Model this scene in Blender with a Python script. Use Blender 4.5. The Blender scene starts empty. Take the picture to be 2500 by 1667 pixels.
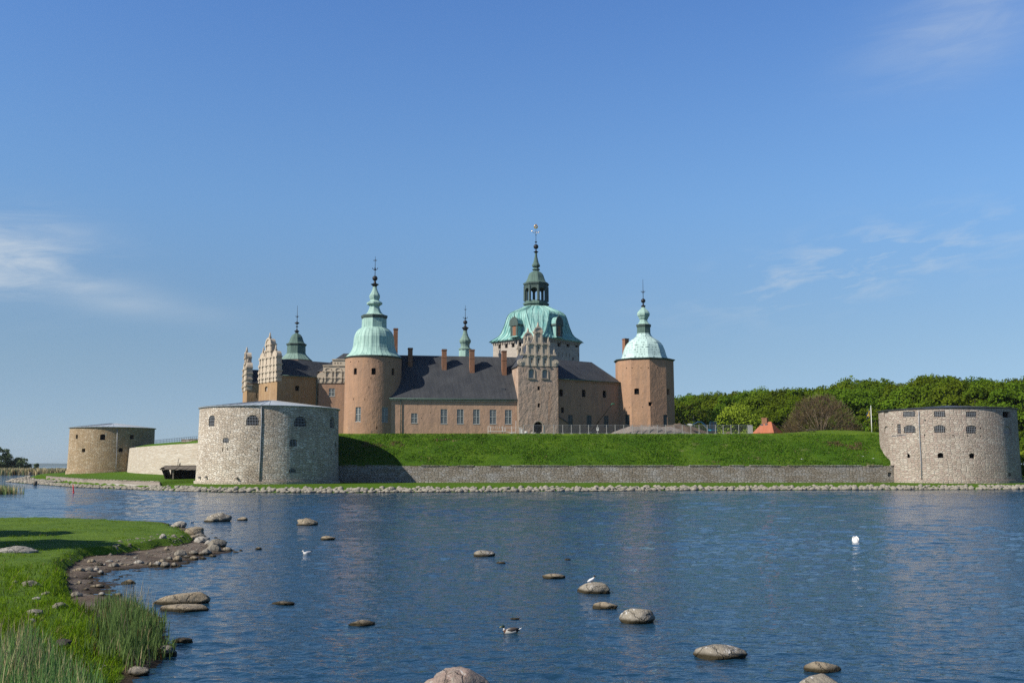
import bpy, bmesh, math, random
import numpy as np
from math import sin, cos, tan, pi, radians, atan2, sqrt, asin
from mathutils import Vector, Matrix, noise as mnoise

SC = bpy.context.scene
COL = SC.collection
random.seed(7)

# ------------------------------------------------------------------ camera
F = 2500 * 35 / 36
TH = math.atan(301.5 / F)
H = 4.8
cam_d = bpy.data.cameras.new("camera")
cam_d.lens = 35
cam_d.sensor_width = 36
cam_d.clip_start = 0.5
cam_d.clip_end = 12000
cam = bpy.data.objects.new("camera", cam_d)
COL.objects.link(cam)
cam.location = (0, 0, H)
cam.rotation_euler = (pi / 2 + TH, 0, 0)
SC.camera = cam

# ------------------------------------------------------------------ light
SUN_AZ = radians(-61)      # from the direction facing the camera, towards the left
SUN_EL = radians(38)
sdir = Vector((sin(SUN_AZ) * cos(SUN_EL), -cos(SUN_AZ) * cos(SUN_EL), sin(SUN_EL)))
sun_d = bpy.data.lights.new("sun", 'SUN')
sun_d.energy = 5.0
sun_d.angle = radians(0.5)
sun_d.color = (1.0, 0.93, 0.82)
sun = bpy.data.objects.new("sun", sun_d)
COL.objects.link(sun)
sun.location = (-60, -40, 80)
sun.rotation_euler = sdir.to_track_quat('Z', 'Y').to_euler()

SC.view_settings.view_transform = 'Standard'
SC.view_settings.look = 'None'
SC.view_settings.exposure = 0.5
SC.view_settings.gamma = 1
SC.cycles.use_denoising = False
SC.cycles.max_bounces = 6
SC.cycles.transparent_max_bounces = 6
SC.cycles.sample_clamp_indirect = 6


class NT:
    """small helper to write node trees"""
    def __init__(s, tree):
        s.t = tree
        tree.nodes.clear()

    def n(s, typ, ins=None, **attr):
        nd = s.t.nodes.new(typ)
        for k, v in attr.items():
            setattr(nd, k, v)
        for k, v in (ins or {}).items():
            s.put(nd.inputs[k], v)
        return nd

    def put(s, sock, v):
        if isinstance(v, bpy.types.NodeSocket):
            s.t.links.new(v, sock)
        else:
            if sock.type == 'RGBA' and len(v) == 3:
                v = (*v, 1)
            sock.default_value = v

    def m(s, op, a, b=0.0, c=0.0, clamp=False):
        nd = s.n('ShaderNodeMath', {0: a, 1: b, 2: c}, operation=op)
        nd.use_clamp = clamp
        return nd.outputs[0]

    def mix(s, f, a, b, mode='MIX'):
        nd = s.n('ShaderNodeMix', data_type='RGBA', blend_type=mode)
        s.put(nd.inputs[0], f)
        s.put(nd.inputs[6], a)
        s.put(nd.inputs[7], b)
        return nd.outputs[2]

    def noise(s, vec, scale, detail=4, rough=0.55, dist=0.0, col=False):
        nd = s.n('ShaderNodeTexNoise', {'Vector': vec, 'Scale': scale, 'Detail': detail,
                                        'Roughness': rough, 'Distortion': dist})
        return nd.outputs['Color' if col else 'Fac']

    def ramp(s, f, stops):
        nd = s.n('ShaderNodeMapRange', {'Value': f, 'From Min': stops[0], 'From Max': stops[1],
                                        'To Min': stops[2] if len(stops) > 2 else 0.0,
                                        'To Max': stops[3] if len(stops) > 3 else 1.0})
        nd.clamp = True
        return nd.outputs[0]

    def xyz(s, x, y, z):
        return s.n('ShaderNodeCombineXYZ', {0: x, 1: y, 2: z}).outputs[0]

    def sep(s, v):
        return s.n('ShaderNodeSeparateXYZ', {0: v}).outputs

    def scale(s, v, k):
        return s.n('ShaderNodeVectorMath', {0: v, 1: k}, operation='MULTIPLY').outputs[0]

    def add(s, v, w):
        return s.n('ShaderNodeVectorMath', {0: v, 1: w}, operation='ADD').outputs[0]

    def obj(s):
        return s.n('ShaderNodeTexCoord').outputs['Object']

    def pos(s):
        return s.n('ShaderNodeNewGeometry').outputs['Position']

    def bump(s, h, dist, strength=1.0):
        return s.n('ShaderNodeBump', {'Height': h, 'Distance': dist, 'Strength': strength}).outputs[0]

    def out(s, shader):
        o = s.n('ShaderNodeOutputMaterial')
        s.t.links.new(shader, o.inputs['Surface'])

    def bsdf(s, col, rough=0.8, normal=None, spec=0.3, metal=0.0, **kw):
        ins = {'Base Color': col, 'Roughness': rough, 'Specular IOR Level': spec, 'Metallic': metal}
        ins.update(kw)
        nd = s.n('ShaderNodeBsdfPrincipled', ins)
        if normal is not None:
            s.put(nd.inputs['Normal'], normal)
        return nd.outputs[0]


def newmat(name):
    mt = bpy.data.materials.new(name)
    mt.use_nodes = True
    return mt, NT(mt.node_tree)


# ------------------------------------------------------------------ sky
W = bpy.data.worlds.new("World")
SC.world = W
W.use_nodes = True
w = NT(W.node_tree)
sky = w.n('ShaderNodeTexSky', sky_type='NISHITA')
sky.sun_disc = False
sky.sun_elevation = SUN_EL
sky.sun_rotation = atan2(sdir.x, sdir.y)
sky.altitude = 0
sky.air_density = 1.0
sky.dust_density = 0.2
sky.ozone_density = 8.0
gen = w.n('ShaderNodeTexCoord').outputs['Generated']
gx, gy, gz = w.sep(gen)
az = w.m('MULTIPLY', w.m('ARCTAN2', gx, gy), 57.2958)
el = w.m('MULTIPLY', w.m('ARCSINE', gz), 57.2958)


def patch(a0, e0, sa, se, tilt=0.0):
    da = w.m('SUBTRACT', az, a0)
    de = w.m('SUBTRACT', w.m('SUBTRACT', el, e0), w.m('MULTIPLY', da, tilt))
    q = w.m('ADD', w.m('POWER', w.m('ABSOLUTE', w.m('DIVIDE', da, sa)), 2.0),
            w.m('POWER', w.m('ABSOLUTE', w.m('DIVIDE', de, se)), 2.0))
    return w.m('EXPONENT', w.m('MULTIPLY', q, -1.0))


cv = w.xyz(w.m('MULTIPLY', az, 0.16), w.m('SUBTRACT', w.m('MULTIPLY', el, 0.75), w.m('MULTIPLY', az, 0.06)), 3.3)
wisp = w.ramp(w.noise(cv, 1.0, 8, 0.62, 0.5), (0.40, 0.72))
cv2 = w.xyz(w.m('MULTIPLY', az, 0.30), w.m('SUBTRACT', w.m('MULTIPLY', el, 1.1), w.m('MULTIPLY', az, 0.12)), 8.3)
wisp2 = w.ramp(w.noise(cv2, 1.0, 7, 0.6, 0.3), (0.47, 0.75))
soft = w.ramp(w.noise(cv, 0.6, 4, 0.55), (0.25, 0.7))
left = w.m('ADD', w.m('MULTIPLY', patch(-27.6, 10.6, 4.2, 2.0), w.m('ADD', w.m('MULTIPLY', wisp, 0.95), 0.12)),
           w.m('MULTIPLY', patch(-22.5, 8.9, 4.6, 0.75, -0.11), w.m('ADD', w.m('MULTIPLY', soft, 0.55), 0.05)))
right = w.m('ADD', w.m('MULTIPLY', patch(19.5, 10.8, 7.5, 1.7, 0.17), w.m('MULTIPLY', wisp2, 0.75)),
            w.m('MULTIPLY', patch(26.0, 23.0, 5.0, 2.6, 0.25), w.m('MULTIPLY', w.m('ADD', wisp, soft), 0.24)))
cl = w.m('ADD', w.m('MULTIPLY', left, 1.0), w.m('MULTIPLY', right, 1.15), clamp=True)
# graded by elevation: less milky horizon, sky above the view dimmed to cut fill
rampn = w.n('ShaderNodeValToRGB', {'Fac': w.m('DIVIDE', el, 60.0, clamp=True)})
cr_ = rampn.color_ramp
cr_.interpolation = 'B_SPLINE'
stops = [(0.0, .42, .515, .70), (0.033, .425, .456, .564), (0.092, .55, .485, .445), (0.17, .665, .615, .56), (0.24, .778, .778, .722),
         (0.325, .77, .81, .805), (0.428, .70, .797, .888), (0.50, .66, .76, .88), (0.66, .36, .42, .48), (1.0, .22, .26, .30)]
while len(cr_.elements) < len(stops):
    cr_.elements.new(0.5)
for e_, (p_, r_, g_, b_) in zip(cr_.elements, stops):
    e_.position = p_
    e_.color = (r_, g_, b_, 1)
graded = w.n('ShaderNodeVectorMath', {0: sky.outputs[0], 1: rampn.outputs[0]}, operation='MULTIPLY').outputs[0]
graded = w.n('ShaderNodeVectorMath', {0: graded, 1: (2, 2, 2)}, operation='MULTIPLY').outputs[0]
skyc = w.mix(cl, graded, (5.7, 6.5, 7.3))
bg = w.n('ShaderNodeBackground', {'Color': skyc, 'Strength': 0.0707})
wo = w.n('ShaderNodeOutputWorld')
w.t.links.new(bg.outputs[0], wo.inputs['Surface'])

# ------------------------------------------------------------------ pixel rays of the photograph (2500 x 1667)


def ray(u, v):
    x = (u - 1250) / F
    y = (833.5 - v) / F
    return Vector((x, cos(TH) - y * sin(TH), sin(TH) + y * cos(TH)))


def at_y(u, v, Y):
    d = ray(u, v)
    return Vector((0, 0, H)) + d * (Y / d.y)


def zat(v, Y):
    d = ray(1250, v)
    return H + Y * d.z / d.y


def on_z(u, v, z=0.0):
    d = ray(u, v)
    return Vector((0, 0, H)) + d * ((z - H) / d.z)


def mpp(v, Y):            # metres per photo pixel at depth Y
    return Y / (F * ray(1250, v).y)


class Frame:
    """a facade frame: local x to the right, y into the wall, z up (world height)"""
    def __init__(s, X, Y, phi):
        s.o = Vector((X, Y, 0))
        s.phi = radians(phi)
        s.ex = Vector((cos(s.phi), sin(s.phi), 0))
        s.ey = Vector((-sin(s.phi), cos(s.phi), 0))

    def world(s, x, y, z):
        return s.o + s.ex * x + s.ey * y + Vector((0, 0, z))

    def hit(s, u, v, yoff=0.0):
        d = ray(u, v)
        p0 = s.o + s.ey * yoff
        t = (p0 - Vector((0, 0, H))).dot(s.ey) / d.dot(s.ey)
        p = Vector((0, 0, H)) + d * t
        return (p - s.o).dot(s.ex), p.z


def frame_px(u, Y, phi):
    return Frame((u - 1250) / F * Y / ray(u, 1060).y, Y, phi)


def cyl_hit(cx, cy, R, u, v):
    d = ray(u, v)
    a = d.x * d.x + d.y * d.y
    b = -2 * (d.x * cx + d.y * cy)
    c = cx * cx + cy * cy - R * R
    q = b * b - 4 * a * c
    t = (-b - sqrt(max(q, 0))) / (2 * a)
    p = Vector((0, 0, H)) + d * t
    return atan2(p.x - cx, -(p.y - cy)), p


# ------------------------------------------------------------------ objects
WP = {}                   # object -> (world location, world rotation about z)


def tag(o, label=None, cat=None, group=None, kind=None):
    if label:
        o['label'] = label
    if cat:
        o['category'] = cat
    if group:
        o['group'] = group
    if kind:
        o['kind'] = kind
    return o


def place(o, loc, rot=0.0, parent=None):
    loc = Vector(loc)
    WP[o] = (loc, rot)
    if parent is not None:
        pl, pr = WP[parent]
        o.parent = parent
        d = loc - pl
        o.location = Matrix.Rotation(-pr, 3, 'Z') @ d
        o.rotation_euler = (0, 0, rot - pr)
    else:
        o.location = loc
        o.rotation_euler = (0, 0, rot)
    return o


def empty(name, loc=(0, 0, 0), rot=0.0):
    o = bpy.data.objects.new(name, None)
    o.empty_display_size = 0.5
    COL.objects.link(o)
    return place(o, loc, rot)


class MB:
    """mesh builder; one MB becomes one mesh object"""
    def __init__(s):
        s.v = []
        s.f = []
        s.mi = []
        s.sm = []

    def add(s, vs, fs, mi=0, smooth=False):
        b = len(s.v)
        s.v += [tuple(q) for q in vs]
        for f in fs:
            s.f.append(tuple(b + i for i in f))
            s.mi.append(mi)
            s.sm.append(smooth)

    def box(s, x0, x1, y0, y1, z0, z1, mi=0, taper=0.0):
        t = taper
        s.add([(x0, y0, z0), (x1, y0, z0), (x1, y1, z0), (x0, y1, z0),
               (x0 + t, y0 + t, z1), (x1 - t, y0 + t, z1), (x1 - t, y1 - t, z1), (x0 + t, y1 - t, z1)],
              [(3, 2, 1, 0), (4, 5, 6, 7), (0, 1, 5, 4), (1, 2, 6, 5), (2, 3, 7, 6), (3, 0, 4, 7)], mi)

    def lathe(s, prof, n=24, c=(0, 0), ph=0.0, mi=0, smooth=False, caps=True):
        """prof: list of (r, z) from bottom to top"""
        vs = []
        for r, z in prof:
            for i in range(n):
                a = ph + 2 * pi * i / n
                vs.append((c[0] + r * sin(a), c[1] - r * cos(a), z))
        fs = []
        for k in range(len(prof) - 1):
            for i in range(n):
                j = (i + 1) % n
                fs.append((k * n + i, k * n + j, (k + 1) * n + j, (k + 1) * n + i))
        s.add(vs, fs, mi, smooth)
        b = len(s.v) - len(vs)
        if caps:
            s.f.append(tuple(b + i for i in reversed(range(n))))
            s.mi.append(mi)
            s.sm.append(False)
            s.f.append(tuple(b + (len(prof) - 1) * n + i for i in range(n)))
            s.mi.append(mi)
            s.sm.append(False)

    def prism_xz(s, poly, y0, y1, mi=0):
        """poly counter-clockwise seen from -y (x right, z up)"""
        n = len(poly)
        vs = [(x, y0, z) for x, z in poly] + [(x, y1, z) for x, z in poly]
        fs = [tuple(range(n)), tuple(n + i for i in reversed(range(n)))]
        fs += [((i + 1) % n, i, n + i, n + (i + 1) % n) for i in range(n)]
        s.add(vs, fs, mi)

    def prism_yz(s, poly, x0, x1, mi=0):
        """poly counter-clockwise seen from +x (y right, z up)"""
        n = len(poly)
        vs = [(x1, y, z) for y, z in poly] + [(x0, y, z) for y, z in poly]
        fs = [tuple(range(n)), tuple(n + i for i in reversed(range(n)))]
        fs += [((i + 1) % n, i, n + i, n + (i + 1) % n) for i in range(n)]
        s.add(vs, fs, mi)

    def prism_xy(s, poly, z0, z1, mi=0):
        n = len(poly)
        vs = [(x, y, z1) for x, y in poly] + [(x, y, z0) for x, y in poly]
        fs = [tuple(range(n)), tuple(n + i for i in reversed(range(n)))]
        fs += [((i + 1) % n, i, n + i, n + (i + 1) % n) for i in range(n)]
        s.add(vs, fs, mi)

    def path(s, pts, rad, n=8, mi=0, smooth=True, flat=None):
        """tube along points; rad: list of radii or (r_side, r_up); mi int or list per ring segment"""
        pts = [Vector(p) for p in pts]
        vs = []
        for k, p in enumerate(pts):
            if k == 0:
                d = pts[1] - pts[0]
            elif k == len(pts) - 1:
                d = pts[-1] - pts[-2]
            else:
                d = pts[k + 1] - pts[k - 1]
            d.normalize()
            up = Vector((0, 0, 1)) if abs(d.z) < 0.93 else Vector((0, 1, 0))
            side = d.cross(up).normalized()
            upv = side.cross(d).normalized()
            r = rad[k]
            rs, ru = (r, r) if not isinstance(r, tuple) else r
            for i in range(n):
                a = 2 * pi * i / n
                vs.append(p + side * (cos(a) * rs) + upv * (sin(a) * ru))
        b = len(s.v)
        s.v += [tuple(q) for q in vs]
        for k in range(len(pts) - 1):
            for i in range(n):
                j = (i + 1) % n
                s.f.append((b + k * n + i, b + (k + 1) * n + i, b + (k + 1) * n + j, b + k * n + j))
                s.mi.append(mi[k] if isinstance(mi, list) else mi)
                s.sm.append(smooth)
        s.f.append(tuple(b + i for i in range(n)))
        s.mi.append(mi[0] if isinstance(mi, list) else mi)
        s.sm.append(False)
        s.f.append(tuple(b + (len(pts) - 1) * n + i for i in reversed(range(n))))
        s.mi.append(mi[-1] if isinstance(mi, list) else mi)
        s.sm.append(False)

    def bar(s, p, q, r, n=6, mi=0):
        s.path([p, q], [r, r], n, mi, False)

    def mesh(s, name):
        me = bpy.data.meshes.new(name)
        me.from_pydata(s.v, [], s.f)
        me.polygons.foreach_set('material_index', s.mi)
        me.polygons.foreach_set('use_smooth', s.sm)
        me.update()
        return me

    def build(s, name, mats, loc=(0, 0, 0), rot=0.0, parent=None):
        me = s.mesh(name)
        for m_ in (mats if isinstance(mats, (list, tuple)) else [mats]):
            me.materials.append(m_)
        o = bpy.data.objects.new(name, me)
        COL.objects.link(o)
        return place(o, loc, rot, parent)


def cut(o, mb):
    """take the shapes of mb out of o"""
    if not mb.f:
        return
    me = mb.mesh("cutter")
    bm = bmesh.new()
    bm.from_mesh(me)
    bmesh.ops.recalc_face_normals(bm, faces=bm.faces)
    bm.to_mesh(me)
    bm.free()
    c = bpy.data.objects.new("cutter", me)
    COL.objects.link(c)
    bm = bmesh.new()
    bm.from_mesh(o.data)
    bmesh.ops.recalc_face_normals(bm, faces=bm.faces)
    bm.to_mesh(o.data)
    bm.free()
    par, ml, mr = o.parent, o.location.copy(), o.rotation_euler.copy()
    o.parent = None
    o.location = (0, 0, 0)
    o.rotation_euler = (0, 0, 0)
    md = o.modifiers.new("cut", 'BOOLEAN')
    md.operation = 'DIFFERENCE'
    md.solver = 'EXACT'
    md.object = c
    bpy.context.view_layer.update()
    dg = bpy.context.evaluated_depsgraph_get()
    new = bpy.data.meshes.new_from_object(o.evaluated_get(dg))
    o.modifiers.clear()
    old = o.data
    new.name = old.name
    o.data = new
    bpy.data.meshes.remove(old)
    o.parent = par
    o.location = ml
    o.rotation_euler = mr
    bpy.data.objects.remove(c)
    bpy.data.meshes.remove(me)


def arch_poly(w_, h, arched, n=8):
    if not arched:
        return [(-w_ / 2, 0), (w_ / 2, 0), (w_ / 2, h), (-w_ / 2, h)]
    r = w_ / 2
    ry = min(r * arched, h * 0.6)
    pts = [(-r, 0), (r, 0)]
    for i in range(n + 1):
        a = pi * i / n
        pts.append((r * cos(a), h - ry + ry * sin(a)))
    return pts

# ------------------------------------------------------------------ materials
KA = 0.71


def ks(c, k=None):
    k = KA if k is None else k
    return tuple(q * k for q in c)



def stone_mat(name, cols, joint, bw=0.8, bh=0.36, R=None, rnd=0.75, stain=(0.2, 0.16, 0.12), st=0.4, bd=0.10, warm=None):
    cols, joint, stain = [ks(c_) for c_ in cols], ks(joint), ks(stain)
    if warm:
        warm = (ks(warm[0]), warm[1])
    mt, t = newmat(name)
    ob = t.obj()
    x, y, z = t.sep(ob)
    if R:
        u = t.m('MULTIPLY', t.m('ARCTAN2', x, t.m('MULTIPLY', y, -1.0)), R)
    else:
        u = t.m('ADD', x, t.m('MULTIPLY', y, 0.83))
    wob = t.noise(ob, 0.7, 3, 0.5)
    v = t.m('ADD', z, t.m('MULTIPLY', wob, 0.35))
    vec = t.xyz(t.m('DIVIDE', u, bw), t.m('DIVIDE', v, bh), 0.0)
    vo = t.n('ShaderNodeTexVoronoi', {'Vector': vec, 'Scale': 1.0, 'Randomness': rnd}, voronoi_dimensions='2D')
    ve = t.n('ShaderNodeTexVoronoi', {'Vector': vec, 'Scale': 1.0, 'Randomness': rnd}, voronoi_dimensions='2D',
             feature='DISTANCE_TO_EDGE')
    cr, cg, cb = t.sep(vo.outputs['Color'])
    c = t.mix(cr, cols[0], cols[1])
    c = t.mix(t.ramp(cg, (0.62, 0.8)), c, cols[2])
    edge = t.ramp(ve.outputs[0], (0.02, 0.14))
    c = t.mix(edge, joint, c)
    big = t.ramp(t.noise(ob, 0.22, 5, 0.6), (0.42, 0.68))
    c = t.mix(t.m('MULTIPLY', big, st), c, stain)
    if warm:
        c = t.mix(t.ramp(t.noise(t.scale(ob, (0.5, 0.5, 1.4)), 0.45, 4, 0.6), (0.5, 0.75, 0, warm[1])), c, warm[0])
    fine = t.noise(ob, 3.0, 5, 0.7)
    c = t.mix(t.ramp(fine, (0.42, 0.75, 0.0, 0.40)), c, t.mix(0.5, c, (0.02, 0.018, 0.015)))
    h = t.m('ADD', t.m('MULTIPLY', edge, t.m('ADD', 0.5, t.m('MULTIPLY', cb, 0.7))), t.m('MULTIPLY', fine, 0.6))
    t.out(t.bsdf(c, 0.92, t.bump(h, bd), 0.15))
    return mt


def plaster_mat(name, c1, c2, c3, lump=0.10, streak=0.5, stain=(0.30, 0.15, 0.06), stain_k=0.0):
    c1, c2, c3, stain = ks(c1), ks(c2), ks(c3), ks(stain)
    mt, t = newmat(name)
    ob = t.obj()
    n1 = t.noise(ob, 0.16, 6, 0.62)
    n2 = t.noise(t.scale(ob, (1.1, 1.1, 0.10)), 1.0, 4, 0.6)
    n3 = t.noise(ob, 1.6, 6, 0.7)
    c = t.mix(t.ramp(n1, (0.35, 0.65)), c1, c2)
    c = t.mix(t.ramp(n2, (0.45, 0.66, 0, streak)), c, c3)
    c = t.mix(t.ramp(n3, (0.42, 0.75, 0, 0.5)), c, t.mix(0.6, c, c3))
    n5 = t.noise(ob, 0.55, 6, 0.68)
    c = t.mix(t.ramp(n5, (0.60, 0.72, 0, 0.40)), c, t.mix(0.5, c, ks((0.72, 0.60, 0.50))))
    n6 = t.noise(t.scale(ob, (.35, .35, .25)), 1.0, 5, 0.65)
    c = t.mix(t.ramp(n6, (0.52, 0.68, 0, 0.50)), c, t.mix(0.55, c, ks((0.16, 0.12, 0.10))))
    if stain_k:
        n4 = t.noise(t.scale(ob, (0.8, 0.8, 0.06)), 1.0, 3, 0.5)
        c = t.mix(t.ramp(n4, (0.56, 0.66, 0, stain_k)), c, stain)
    hh = t.m('ADD', t.noise(t.scale(ob, (1, 1, .7)), 0.75, 6, 0.62), t.m('MULTIPLY', t.noise(ob, 4.5, 3, 0.6), 0.25))
    t.out(t.bsdf(c, 0.95, t.bump(hh, lump * 3), 0.1))
    return mt


def copper_mat(name, light, mid, dark, k_mid=0.5, k_dark=0.3, seams=0, tiles=False):
    mt, t = newmat(name)
    ob = t.obj()
    x, y, z = t.sep(ob)
    ang = t.m('ARCTAN2', x, t.m('MULTIPLY', y, -1.0))
    sv = t.xyz(t.m('MULTIPLY', ang, 9.0), t.m('MULTIPLY', z, 0.28), 0.0)
    s1 = t.noise(sv, 1.0, 5, 0.65)
    s2 = t.noise(t.scale(ob, (1, 1, 0.35)), 1.3, 6, 0.7)
    c = t.mix(t.ramp(s1, (0.42, 0.66, 0, k_mid)), light, mid)
    c = t.mix(t.ramp(s2, (0.54, 0.72, 0, k_dark)), c, dark)
    h = t.m('MULTIPLY', s2, 0.3)
    if seams:
        sw = t.m('SINE', t.m('MULTIPLY', ang, float(seams)))
        ridge = t.ramp(sw, (0.80, 1.0))
        c = t.mix(t.m('MULTIPLY', ridge, 0.35), c, mid)
        h = t.m('ADD', h, ridge)
    if tiles:
        vec = t.xyz(t.m('MULTIPLY', ang, 6.5), t.m('MULTIPLY', z, 1.6), 0.0)
        tn = t.noise(t.xyz(t.m('MULTIPLY', ang, 9.0), t.m('MULTIPLY', t.m('FLOOR', t.m('MULTIPLY', z, 1.5)), 1.7), 0.0), 1.3, 3, 0.6)
        row = t.m('FRACT', t.m('MULTIPLY', z, 1.5))
        low = t.ramp(row, (0.62, 0.35))
        c = t.mix(t.m('MULTIPLY', t.m('MULTIPLY', t.ramp(tn, (0.49, 0.60)), low), 0.85), c, dark)
    t.out(t.bsdf(c, 0.7, t.bump(h, 0.06), 0.25))
    return mt


def slate_mat(name, c1, c2, seam=0.0, axis='x'):
    c1, c2 = ks(c1), ks(c2)
    mt, t = newmat(name)
    ob = t.obj()
    x, y, z = t.sep(ob)
    along = t.m('ADD', x, t.m('MULTIPLY', y, 0.15)) if axis == 'x' else t.m('ADD', y, t.m('MULTIPLY', x, 0.15))
    st = t.noise(t.xyz(t.m('MULTIPLY', along, 1.6), t.m('MULTIPLY', z, 0.12), 0.0), 1.0, 5, 0.65)
    bl = t.noise(ob, 0.25, 5, 0.6)
    rows = t.noise(t.xyz(t.m('MULTIPLY', along, 0.5), t.m('FLOOR', t.m('MULTIPLY', z, 2.6)), 0.0), 3.0, 2, 0.5)
    c = t.mix(t.ramp(st, (0.35, 0.7)), c1, c2)
    c = t.mix(t.ramp(bl, (0.4, 0.7, 0, 0.5)), c, t.mix(0.5, c, (0.11, 0.11, 0.11)))
    c = t.mix(t.ramp(rows, (0.4, 0.7, 0, 0.3)), c, c1)
    h = t.m('ADD', rows, t.m('FRACT', t.m('MULTIPLY', z, 2.6)))
    t.out(t.bsdf(c, 0.62, t.bump(h, 0.03), 0.35))
    return mt


def plain_mat(name, col, rough=0.7, metal=0.0, var=0.3, scale=2.0, spec=0.3, bd=0.0):
    mt, t = newmat(name)
    ob = t.obj()
    n1 = t.noise(ob, scale, 5, 0.6)
    c = t.mix(t.ramp(n1, (0.35, 0.7, 0, var)), col, tuple(q * 0.45 for q in col))
    t.out(t.bsdf(c, rough, t.bump(n1, bd) if bd else None, spec, metal))
    return mt


def rock_mat(name, c1, c2, c3, wet=True, guano=0.0):
    c1, c2, c3 = ks(c1, .70), ks(c2, .70), ks(c3, .70)
    mt, t = newmat(name)
    ob = t.obj()
    n1 = t.noise(ob, 1.6, 6, 0.65)
    n2 = t.noise(ob, 9.0, 5, 0.7)
    n3 = t.noise(t.scale(ob, (1, 1, 0.5)), 0.8, 3, 0.6)
    c = t.mix(t.ramp(n1, (0.35, 0.65)), c1, c2)
    c = t.mix(t.ramp(n3, (0.5, 0.7, 0, 0.5)), c, c3)
    c = t.mix(t.ramp(n2, (0.40, 0.70, 0, 0.55)), c, t.mix(0.6, c, (0.03, 0.027, 0.022)))
    vc = t.n('ShaderNodeTexVoronoi', {'Vector': t.add(ob, t.scale(t.noise(ob, 2.2, 4, 0.6, 0, True), (.55, .55, .55))), 'Scale': 0.85}, feature='DISTANCE_TO_EDGE').outputs[0]
    crack = t.ramp(vc, (0.022, 0.0))
    c = t.mix(t.m('MULTIPLY', crack, .28), c, (0.022, 0.019, 0.015))
    li = t.ramp(t.noise(ob, 5.5, 3, 0.55), (0.60, 0.68))
    c = t.mix(t.m('MULTIPLY', li, .45), c, (0.26, 0.255, 0.21))
    rough = 0.88
    ps = t.sep(t.pos())
    if guano:
        nrm = t.sep(t.n('ShaderNodeNewGeometry').outputs['Normal'])
        g = t.noise(t.scale(ob, (5.0, 2.0, 3.0)), 1.6, 4, 0.65)
        gm = t.m('MULTIPLY', t.ramp(g, (0.58, 0.66)), t.ramp(nrm[2], (0.25, 0.8)))
        c = t.mix(t.m('MULTIPLY', gm, guano), c, (0.50, 0.49, 0.47))
    if wet:
        zz = t.m('ADD', ps[2], t.m('MULTIPLY', t.m('SUBTRACT', n1, 0.5), 0.10))
        wt = t.ramp(zz, (0.15, 0.075))
        c = t.mix(wt, c, (0.028, 0.022, 0.010))
    h = t.m('SUBTRACT', t.m('ADD', t.m('MULTIPLY', n1, 1.0), t.m('MULTIPLY', n2, 0.30)), t.m('MULTIPLY', crack, .25))
    t.out(t.bsdf(c, rough, t.bump(h, 0.14), 0.25))
    return mt


def grass_mat(name, c1, c2, c3, s1=0.12, s2=1.3, bd=0.25, patch=None):
    c1, c2, c3 = ks(c1), ks(c2), ks(c3)
    if patch:
        patch = (ks(patch[0]), patch[1], patch[2])
    mt, t = newmat(name)
    ps = t.pos()
    n1 = t.noise(ps, s1, 5, 0.6)
    n2 = t.noise(ps, s2, 6, 0.72)
    c = t.mix(t.ramp(n1, (0.36, 0.64)), c1, c2)
    c = t.mix(t.ramp(n2, (0.42, 0.68, 0, 0.85)), c, c3)
    if patch:
        n3 = t.noise(ps, patch[1], 5, 0.6)
        c = t.mix(t.ramp(n3, (patch[2], patch[2] + 0.07, 0, 0.7)), c, patch[0])
    h = t.m('ADD', n2, t.m('MULTIPLY', t.noise(ps, s2 * 4, 4, 0.7), 0.4))
    t.out(t.bsdf(c, 0.95, t.bump(h, bd), 0.05))
    return mt


def leaf_mat(name, c1, c2, trans=0.35, s=0.35):
    mt, t = newmat(name)
    oi = t.n('ShaderNodeObjectInfo')
    n1 = t.noise(t.pos(), s, 4, 0.6)
    n2 = t.noise(t.pos(), s * 7, 2, 0.6)
    c = t.mix(t.ramp(n1, (0.35, 0.65)), c1, c2)
    c = t.mix(t.ramp(n2, (0.35, 0.7, 0, 0.5)), c, tuple(q * 0.5 for q in c1))
    hs = t.n('ShaderNodeHueSaturation', {'Color': c, 'Hue': t.m('ADD', 0.485, t.m('MULTIPLY', oi.outputs['Random'], 0.03)),
                                         'Value': t.m('ADD', 0.80, t.m('MULTIPLY', oi.outputs['Random'], 0.4))})
    c = hs.outputs[0]
    d = t.n('ShaderNodeBsdfDiffuse', {'Color': c})
    tr = t.n('ShaderNodeBsdfTranslucent', {'Color': c})
    mx = t.n('ShaderNodeMixShader', {0: trans, 1: d.outputs[0], 2: tr.outputs[0]})
    t.out(mx.outputs[0])
    return mt


def glass_mat(name, col, rough=0.08):
    mt, t = newmat(name)
    n1 = t.noise(t.obj(), 1.3, 2, 0.5)
    t.out(t.bsdf(t.mix(n1, col, tuple(q * 0.5 for q in col)), rough, t.bump(n1, 0.03), 0.6))
    return mt


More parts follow.
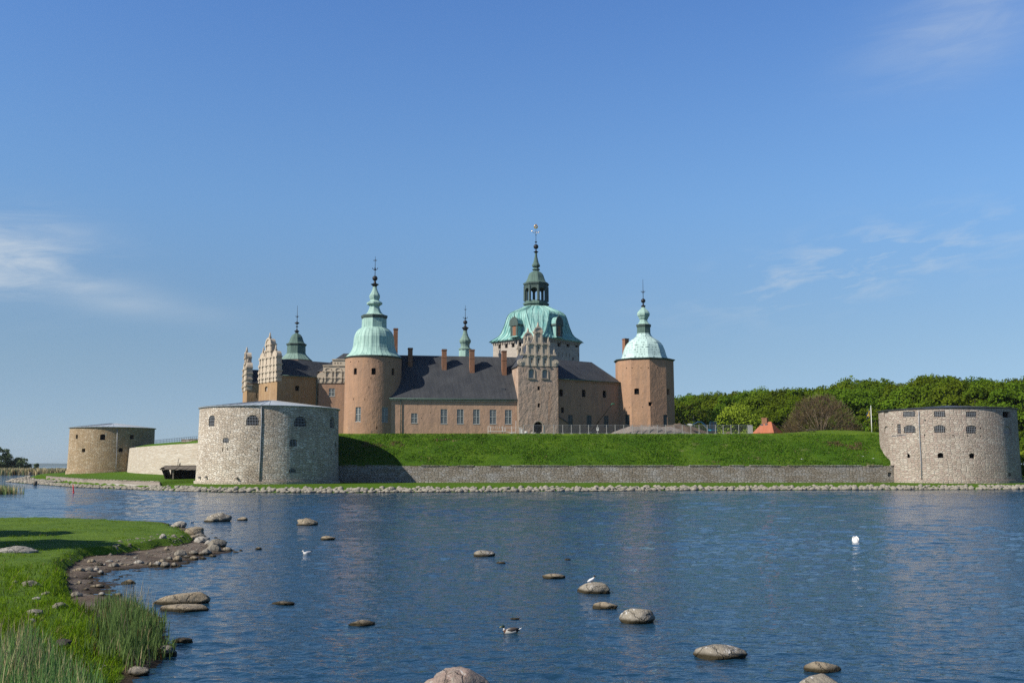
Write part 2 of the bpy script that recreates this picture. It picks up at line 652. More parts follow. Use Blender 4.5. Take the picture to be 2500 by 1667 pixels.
MAT = {}
LIGHTSTONE = [(0.82, 0.715, 0.57), (0.58, 0.485, 0.38), (0.93, 0.85, 0.72)]
MAT['bastion_left'] = stone_mat("rubble_pale", LIGHTSTONE, (0.84, 0.75, 0.61), 0.75, 0.36, 14.7, 0.9,
                                (0.36, 0.285, 0.21), 0.60, 0.22, ((0.50, 0.36, 0.22), 0.35))
MAT['bastion_right'] = stone_mat("coursed_pink", [(0.44, 0.335, 0.28), (0.54, 0.46, 0.375), (0.62, 0.545, 0.455)],
                                 (0.68, 0.61, 0.51), 0.85, 0.38, 14.4, 0.75, (0.33, 0.265, 0.21), 0.5, 0.20)
MAT['bastion_far'] = stone_mat("rubble_ochre", [(0.52, 0.38, 0.235), (0.42, 0.31, 0.19), (0.62, 0.51, 0.36)],
                               (0.46, 0.35, 0.22), 0.85, 0.38, 15.0, 0.85, (0.25, 0.18, 0.10), 0.45, 0.10,
                               ((0.45, 0.30, 0.12), 0.35))
MAT['wall_grey'] = stone_mat("masonry_grey", [(0.31, 0.265, 0.215), (0.41, 0.36, 0.305), (0.47, 0.43, 0.39)],
                             (0.28, 0.24, 0.19), 0.75, 0.36, None, 0.75, (0.20, 0.15, 0.10), 0.5, 0.14,
                             ((0.55, 0.57, 0.60), 0.5))
MAT['wall_white'] = stone_mat("masonry_white", [(0.60, 0.53, 0.43), (0.54, 0.46, 0.36), (0.66, 0.60, 0.50)],
                              (0.60, 0.53, 0.43), 0.6, 0.28, None, 0.8, (0.55, 0.46, 0.34), 0.4, 0.05)
MAT['quay'] = stone_mat("quay_stone", [(0.36, 0.29, 0.25), (0.42, 0.36, 0.31), (0.48, 0.44, 0.4)], (0.3, 0.26, 0.22),
                        1.2, 0.5, None, 0.6, (0.22, 0.17, 0.13), 0.5, 0.06)
MAT['keep_stone'] = stone_mat("keep_stone", [(0.54, 0.47, 0.40), (0.50, 0.44, 0.38), (0.60, 0.54, 0.46)],
                              (0.52, 0.46, 0.39), 1.3, 0.6, None, 0.5, (0.36, 0.31, 0.26), 0.4, 0.04)
MAT['plaster'] = plaster_mat("plaster_orange", (0.475, 0.285, 0.18), (0.40, 0.25, 0.17), (0.31, 0.215, 0.16), 0.04, 0.65)
MAT['plaster_wing'] = plaster_mat("plaster_wing", (0.60, 0.375, 0.245), (0.53, 0.34, 0.235), (0.42, 0.28, 0.20), 0.05, 0.65)
MAT['plaster_rough'] = plaster_mat("plaster_worn", (0.55, 0.41, 0.31), (0.48, 0.34, 0.25), (0.40, 0.325, 0.27), 0.17, 0.7,
                                   (0.33, 0.14, 0.05), 0.35)
MAT['plaster_tower'] = plaster_mat("plaster_tower", (0.49, 0.295, 0.18), (0.42, 0.255, 0.165), (0.34, 0.225, 0.155), 0.075, 0.65)
MAT['plaster_ochre'] = plaster_mat("plaster_ochre", (0.40, 0.25, 0.12), (0.36, 0.23, 0.135), (0.50, 0.36, 0.22), 0.06, 0.6)
MAT['stucco'] = plaster_mat("stucco_cream", (0.62, 0.53, 0.41), (0.58, 0.49, 0.38), (0.46, 0.38, 0.29), 0.02, 0.35)
MAT['stucco_grey'] = plaster_mat("stucco_grey", (0.50, 0.43, 0.34), (0.46, 0.39, 0.31), (0.36, 0.30, 0.23), 0.03, 0.45)
MAT['copper'] = copper_mat("copper_pale", (0.32, 0.465, 0.40), (0.16, 0.285, 0.25), (0.05, 0.09, 0.085), 0.75, 0.55, 32)
MAT['copper_keep'] = copper_mat("copper_green", (0.27, 0.45, 0.405), (0.065, 0.24, 0.23), (0.05, 0.095, 0.085), 0.85, 0.65, 36)
MAT['copper_tiles'] = copper_mat("copper_tiles", (0.42, 0.55, 0.51), (0.29, 0.42, 0.39), (0.04, 0.085, 0.085), 0.5, 0.25, 0, True)
MAT['copper_dark'] = copper_mat("copper_dark", (0.088, 0.145, 0.120), (0.045, 0.085, 0.072), (0.025, 0.04, 0.037), 0.7, 0.5, 24)
MAT['copper_mid'] = copper_mat("copper_mid", (0.17, 0.255, 0.21), (0.10, 0.165, 0.14), (0.05, 0.08, 0.07), 0.7, 0.5, 24)
MAT['copper_black'] = copper_mat("copper_black", (0.055, 0.085, 0.075), (0.035, 0.05, 0.045), (0.02, 0.025, 0.022), 0.7, 0.5)
MAT['iron'] = plain_mat("iron_black", (0.022, 0.022, 0.024), 0.55, 0.3, 0.3)
MAT['gold'] = plain_mat("gilded_metal", (0.80, 0.50, 0.10), 0.3, 0.9, 0.2)
MAT['slate'] = slate_mat("slate_dark", (0.034, 0.038, 0.045), (0.060, 0.064, 0.070))
MAT['slate_y'] = slate_mat("slate_dark_side", (0.034, 0.038, 0.045), (0.060, 0.064, 0.070), axis='y')
MAT['zinc'] = plain_mat("zinc_sheet", (0.36, 0.40, 0.43), 0.5, 0.0, 0.25, 0.5)
MAT['lead'] = plain_mat("lead_sheet", (0.07, 0.075, 0.085), 0.55, 0.2, 0.4, 0.8)
MAT['brick'] = plaster_mat("chimney_brick", (0.33, 0.17, 0.10), (0.28, 0.14, 0.085), (0.16, 0.09, 0.06), 0.03, 0.4)
MAT['frame'] = plain_mat("frame_paint", (0.34, 0.35, 0.33), 0.6, 0, 0.25)
MAT['frame_dark'] = plain_mat("frame_green", (0.06, 0.09, 0.09), 0.6, 0, 0.25)
MAT['glass'] = glass_mat("pane_glass", (0.07, 0.085, 0.09))
MAT['glass_dark'] = glass_mat("pane_dark", (0.015, 0.017, 0.02), 0.25)
MAT['void'] = plain_mat("dark_interior", (0.008, 0.008, 0.009), 0.95, 0, 0.3, 2, 0.05)
MAT['blind'] = plain_mat("blind_window", (0.20, 0.235, 0.23), 0.8, 0, 0.3)
MAT['blocked'] = stone_mat("blocked_window", [(0.5, 0.42, 0.36), (0.42, 0.36, 0.3), (0.55, 0.5, 0.44)], (0.5, 0.44, 0.37),
                           0.6, 0.3, None, 0.8, (0.3, 0.25, 0.2), 0.3, 0.06)
MAT['wood_dark'] = plain_mat("tarred_timber", (0.018, 0.016, 0.014), 0.85, 0, 0.5, 3, 0.1)
MAT['wood_grey'] = plain_mat("weathered_planks", (0.15, 0.13, 0.105), 0.9, 0, 0.6, 4, 0.1, 0.03)
MAT['pipe'] = plain_mat("zinc_pipe", (0.28, 0.29, 0.30), 0.5, 0.3, 0.3)
MAT['crest'] = grass_mat("crest_grass", (0.13, 0.20, 0.018), (0.10, 0.175, 0.016), (0.07, 0.125, 0.012), 0.1, 1.2, 0.10)
MAT['turf'] = grass_mat("turf", (0.095, 0.19, 0.014), (0.085, 0.155, 0.014), (0.055, 0.115, 0.010), 0.1, 1.2, 0.10)
MAT['bank'] = grass_mat("bank_grass", (0.105, 0.180, 0.014), (0.055, 0.128, 0.010), (0.036, 0.085, 0.008), 0.12, 0.9, 0.30,
                        ((0.22, 0.20, 0.09), 0.17, 0.63))
MAT['lawn'] = grass_mat("lawn_ground", (0.085, 0.165, 0.014), (0.065, 0.135, 0.012), (0.04, 0.085, 0.01), 0.25, 2.5, 0.06)
MAT['water'] = None

# ------------------------------------------------------------------ water
mt, t = newmat("lake_water")
ps = t.pos()
pv = t.scale(ps, (0.5, 1.0, 1.0))
a0 = t.noise(t.add(pv, (3, 9, 0)), 0.55, 3, 0.5, 0.3)
a1 = t.noise(pv, 1.7, 3, 0.55, 0.4)
a2 = t.noise(pv, 5.0, 3, 0.6, 0.3)
dist = t.m('MULTIPLY', t.sep(ps)[1], 1.0)
farw = t.ramp(dist, (30, 110, 0.25, 1.0))
hgt = t.m('ADD', t.m('MULTIPLY', a1, 0.12), t.m('MULTIPLY', a0, 0.13))
hgt = t.m('ADD', t.m('MULTIPLY', hgt, farw), t.m('MULTIPLY', a2, 0.055))
wb = t.bsdf((0.010, 0.036, 0.066), 0.05, t.bump(hgt, 1.0), 0.5, **{'IOR': 1.333})
t.out(wb)
MAT['water'] = mt
# real wavelets: a sheet whose mesh is finer near the shore one stands on
rw = np.random.default_rng(17)
rows_ = [15.0]
while rows_[-1] < 212:
    rows_.append(rows_[-1] + max(.06, rows_[-1] * .0036))
rows_ = np.array(rows_)
tn_ = np.linspace(-.66, .66, 640)
WX = rows_[:, None] * tn_[None]
WY = np.repeat(rows_[:, None], len(tn_), 1)
WZ = np.zeros_like(WX)
loc_ = np.maximum(rows_ * .0036, .06)[:, None]
for k_ in range(64):
    lam = .30 * (6.0 ** rw.random())
    th_ = radians(78) + rw.normal(0, .55)
    kx, ky = cos(th_) * 2 * pi / lam, sin(th_) * 2 * pi / lam
    amp_ = .0046 * lam * (1.0 if lam < .75 else .75 / lam)
    fade = np.clip((lam / loc_ - 2.2) / 2.0, 0, 1)
    WZ += amp_ * fade * np.sin(kx * WX + ky * WY + rw.uniform(0, 6.28))
farf = np.clip((WY - 35) / 70, 0, 1)
for k_ in range(34):
    lam = 1.3 * (3.6 ** rw.random())
    th_ = radians(78) + rw.normal(0, .5)
    kx, ky = cos(th_) * 2 * pi / lam, sin(th_) * 2 * pi / lam
    fade = np.clip((lam / loc_ - 2.0) / 1.5, 0, 1)
    WZ += .0032 * lam * fade * (.12 + .88 * farf) * np.sin(kx * WX + ky * WY + rw.uniform(0, 6.28))
gust = 0.75 + .35 * np.sin(WX * .07 + 1.3 * np.sin(WY * .05)) * np.sin(WY * .11 + .6 * np.sin(WX * .09))
WZ *= gust
edge_ = np.ones_like(WZ)
edge_[:1] = edge_[-1:] = 0
edge_[:, :1] = edge_[:, -1:] = 0
WZ *= edge_
WZ = WZ * np.clip((212 - WY) / 15, 0, 1)
nR, nC = WX.shape
Vw = np.stack([WX, WY, WZ], -1).reshape(-1, 3)
ii = (np.arange(nR - 1)[:, None] * nC + np.arange(nC - 1)[None]).ravel()
Qw = np.stack([ii, ii + 1, ii + nC + 1, ii + nC], -1)
# the rest of the lake and the sound: large flat faces joined to the rim of the fine sheet
x0_, x1_ = WX[0, 0], WX[0, -1]
X0_, X1_ = WX[-1, 0], WX[-1, -1]
extra = np.array([(-1500, -30, 0), (1500, -30, 0), (1500, 6000, 0), (-1500, 6000, 0), (-1500, 15, 0), (1500, 15, 0), (-1500, rows_[-1], 0), (1500, rows_[-1], 0)], float)
b_ = len(Vw)
Vw = np.concatenate([Vw, extra])
bl, br, tl, tr = 0, nC - 1, (nR - 1) * nC, nR * nC - 1
faces_x = [(b_, b_ + 1, b_ + 5, br, bl, b_ + 4), (b_ + 4, bl, tl, b_ + 6), (br, b_ + 5, b_ + 7, tr), (b_ + 6, tl, tr, b_ + 7, b_ + 2, b_ + 3)]
loops = np.concatenate([Qw.ravel()] + [np.array(f) for f in faces_x]).astype(np.int32)
cnts = np.concatenate([np.full(len(Qw), 4), [len(f) for f in faces_x]])
starts = np.concatenate([[0], np.cumsum(cnts)[:-1]]).astype(np.int32)
me = bpy.data.meshes.new("water")
me.vertices.add(len(Vw))
me.vertices.foreach_set('co', Vw.ravel().astype(np.float32))
me.loops.add(len(loops))
me.loops.foreach_set('vertex_index', loops)
me.polygons.add(len(cnts))
me.polygons.foreach_set('loop_start', starts)
sm_ = np.ones(len(cnts), bool)
sm_[-4:] = False
me.polygons.foreach_set('use_smooth', sm_)
me.materials.append(mt)
me.update(calc_edges=True)
wo_ = bpy.data.objects.new("water", me)
COL.objects.link(wo_)
place(wo_, (0, 0, 0))
tag(wo_, kind='structure')

# ------------------------------------------------------------------ far shore terrain
sh_px = [(12, 1175), (20, 1176.5), (90, 1182), (180, 1189), (300, 1194), (390, 1198), (420, 1199), (480, 1200), (560, 1201),
         (700, 1202.5), (830, 1203), (1000, 1201.5), (1250, 1200), (1700, 1197), (2100, 1195.5), (2500, 1195)]
sh = [on_z(u, v, 0) for u, v in sh_px]
SHX = np.array([p.x for p in sh] + [sh[-1].x + 60, sh[-1].x + 160])
SHY = np.array([p.y for p in sh] + [sh[-1].y + 2, sh[-1].y + 20])


def shoreY(x):
    return np.interp(x, SHX, SHY)


def sst(x):
    x = np.clip(x, 0, 1)
    return x * x * (3 - 2 * x)


qp = [on_z(112, 1171.0, 0.4), on_z(150, 1175.5, 0.4), on_z(200, 1180, 0.45), on_z(300, 1184.8, 0.5), on_z(389, 1185.5, 0.75)]
QX = np.array([p.x for p in qp])
QY = np.array([p.y for p in qp])


def far_h(x, y):
    d = y - shoreY(x)
    h = np.where(d < 0, np.maximum(d, -6) * 0.12, 0)
    wq = sst((QX[-1] - x) / 2) * sst((x - QX[0] + 5) / 5)
    h = h + 0.78 * sst(d / 4.5) * (1 - .55 * wq) + 0.20 * sst((d - 4.5) / 14) + 1.75 * sst((d - 22) / 55) * sst((-58 - x) / 14) * (.25 + .75 * sst((x + 185) / 40))
    quay = sst((y - np.interp(x, QX, QY)) / 0.8) * (x < QX[-1]) * sst((x - QX[0] + 10) / 10)
    h = h + 0.95 * quay * sst((QX[-1] - x) / 0.6) * (1 - 0.6 * sst((d - 25) / 60))
    xl = -151 - (y - 290) * 0.36
    return h * sst((x - xl) / 9) - 0.6 * (1 - sst((x - xl) / 9))


def grid_mesh(xs, ds, name, mats, hf, offs=True):
    X, D = np.meshgrid(xs, ds)
    Y = D + shoreY(X) if offs else D
    Z = hf(X, Y)
    V = np.stack([X, Y, Z], -1).reshape(-1, 3)
    nx, ny = len(xs), len(ds)
    i = np.arange(nx - 1)
    j = np.arange(ny - 1)
    a = (j[:, None] * nx + i[None]).ravel()
    Fc = np.stack([a, a + 1, a + nx + 1, a + nx], -1)
    me = bpy.data.meshes.new(name)
    me.from_pydata(V.tolist(), [], Fc.tolist())
    me.polygons.foreach_set('use_smooth', [True] * len(Fc))
    me.materials.append(mats)
    o = bpy.data.objects.new(name, me)
    COL.objects.link(o)
    return place(o, (0, 0, 0))


xs = np.concatenate([np.arange(-235, -150, 4.0), np.arange(-150, 125, 0.8), np.arange(125, 420, 12)])
ds = np.concatenate([np.array([-8, -4, -2, -1, 0, .6, 1.2, 1.8, 2.5, 3.2, 4, 4.6, 5.2, 6, 7, 8, 9, 10, 11, 12, 13, 14, 16, 18, 20, 23, 26, 30]),
                     np.arange(34, 130, 5), np.arange(140, 420, 30)])
tag(grid_mesh(xs, ds, "shore_ground", MAT['turf'], far_h), kind='structure')

# stony rubble and boulders come later.  ------------------------------- rampart
wl = frame_px(796, 221.5, 0.5)
WLEN = 137.0
N = 170
CREST = 12.0


def ramp_row(tt):
    """height above the wall line at distance tt behind it"""
    if tt < 13.2:
        k = tt / 13.2
        return 4.75 + (CREST - 4.75) * (k ** 0.97)
    return CREST + 0.75 * min(1, (tt - 13.2) / 18)


rows = [0.0, 0.5, 1.2, 2, 3, 4, 5, 6, 7, 8, 9, 10, 11, 12, 12.8, 13.2, 13.8, 15, 18, 22, 27, 32, 40, 60, 110]
rb = MB()
rv = []
for tt in rows:
    for i in range(N + 1):
        s_ = -6 + (WLEN + 14) * i / N
        p = wl.world(s_, tt, 0)
        z = ramp_row(tt)
        if 0.6 < tt < 15:
            z += 0.22 * (mnoise.noise(Vector((p.x * 0.35, p.y * 0.5, 1))) + 0.6 * mnoise.noise(Vector((p.x * 1.1, p.y * 1.1, 4))))
        if tt > 13:
            hump = math.exp(-((p.x - 83) / 10) ** 2 - ((p.y - 245) / 9) ** 2) * 0.6 + 0.5 * math.exp(-((p.x - 78) / 8) ** 2 - ((p.y - 250) / 10) ** 2)
            z += hump
        rv.append((p.x, p.y, z))
fs = []
for k in range(len(rows) - 1):
    for i in range(N):
        a = k * (N + 1) + i
        fs.append((a, a + 1, a + N + 2, a + N + 1))
rb.add(rv, fs, 0, True)
for k in range(len(rows) - 1):
    if rows[k] >= 12.7:
        for i in range(N):
            rb.mi[k * N + i] = 1
rb.add([wl.world(-6, 0, 4.75), wl.world(WLEN + 8, 0, 4.75), wl.world(WLEN + 8, 0, 0), wl.world(-6, 0, 0)], [(0, 1, 2, 3)])
tag(rb.build("grass_bank", [MAT['bank'], MAT['crest']]), kind='structure')


def bank_z(x, y):
    p = Vector((x, y, 0)) - wl.o
    tt = p.dot(wl.ey)
    z = ramp_row(max(0, tt))
    if tt > 13:
        z += math.exp(-((x - 83) / 10) ** 2 - ((y - 245) / 9) ** 2) * 0.6 + 0.5 * math.exp(-((x - 78) / 8) ** 2 - ((y - 250) / 10) ** 2)
    return z


# low grey wall under the bank
th = empty("retaining_wall", wl.world(WLEN / 2, 0, 0))
tag(th, "long low grey stone wall along the foot of the grassy bank", "stone wall")
fr = wl
mb = MB()
mb.box(-6, WLEN + 6, -0.55, 0.3, 0.4, 4.62)
body = mb.build("wall_face", MAT['wall_grey'], fr.world(0, 0, 0), fr.phi, th)
cb = MB()
for bx, bz in ((2172, 1158),):
    x_, z_ = fr.hit(bx, bz, -0.55)
    cb.box(x_ - .4, x_ + .4, -0.7, -0.1, z_ - .45, z_ + .45)
cut(body, cb)
mb = MB()
rr = random.Random(3)
x_ = -6
while x_ < WLEN + 6:
    L_ = rr.uniform(0.8, 2.2)
    if rr.random() < 0.86:
        mb.box(x_, x_ + L_ - 0.04, -0.68 - rr.uniform(0, .06), 0.28, 4.62, 4.74 + rr.uniform(0, 0.10))
    x_ += L_
mb.build("coping", MAT['wall_grey'], fr.world(0, 0, 0), fr.phi, th)


# ------------------------------------------------------------------ windows
WIN_CACHE = {}


def window(parent, loc, rot, w_, h, style, d=0.3, arched=0, cols=2, rws=4, name="window"):
    key = (round(w_, 2), round(h, 2), style, round(d, 2), arched, cols, rws)
    mb = MB()
    pf = arch_poly(w_ - 0.01, h - 0.01, arched)
    if style == 'frame' or style == 'frame_dark':
        mb.prism_xz(pf, d - 0.06, d + 0.05, 1)
        b = 0.11
        y0, y1 = d - 0.16, d - 0.05
        mb.box(-w_ / 2, -w_ / 2 + b, y0, y1, 0, h, 0)
        mb.box(w_ / 2 - b, w_ / 2, y0, y1, 0, h, 0)
        mb.box(-w_ / 2 + b, w_ / 2 - b, y0, y1, 0, b, 0)
        mb.box(-w_ / 2 + b, w_ / 2 - b, y0, y1, h - b, h, 0)
        for c in range(1, cols):
            x = -w_ / 2 + w_ * c / cols
            mb.box(x - 0.075, x + 0.075, y0 - 0.02, y1, b, h - b, 0)
        zt = h * 0.5
        mb.box(-w_ / 2 + b, w_ / 2 - b, y0 - 0.01, y1, zt - 0.07, zt + 0.07, 0)
        for k in range(1, rws):
            z = h * k / rws
            if abs(z - zt) > 0.15:
                mb.box(-w_ / 2 + b, w_ / 2 - b, y0 + 0.05, y1, z - 0.025, z + 0.025, 0)
        for c in range(cols):
            x = -w_ / 2 + w_ * (c + 0.5) / cols
            mb.box(x - 0.022, x + 0.022, y0 + 0.05, y1, b, h - b, 0)
        mb.box(-w_ / 2 - 0.06, w_ / 2 + 0.06, -0.07, d - 0.1, -0.10, -0.003, 0)
        mats = [MAT['frame'] if style == 'frame' else MAT['frame_dark'], MAT['glass'] if style == 'frame' else MAT['glass_dark']]
    elif style == 'grille':
        mb.prism_xz(pf, d - 0.05, d + 0.05, 1)
        n = max(3, int(w_ / 0.32))
        for k in range(1, n):
            x = -w_ / 2 + w_ * k / n
            mb.box(x - 0.028, x + 0.028, 0.12, 0.17, 0, h * (0.97 if not arched else 1 - 0.28 * abs(2 * k / n - 1) ** 2) - 0.03, 0)
        for k in (0.25, 0.55, 0.8):
            mb.box(-w_ / 2, w_ / 2, 0.10, 0.15, h * k - 0.03, h * k + 0.03, 0)
        mats = [MAT['pipe'], MAT['void']]
    elif style in ('blind', 'blocked'):
        mb.prism_xz(pf, d - 0.05, d + 0.05, 0)
        mats = [MAT[style]]
    else:
        mb.prism_xz(pf, d - 0.05, d + 0.05, 0)
        mats = [MAT['void']]
    return mb.build(name, mats, loc, rot, parent)


def cutter_at(mb, fr, x, z, w_, h, d, arched):
    n0 = len(mb.v)
    mb.prism_xz([(x + a, z + b) for a, b in arch_poly(w_, h, arched)], -0.6, d)


def round_openings(body, cx, cy, R, items, fr_rot=0.0, taper=None):
    """items: (u, v_mid, w_px, h_px, style, arched, depth). Cuts body (origin cx,cy) and adds windows"""
    cb = MB()
    todo = []
    for (u, v, wp, hp, style, arched, d) in items:
        r = taper(v) if taper else R
        phi, p = cyl_hit(cx, cy, r, u, v)
        dep = p.y
        view = atan2(-p.x, p.y)             # azimuth at which a face looks straight at the camera
        fore = max(0.42, cos(phi - view))
        w_ = wp * mpp(v, dep) / fore
        z0 = zat(v + hp / 2, dep)
        z1 = zat(v - hp / 2, dep)
        h = z1 - z0
        c, s = cos(phi), sin(phi)
        b = len(cb.v)
        cb.prism_xz(arch_poly(w_, h, arched), -1.0, d + 0.02)
        n = len(cb.v)
        for i in range(b, n):
            x, y, z = cb.v[i]
            y -= r
            cb.v[i] = (x * c - y * s, x * s + y * c, z + z0)
        todo.append((phi, r, z0, w_, h, style, d, arched))
    cut(body, cb)
    for (phi, r, z0, w_, h, style, d, arched) in todo:
        if style == 'hole':
            continue
        loc = (cx + sin(phi) * r, cy - cos(phi) * r, z0)
        window(body, loc, phi, w_, h, style, d, arched, 2, 6 if h > 2.4 else 4)


def flat_openings(body, fr, items, yoff=0.0):
    cb = MB()
    todo = []
    for (u, v, wp, hp, style, arched, d) in items:
        xa, z0 = fr.hit(u - wp / 2, v + hp / 2, yoff)
        xb, z1 = fr.hit(u + wp / 2, v - hp / 2, yoff)
        w_, h, x = xb - xa, z1 - z0, (xa + xb) / 2
        b = len(cb.v)
        cb.prism_xz([(x + a, z0 + q) for a, q in arch_poly(w_, h, arched)], yoff - 1.0, yoff + d + 0.02)
        todo.append((x, z0, w_, h, style, d, arched))
    cut(body, cb)
    for (x, z0, w_, h, style, d, arched) in todo:
        if style == 'hole':
            continue
        window(body, fr.world(x, yoff, z0), fr.phi, w_, h, style, d, arched, 2, 6 if h > 2.4 else 4)


# ------------------------------------------------------------------ bastions


def bastion(label, u_l, u_r, Y, batter, z0, z_eave, z_apex, wallmat, roofmat, items, pipe, overhang=0.35, ribs=56, seg=144, roof_lip=0.14):
    a1_ = math.atan((u_l - 1250) / F / ray(0, 1030).y)
    a2_ = math.atan((u_r - 1250) / F / ray(0, 1030).y)
    X = Y * tan((a1_ + a2_) / 2)
    R = math.hypot(X, Y) * sin((a2_ - a1_) / 2)
    th = empty("round_bastion", (X, Y, z0))
    tag(th, label, "bastion", "round stone bastions of the castle")
    mb = MB()
    mb.lathe([(R + batter + 0.35, z0 - 2.5), (R + batter + 0.35, z0 + 0.35), (R + batter, z0 + 0.36), (R + batter * 0.3, z0 + (z_eave - z0) * 0.45), (R, z_eave - 0.05)], seg)
    body = mb.build("wall", MAT[wallmat], (X, Y, 0), 0, th)
    zz = [z0, z0 + (z_eave - z0) * 0.45, z_eave]
    rr_ = [R + batter, R + batter * 0.3, R]

    def tp(v):
        return float(np.interp(zat(v, Y - R), zz, rr_))
    round_openings(body, X, Y, R, items, taper=tp)
    rm = MB()
    Ro = R + overhang
    rm.lathe([(R - 0.4, z_eave - 0.10), (Ro - 0.05, z_eave), (Ro, z_eave + roof_lip), (Ro * 0.5, z_eave + (z_apex - z_eave) * 0.56), (0.25, z_apex)], 96, smooth=False)
    for k in range(ribs):
        a = 2 * pi * k / ribs
        p = Vector((sin(a) * (Ro - 0.02), -cos(a) * (Ro - 0.02), z_eave + roof_lip + 0.03))
        m_ = Vector((sin(a) * Ro * 0.5, -cos(a) * Ro * 0.5, z_eave + (z_apex - z_eave) * 0.56 + 0.03))
        q = Vector((sin(a) * 1.0, -cos(a) * 1.0, z_apex - 0.03))
        rm.path([p, m_, q], [0.035, 0.035, 0.035], 4, 1, False)
    rm.build("roof", [MAT[roofmat], MAT['pipe'] if roofmat == 'zinc' else MAT['lead']], (X, Y, 0), 0, th)
    for pts in pipe:
        pm = MB()
        P = []
        for (u, v) in pts:
            phi, p = cyl_hit(X, Y, tp(v) + 0.13, u, v)
            P.append((p.x - X, p.y - Y, p.z))
        pm.path(P, [0.10] * len(P), 6)
        for q in P[1:-1]:
            pm.path([(q[0], q[1], q[2] - .06), (q[0], q[1], q[2] + .06)], [.14, .14], 6)
        pm.build("drainpipe", MAT['pipe'], (X, Y, 0), 0, th)
    return th, body, (X, Y, R, tp)


def zz5(l):     # helper: coordinates read off an enlargement
    return l


LB = []
for (x, y, w_, h, st, ar) in ((1260, 277, 42, 85, 'grille', 0.5), (1577, 272, 95, 80, 'grille', 0.9), (1950, 280, 90, 80, 'grille', 0.9),
                              (2198, 290, 34, 85, 'grille', 0.8), (1370, 427, 45, 40, 'grille', 0.5), (1895, 447, 58, 55, 'grille', 0.4),
                              (2222, 458, 16, 50, 'dark', 0.5), (1888, 663, 52, 38, 'grille', 0.5)):
    LB.append((x / 3.178 + 120, y / 3.178 + 940, w_ / 3.178, h / 3.178, st, ar, 0.75))
for (x, y) in ((1385, 492), (1615, 500), (2052, 530), (2192, 525), (1345, 500)):
    LB.append((x / 3.178 + 120, y / 3.178 + 940, 2.0, 9, 'hole', 0, 0.5))
th_l, body_l, info_l = bastion("big pale round bastion left of centre with arched barred windows and a light metal roof", 486, 826.5, 217, 0.30,
                               1.15, 16.75, 18.75, 'bastion_left', 'zinc', LB,
                               [[(638, 992), (638.5, 1030), (636.5, 1080), (635, 1120), (633, 1174)]])
sb = MB()
for (x, y) in ((1175, 712), (1225, 710), (1460, 718)):
    u, v = x / 3.178 + 120, y / 3.178 + 940
    phi, p = cyl_hit(info_l[0], info_l[1], info_l[3](v), u, v)
    o_ = Vector((sin(phi), -cos(phi), 0))
    q = p - Vector((info_l[0], info_l[1], 0))
    sb = MB()
    sb.path([q - o_ * 0.3, q + o_ * 0.55 - Vector((0, 0, 0.1))], [(.3, .28), (.24, .2)], 6, 0, False)
    sb.build("stone_corbel", MAT['wall_grey'], (info_l[0], info_l[1], 0), 0, th_l)

RB = []
for (x, y, w_, h, st, ar) in ((407, 545, 50, 62, 'blocked', 0), (680, 542, 135, 66, 'grille', 0), (1047, 540, 122, 70, 'grille', 0),
                              (1430, 545, 115, 66, 'grille', 0), (1853, 548, 84, 74, 'dark', 0), (412, 730, 54, 90, 'blocked', 0.8),
                              (563, 718, 38, 114, 'grille', 0), (687, 720, 130, 92, 'grille', 0.45), (1048, 718, 122, 90, 'grille', 0.45),
                              (1430, 726, 115, 95, 'grille', 0.35), (1860, 730, 82, 90, 'blocked', 0.8), (652, 1037, 74, 56, 'dark', 0.5),
                              (1058, 1036, 62, 60, 'dark', 0.5), (1437, 1040, 60, 60, 'dark', 0.4), (1887, 1265, 30, 40, 'dark', 0)):
    RB.append((x / 4.9 + 2080, y / 4.9 + 900, w_ / 4.9, h / 4.9, st, ar, 0.35 if st == 'blocked' else 0.8))
for (x, y) in ((870, 793), (1210, 796), (1383, 803), (1540, 803), (1540, 710), (875, 617), (485, 665)):
    RB.append((x / 4.9 + 2080, y / 4.9 + 900, 3.2, 3.2, 'hole', 0, 0.5))
th_r, body_r, info_r = bastion("big pinkish round bastion at the right with wide barred windows under its dark roof", 2145.5, 2484.5, 227, 0.15,
                               1.2, 16.95, 18.2, 'bastion_right', 'lead', RB,
                               [[(2243, 1003), (2244, 1040), (2246, 1080), (2249, 1130), (2250, 1170)]], 0.35, 40)
# buttress with lead cap on the left of the right bastion
X, Y, R, tp = info_r
bb = MB()
a0, _ = cyl_hit(X, Y, R + 0.2, 2179, 1100)
a1, _ = cyl_hit(X, Y, R + 0.2, 2214, 1100)
n = 10
vs = []
for i in range(n + 1):
    k = i / n
    a = a0 + (a1 - a0) * k
    off = 0.75 * (1 - k) + 0.02
    for (z, rr_) in ((0.3, R + 0.15 + off), (11.0 + 0.35 * k, R + 0.03 + off), (11.35 + 0.35 * k, R - 0.1)):
        vs.append((sin(a) * rr_, -cos(a) * rr_, z))
fs = []
for i in range(n):
    for k in range(2):
        fs.append((i * 3 + k, (i + 1) * 3 + k, (i + 1) * 3 + k + 1, i * 3 + k + 1))
fs.append((0, 1, 2))
vs.append((sin(a0) * (R - .2), -cos(a0) * (R - .2), 0.3))
fs.append((2, len(vs) - 1, 0))
bb.add(vs, fs)
for i in range(len(bb.f)):
    bb.mi[i] = 1 if (i % 2 == 1 and i < 2 * n) else 0
bb.build("buttress", [MAT['bastion_right'], MAT['lead']], (X, Y, 0), 0, th_r)

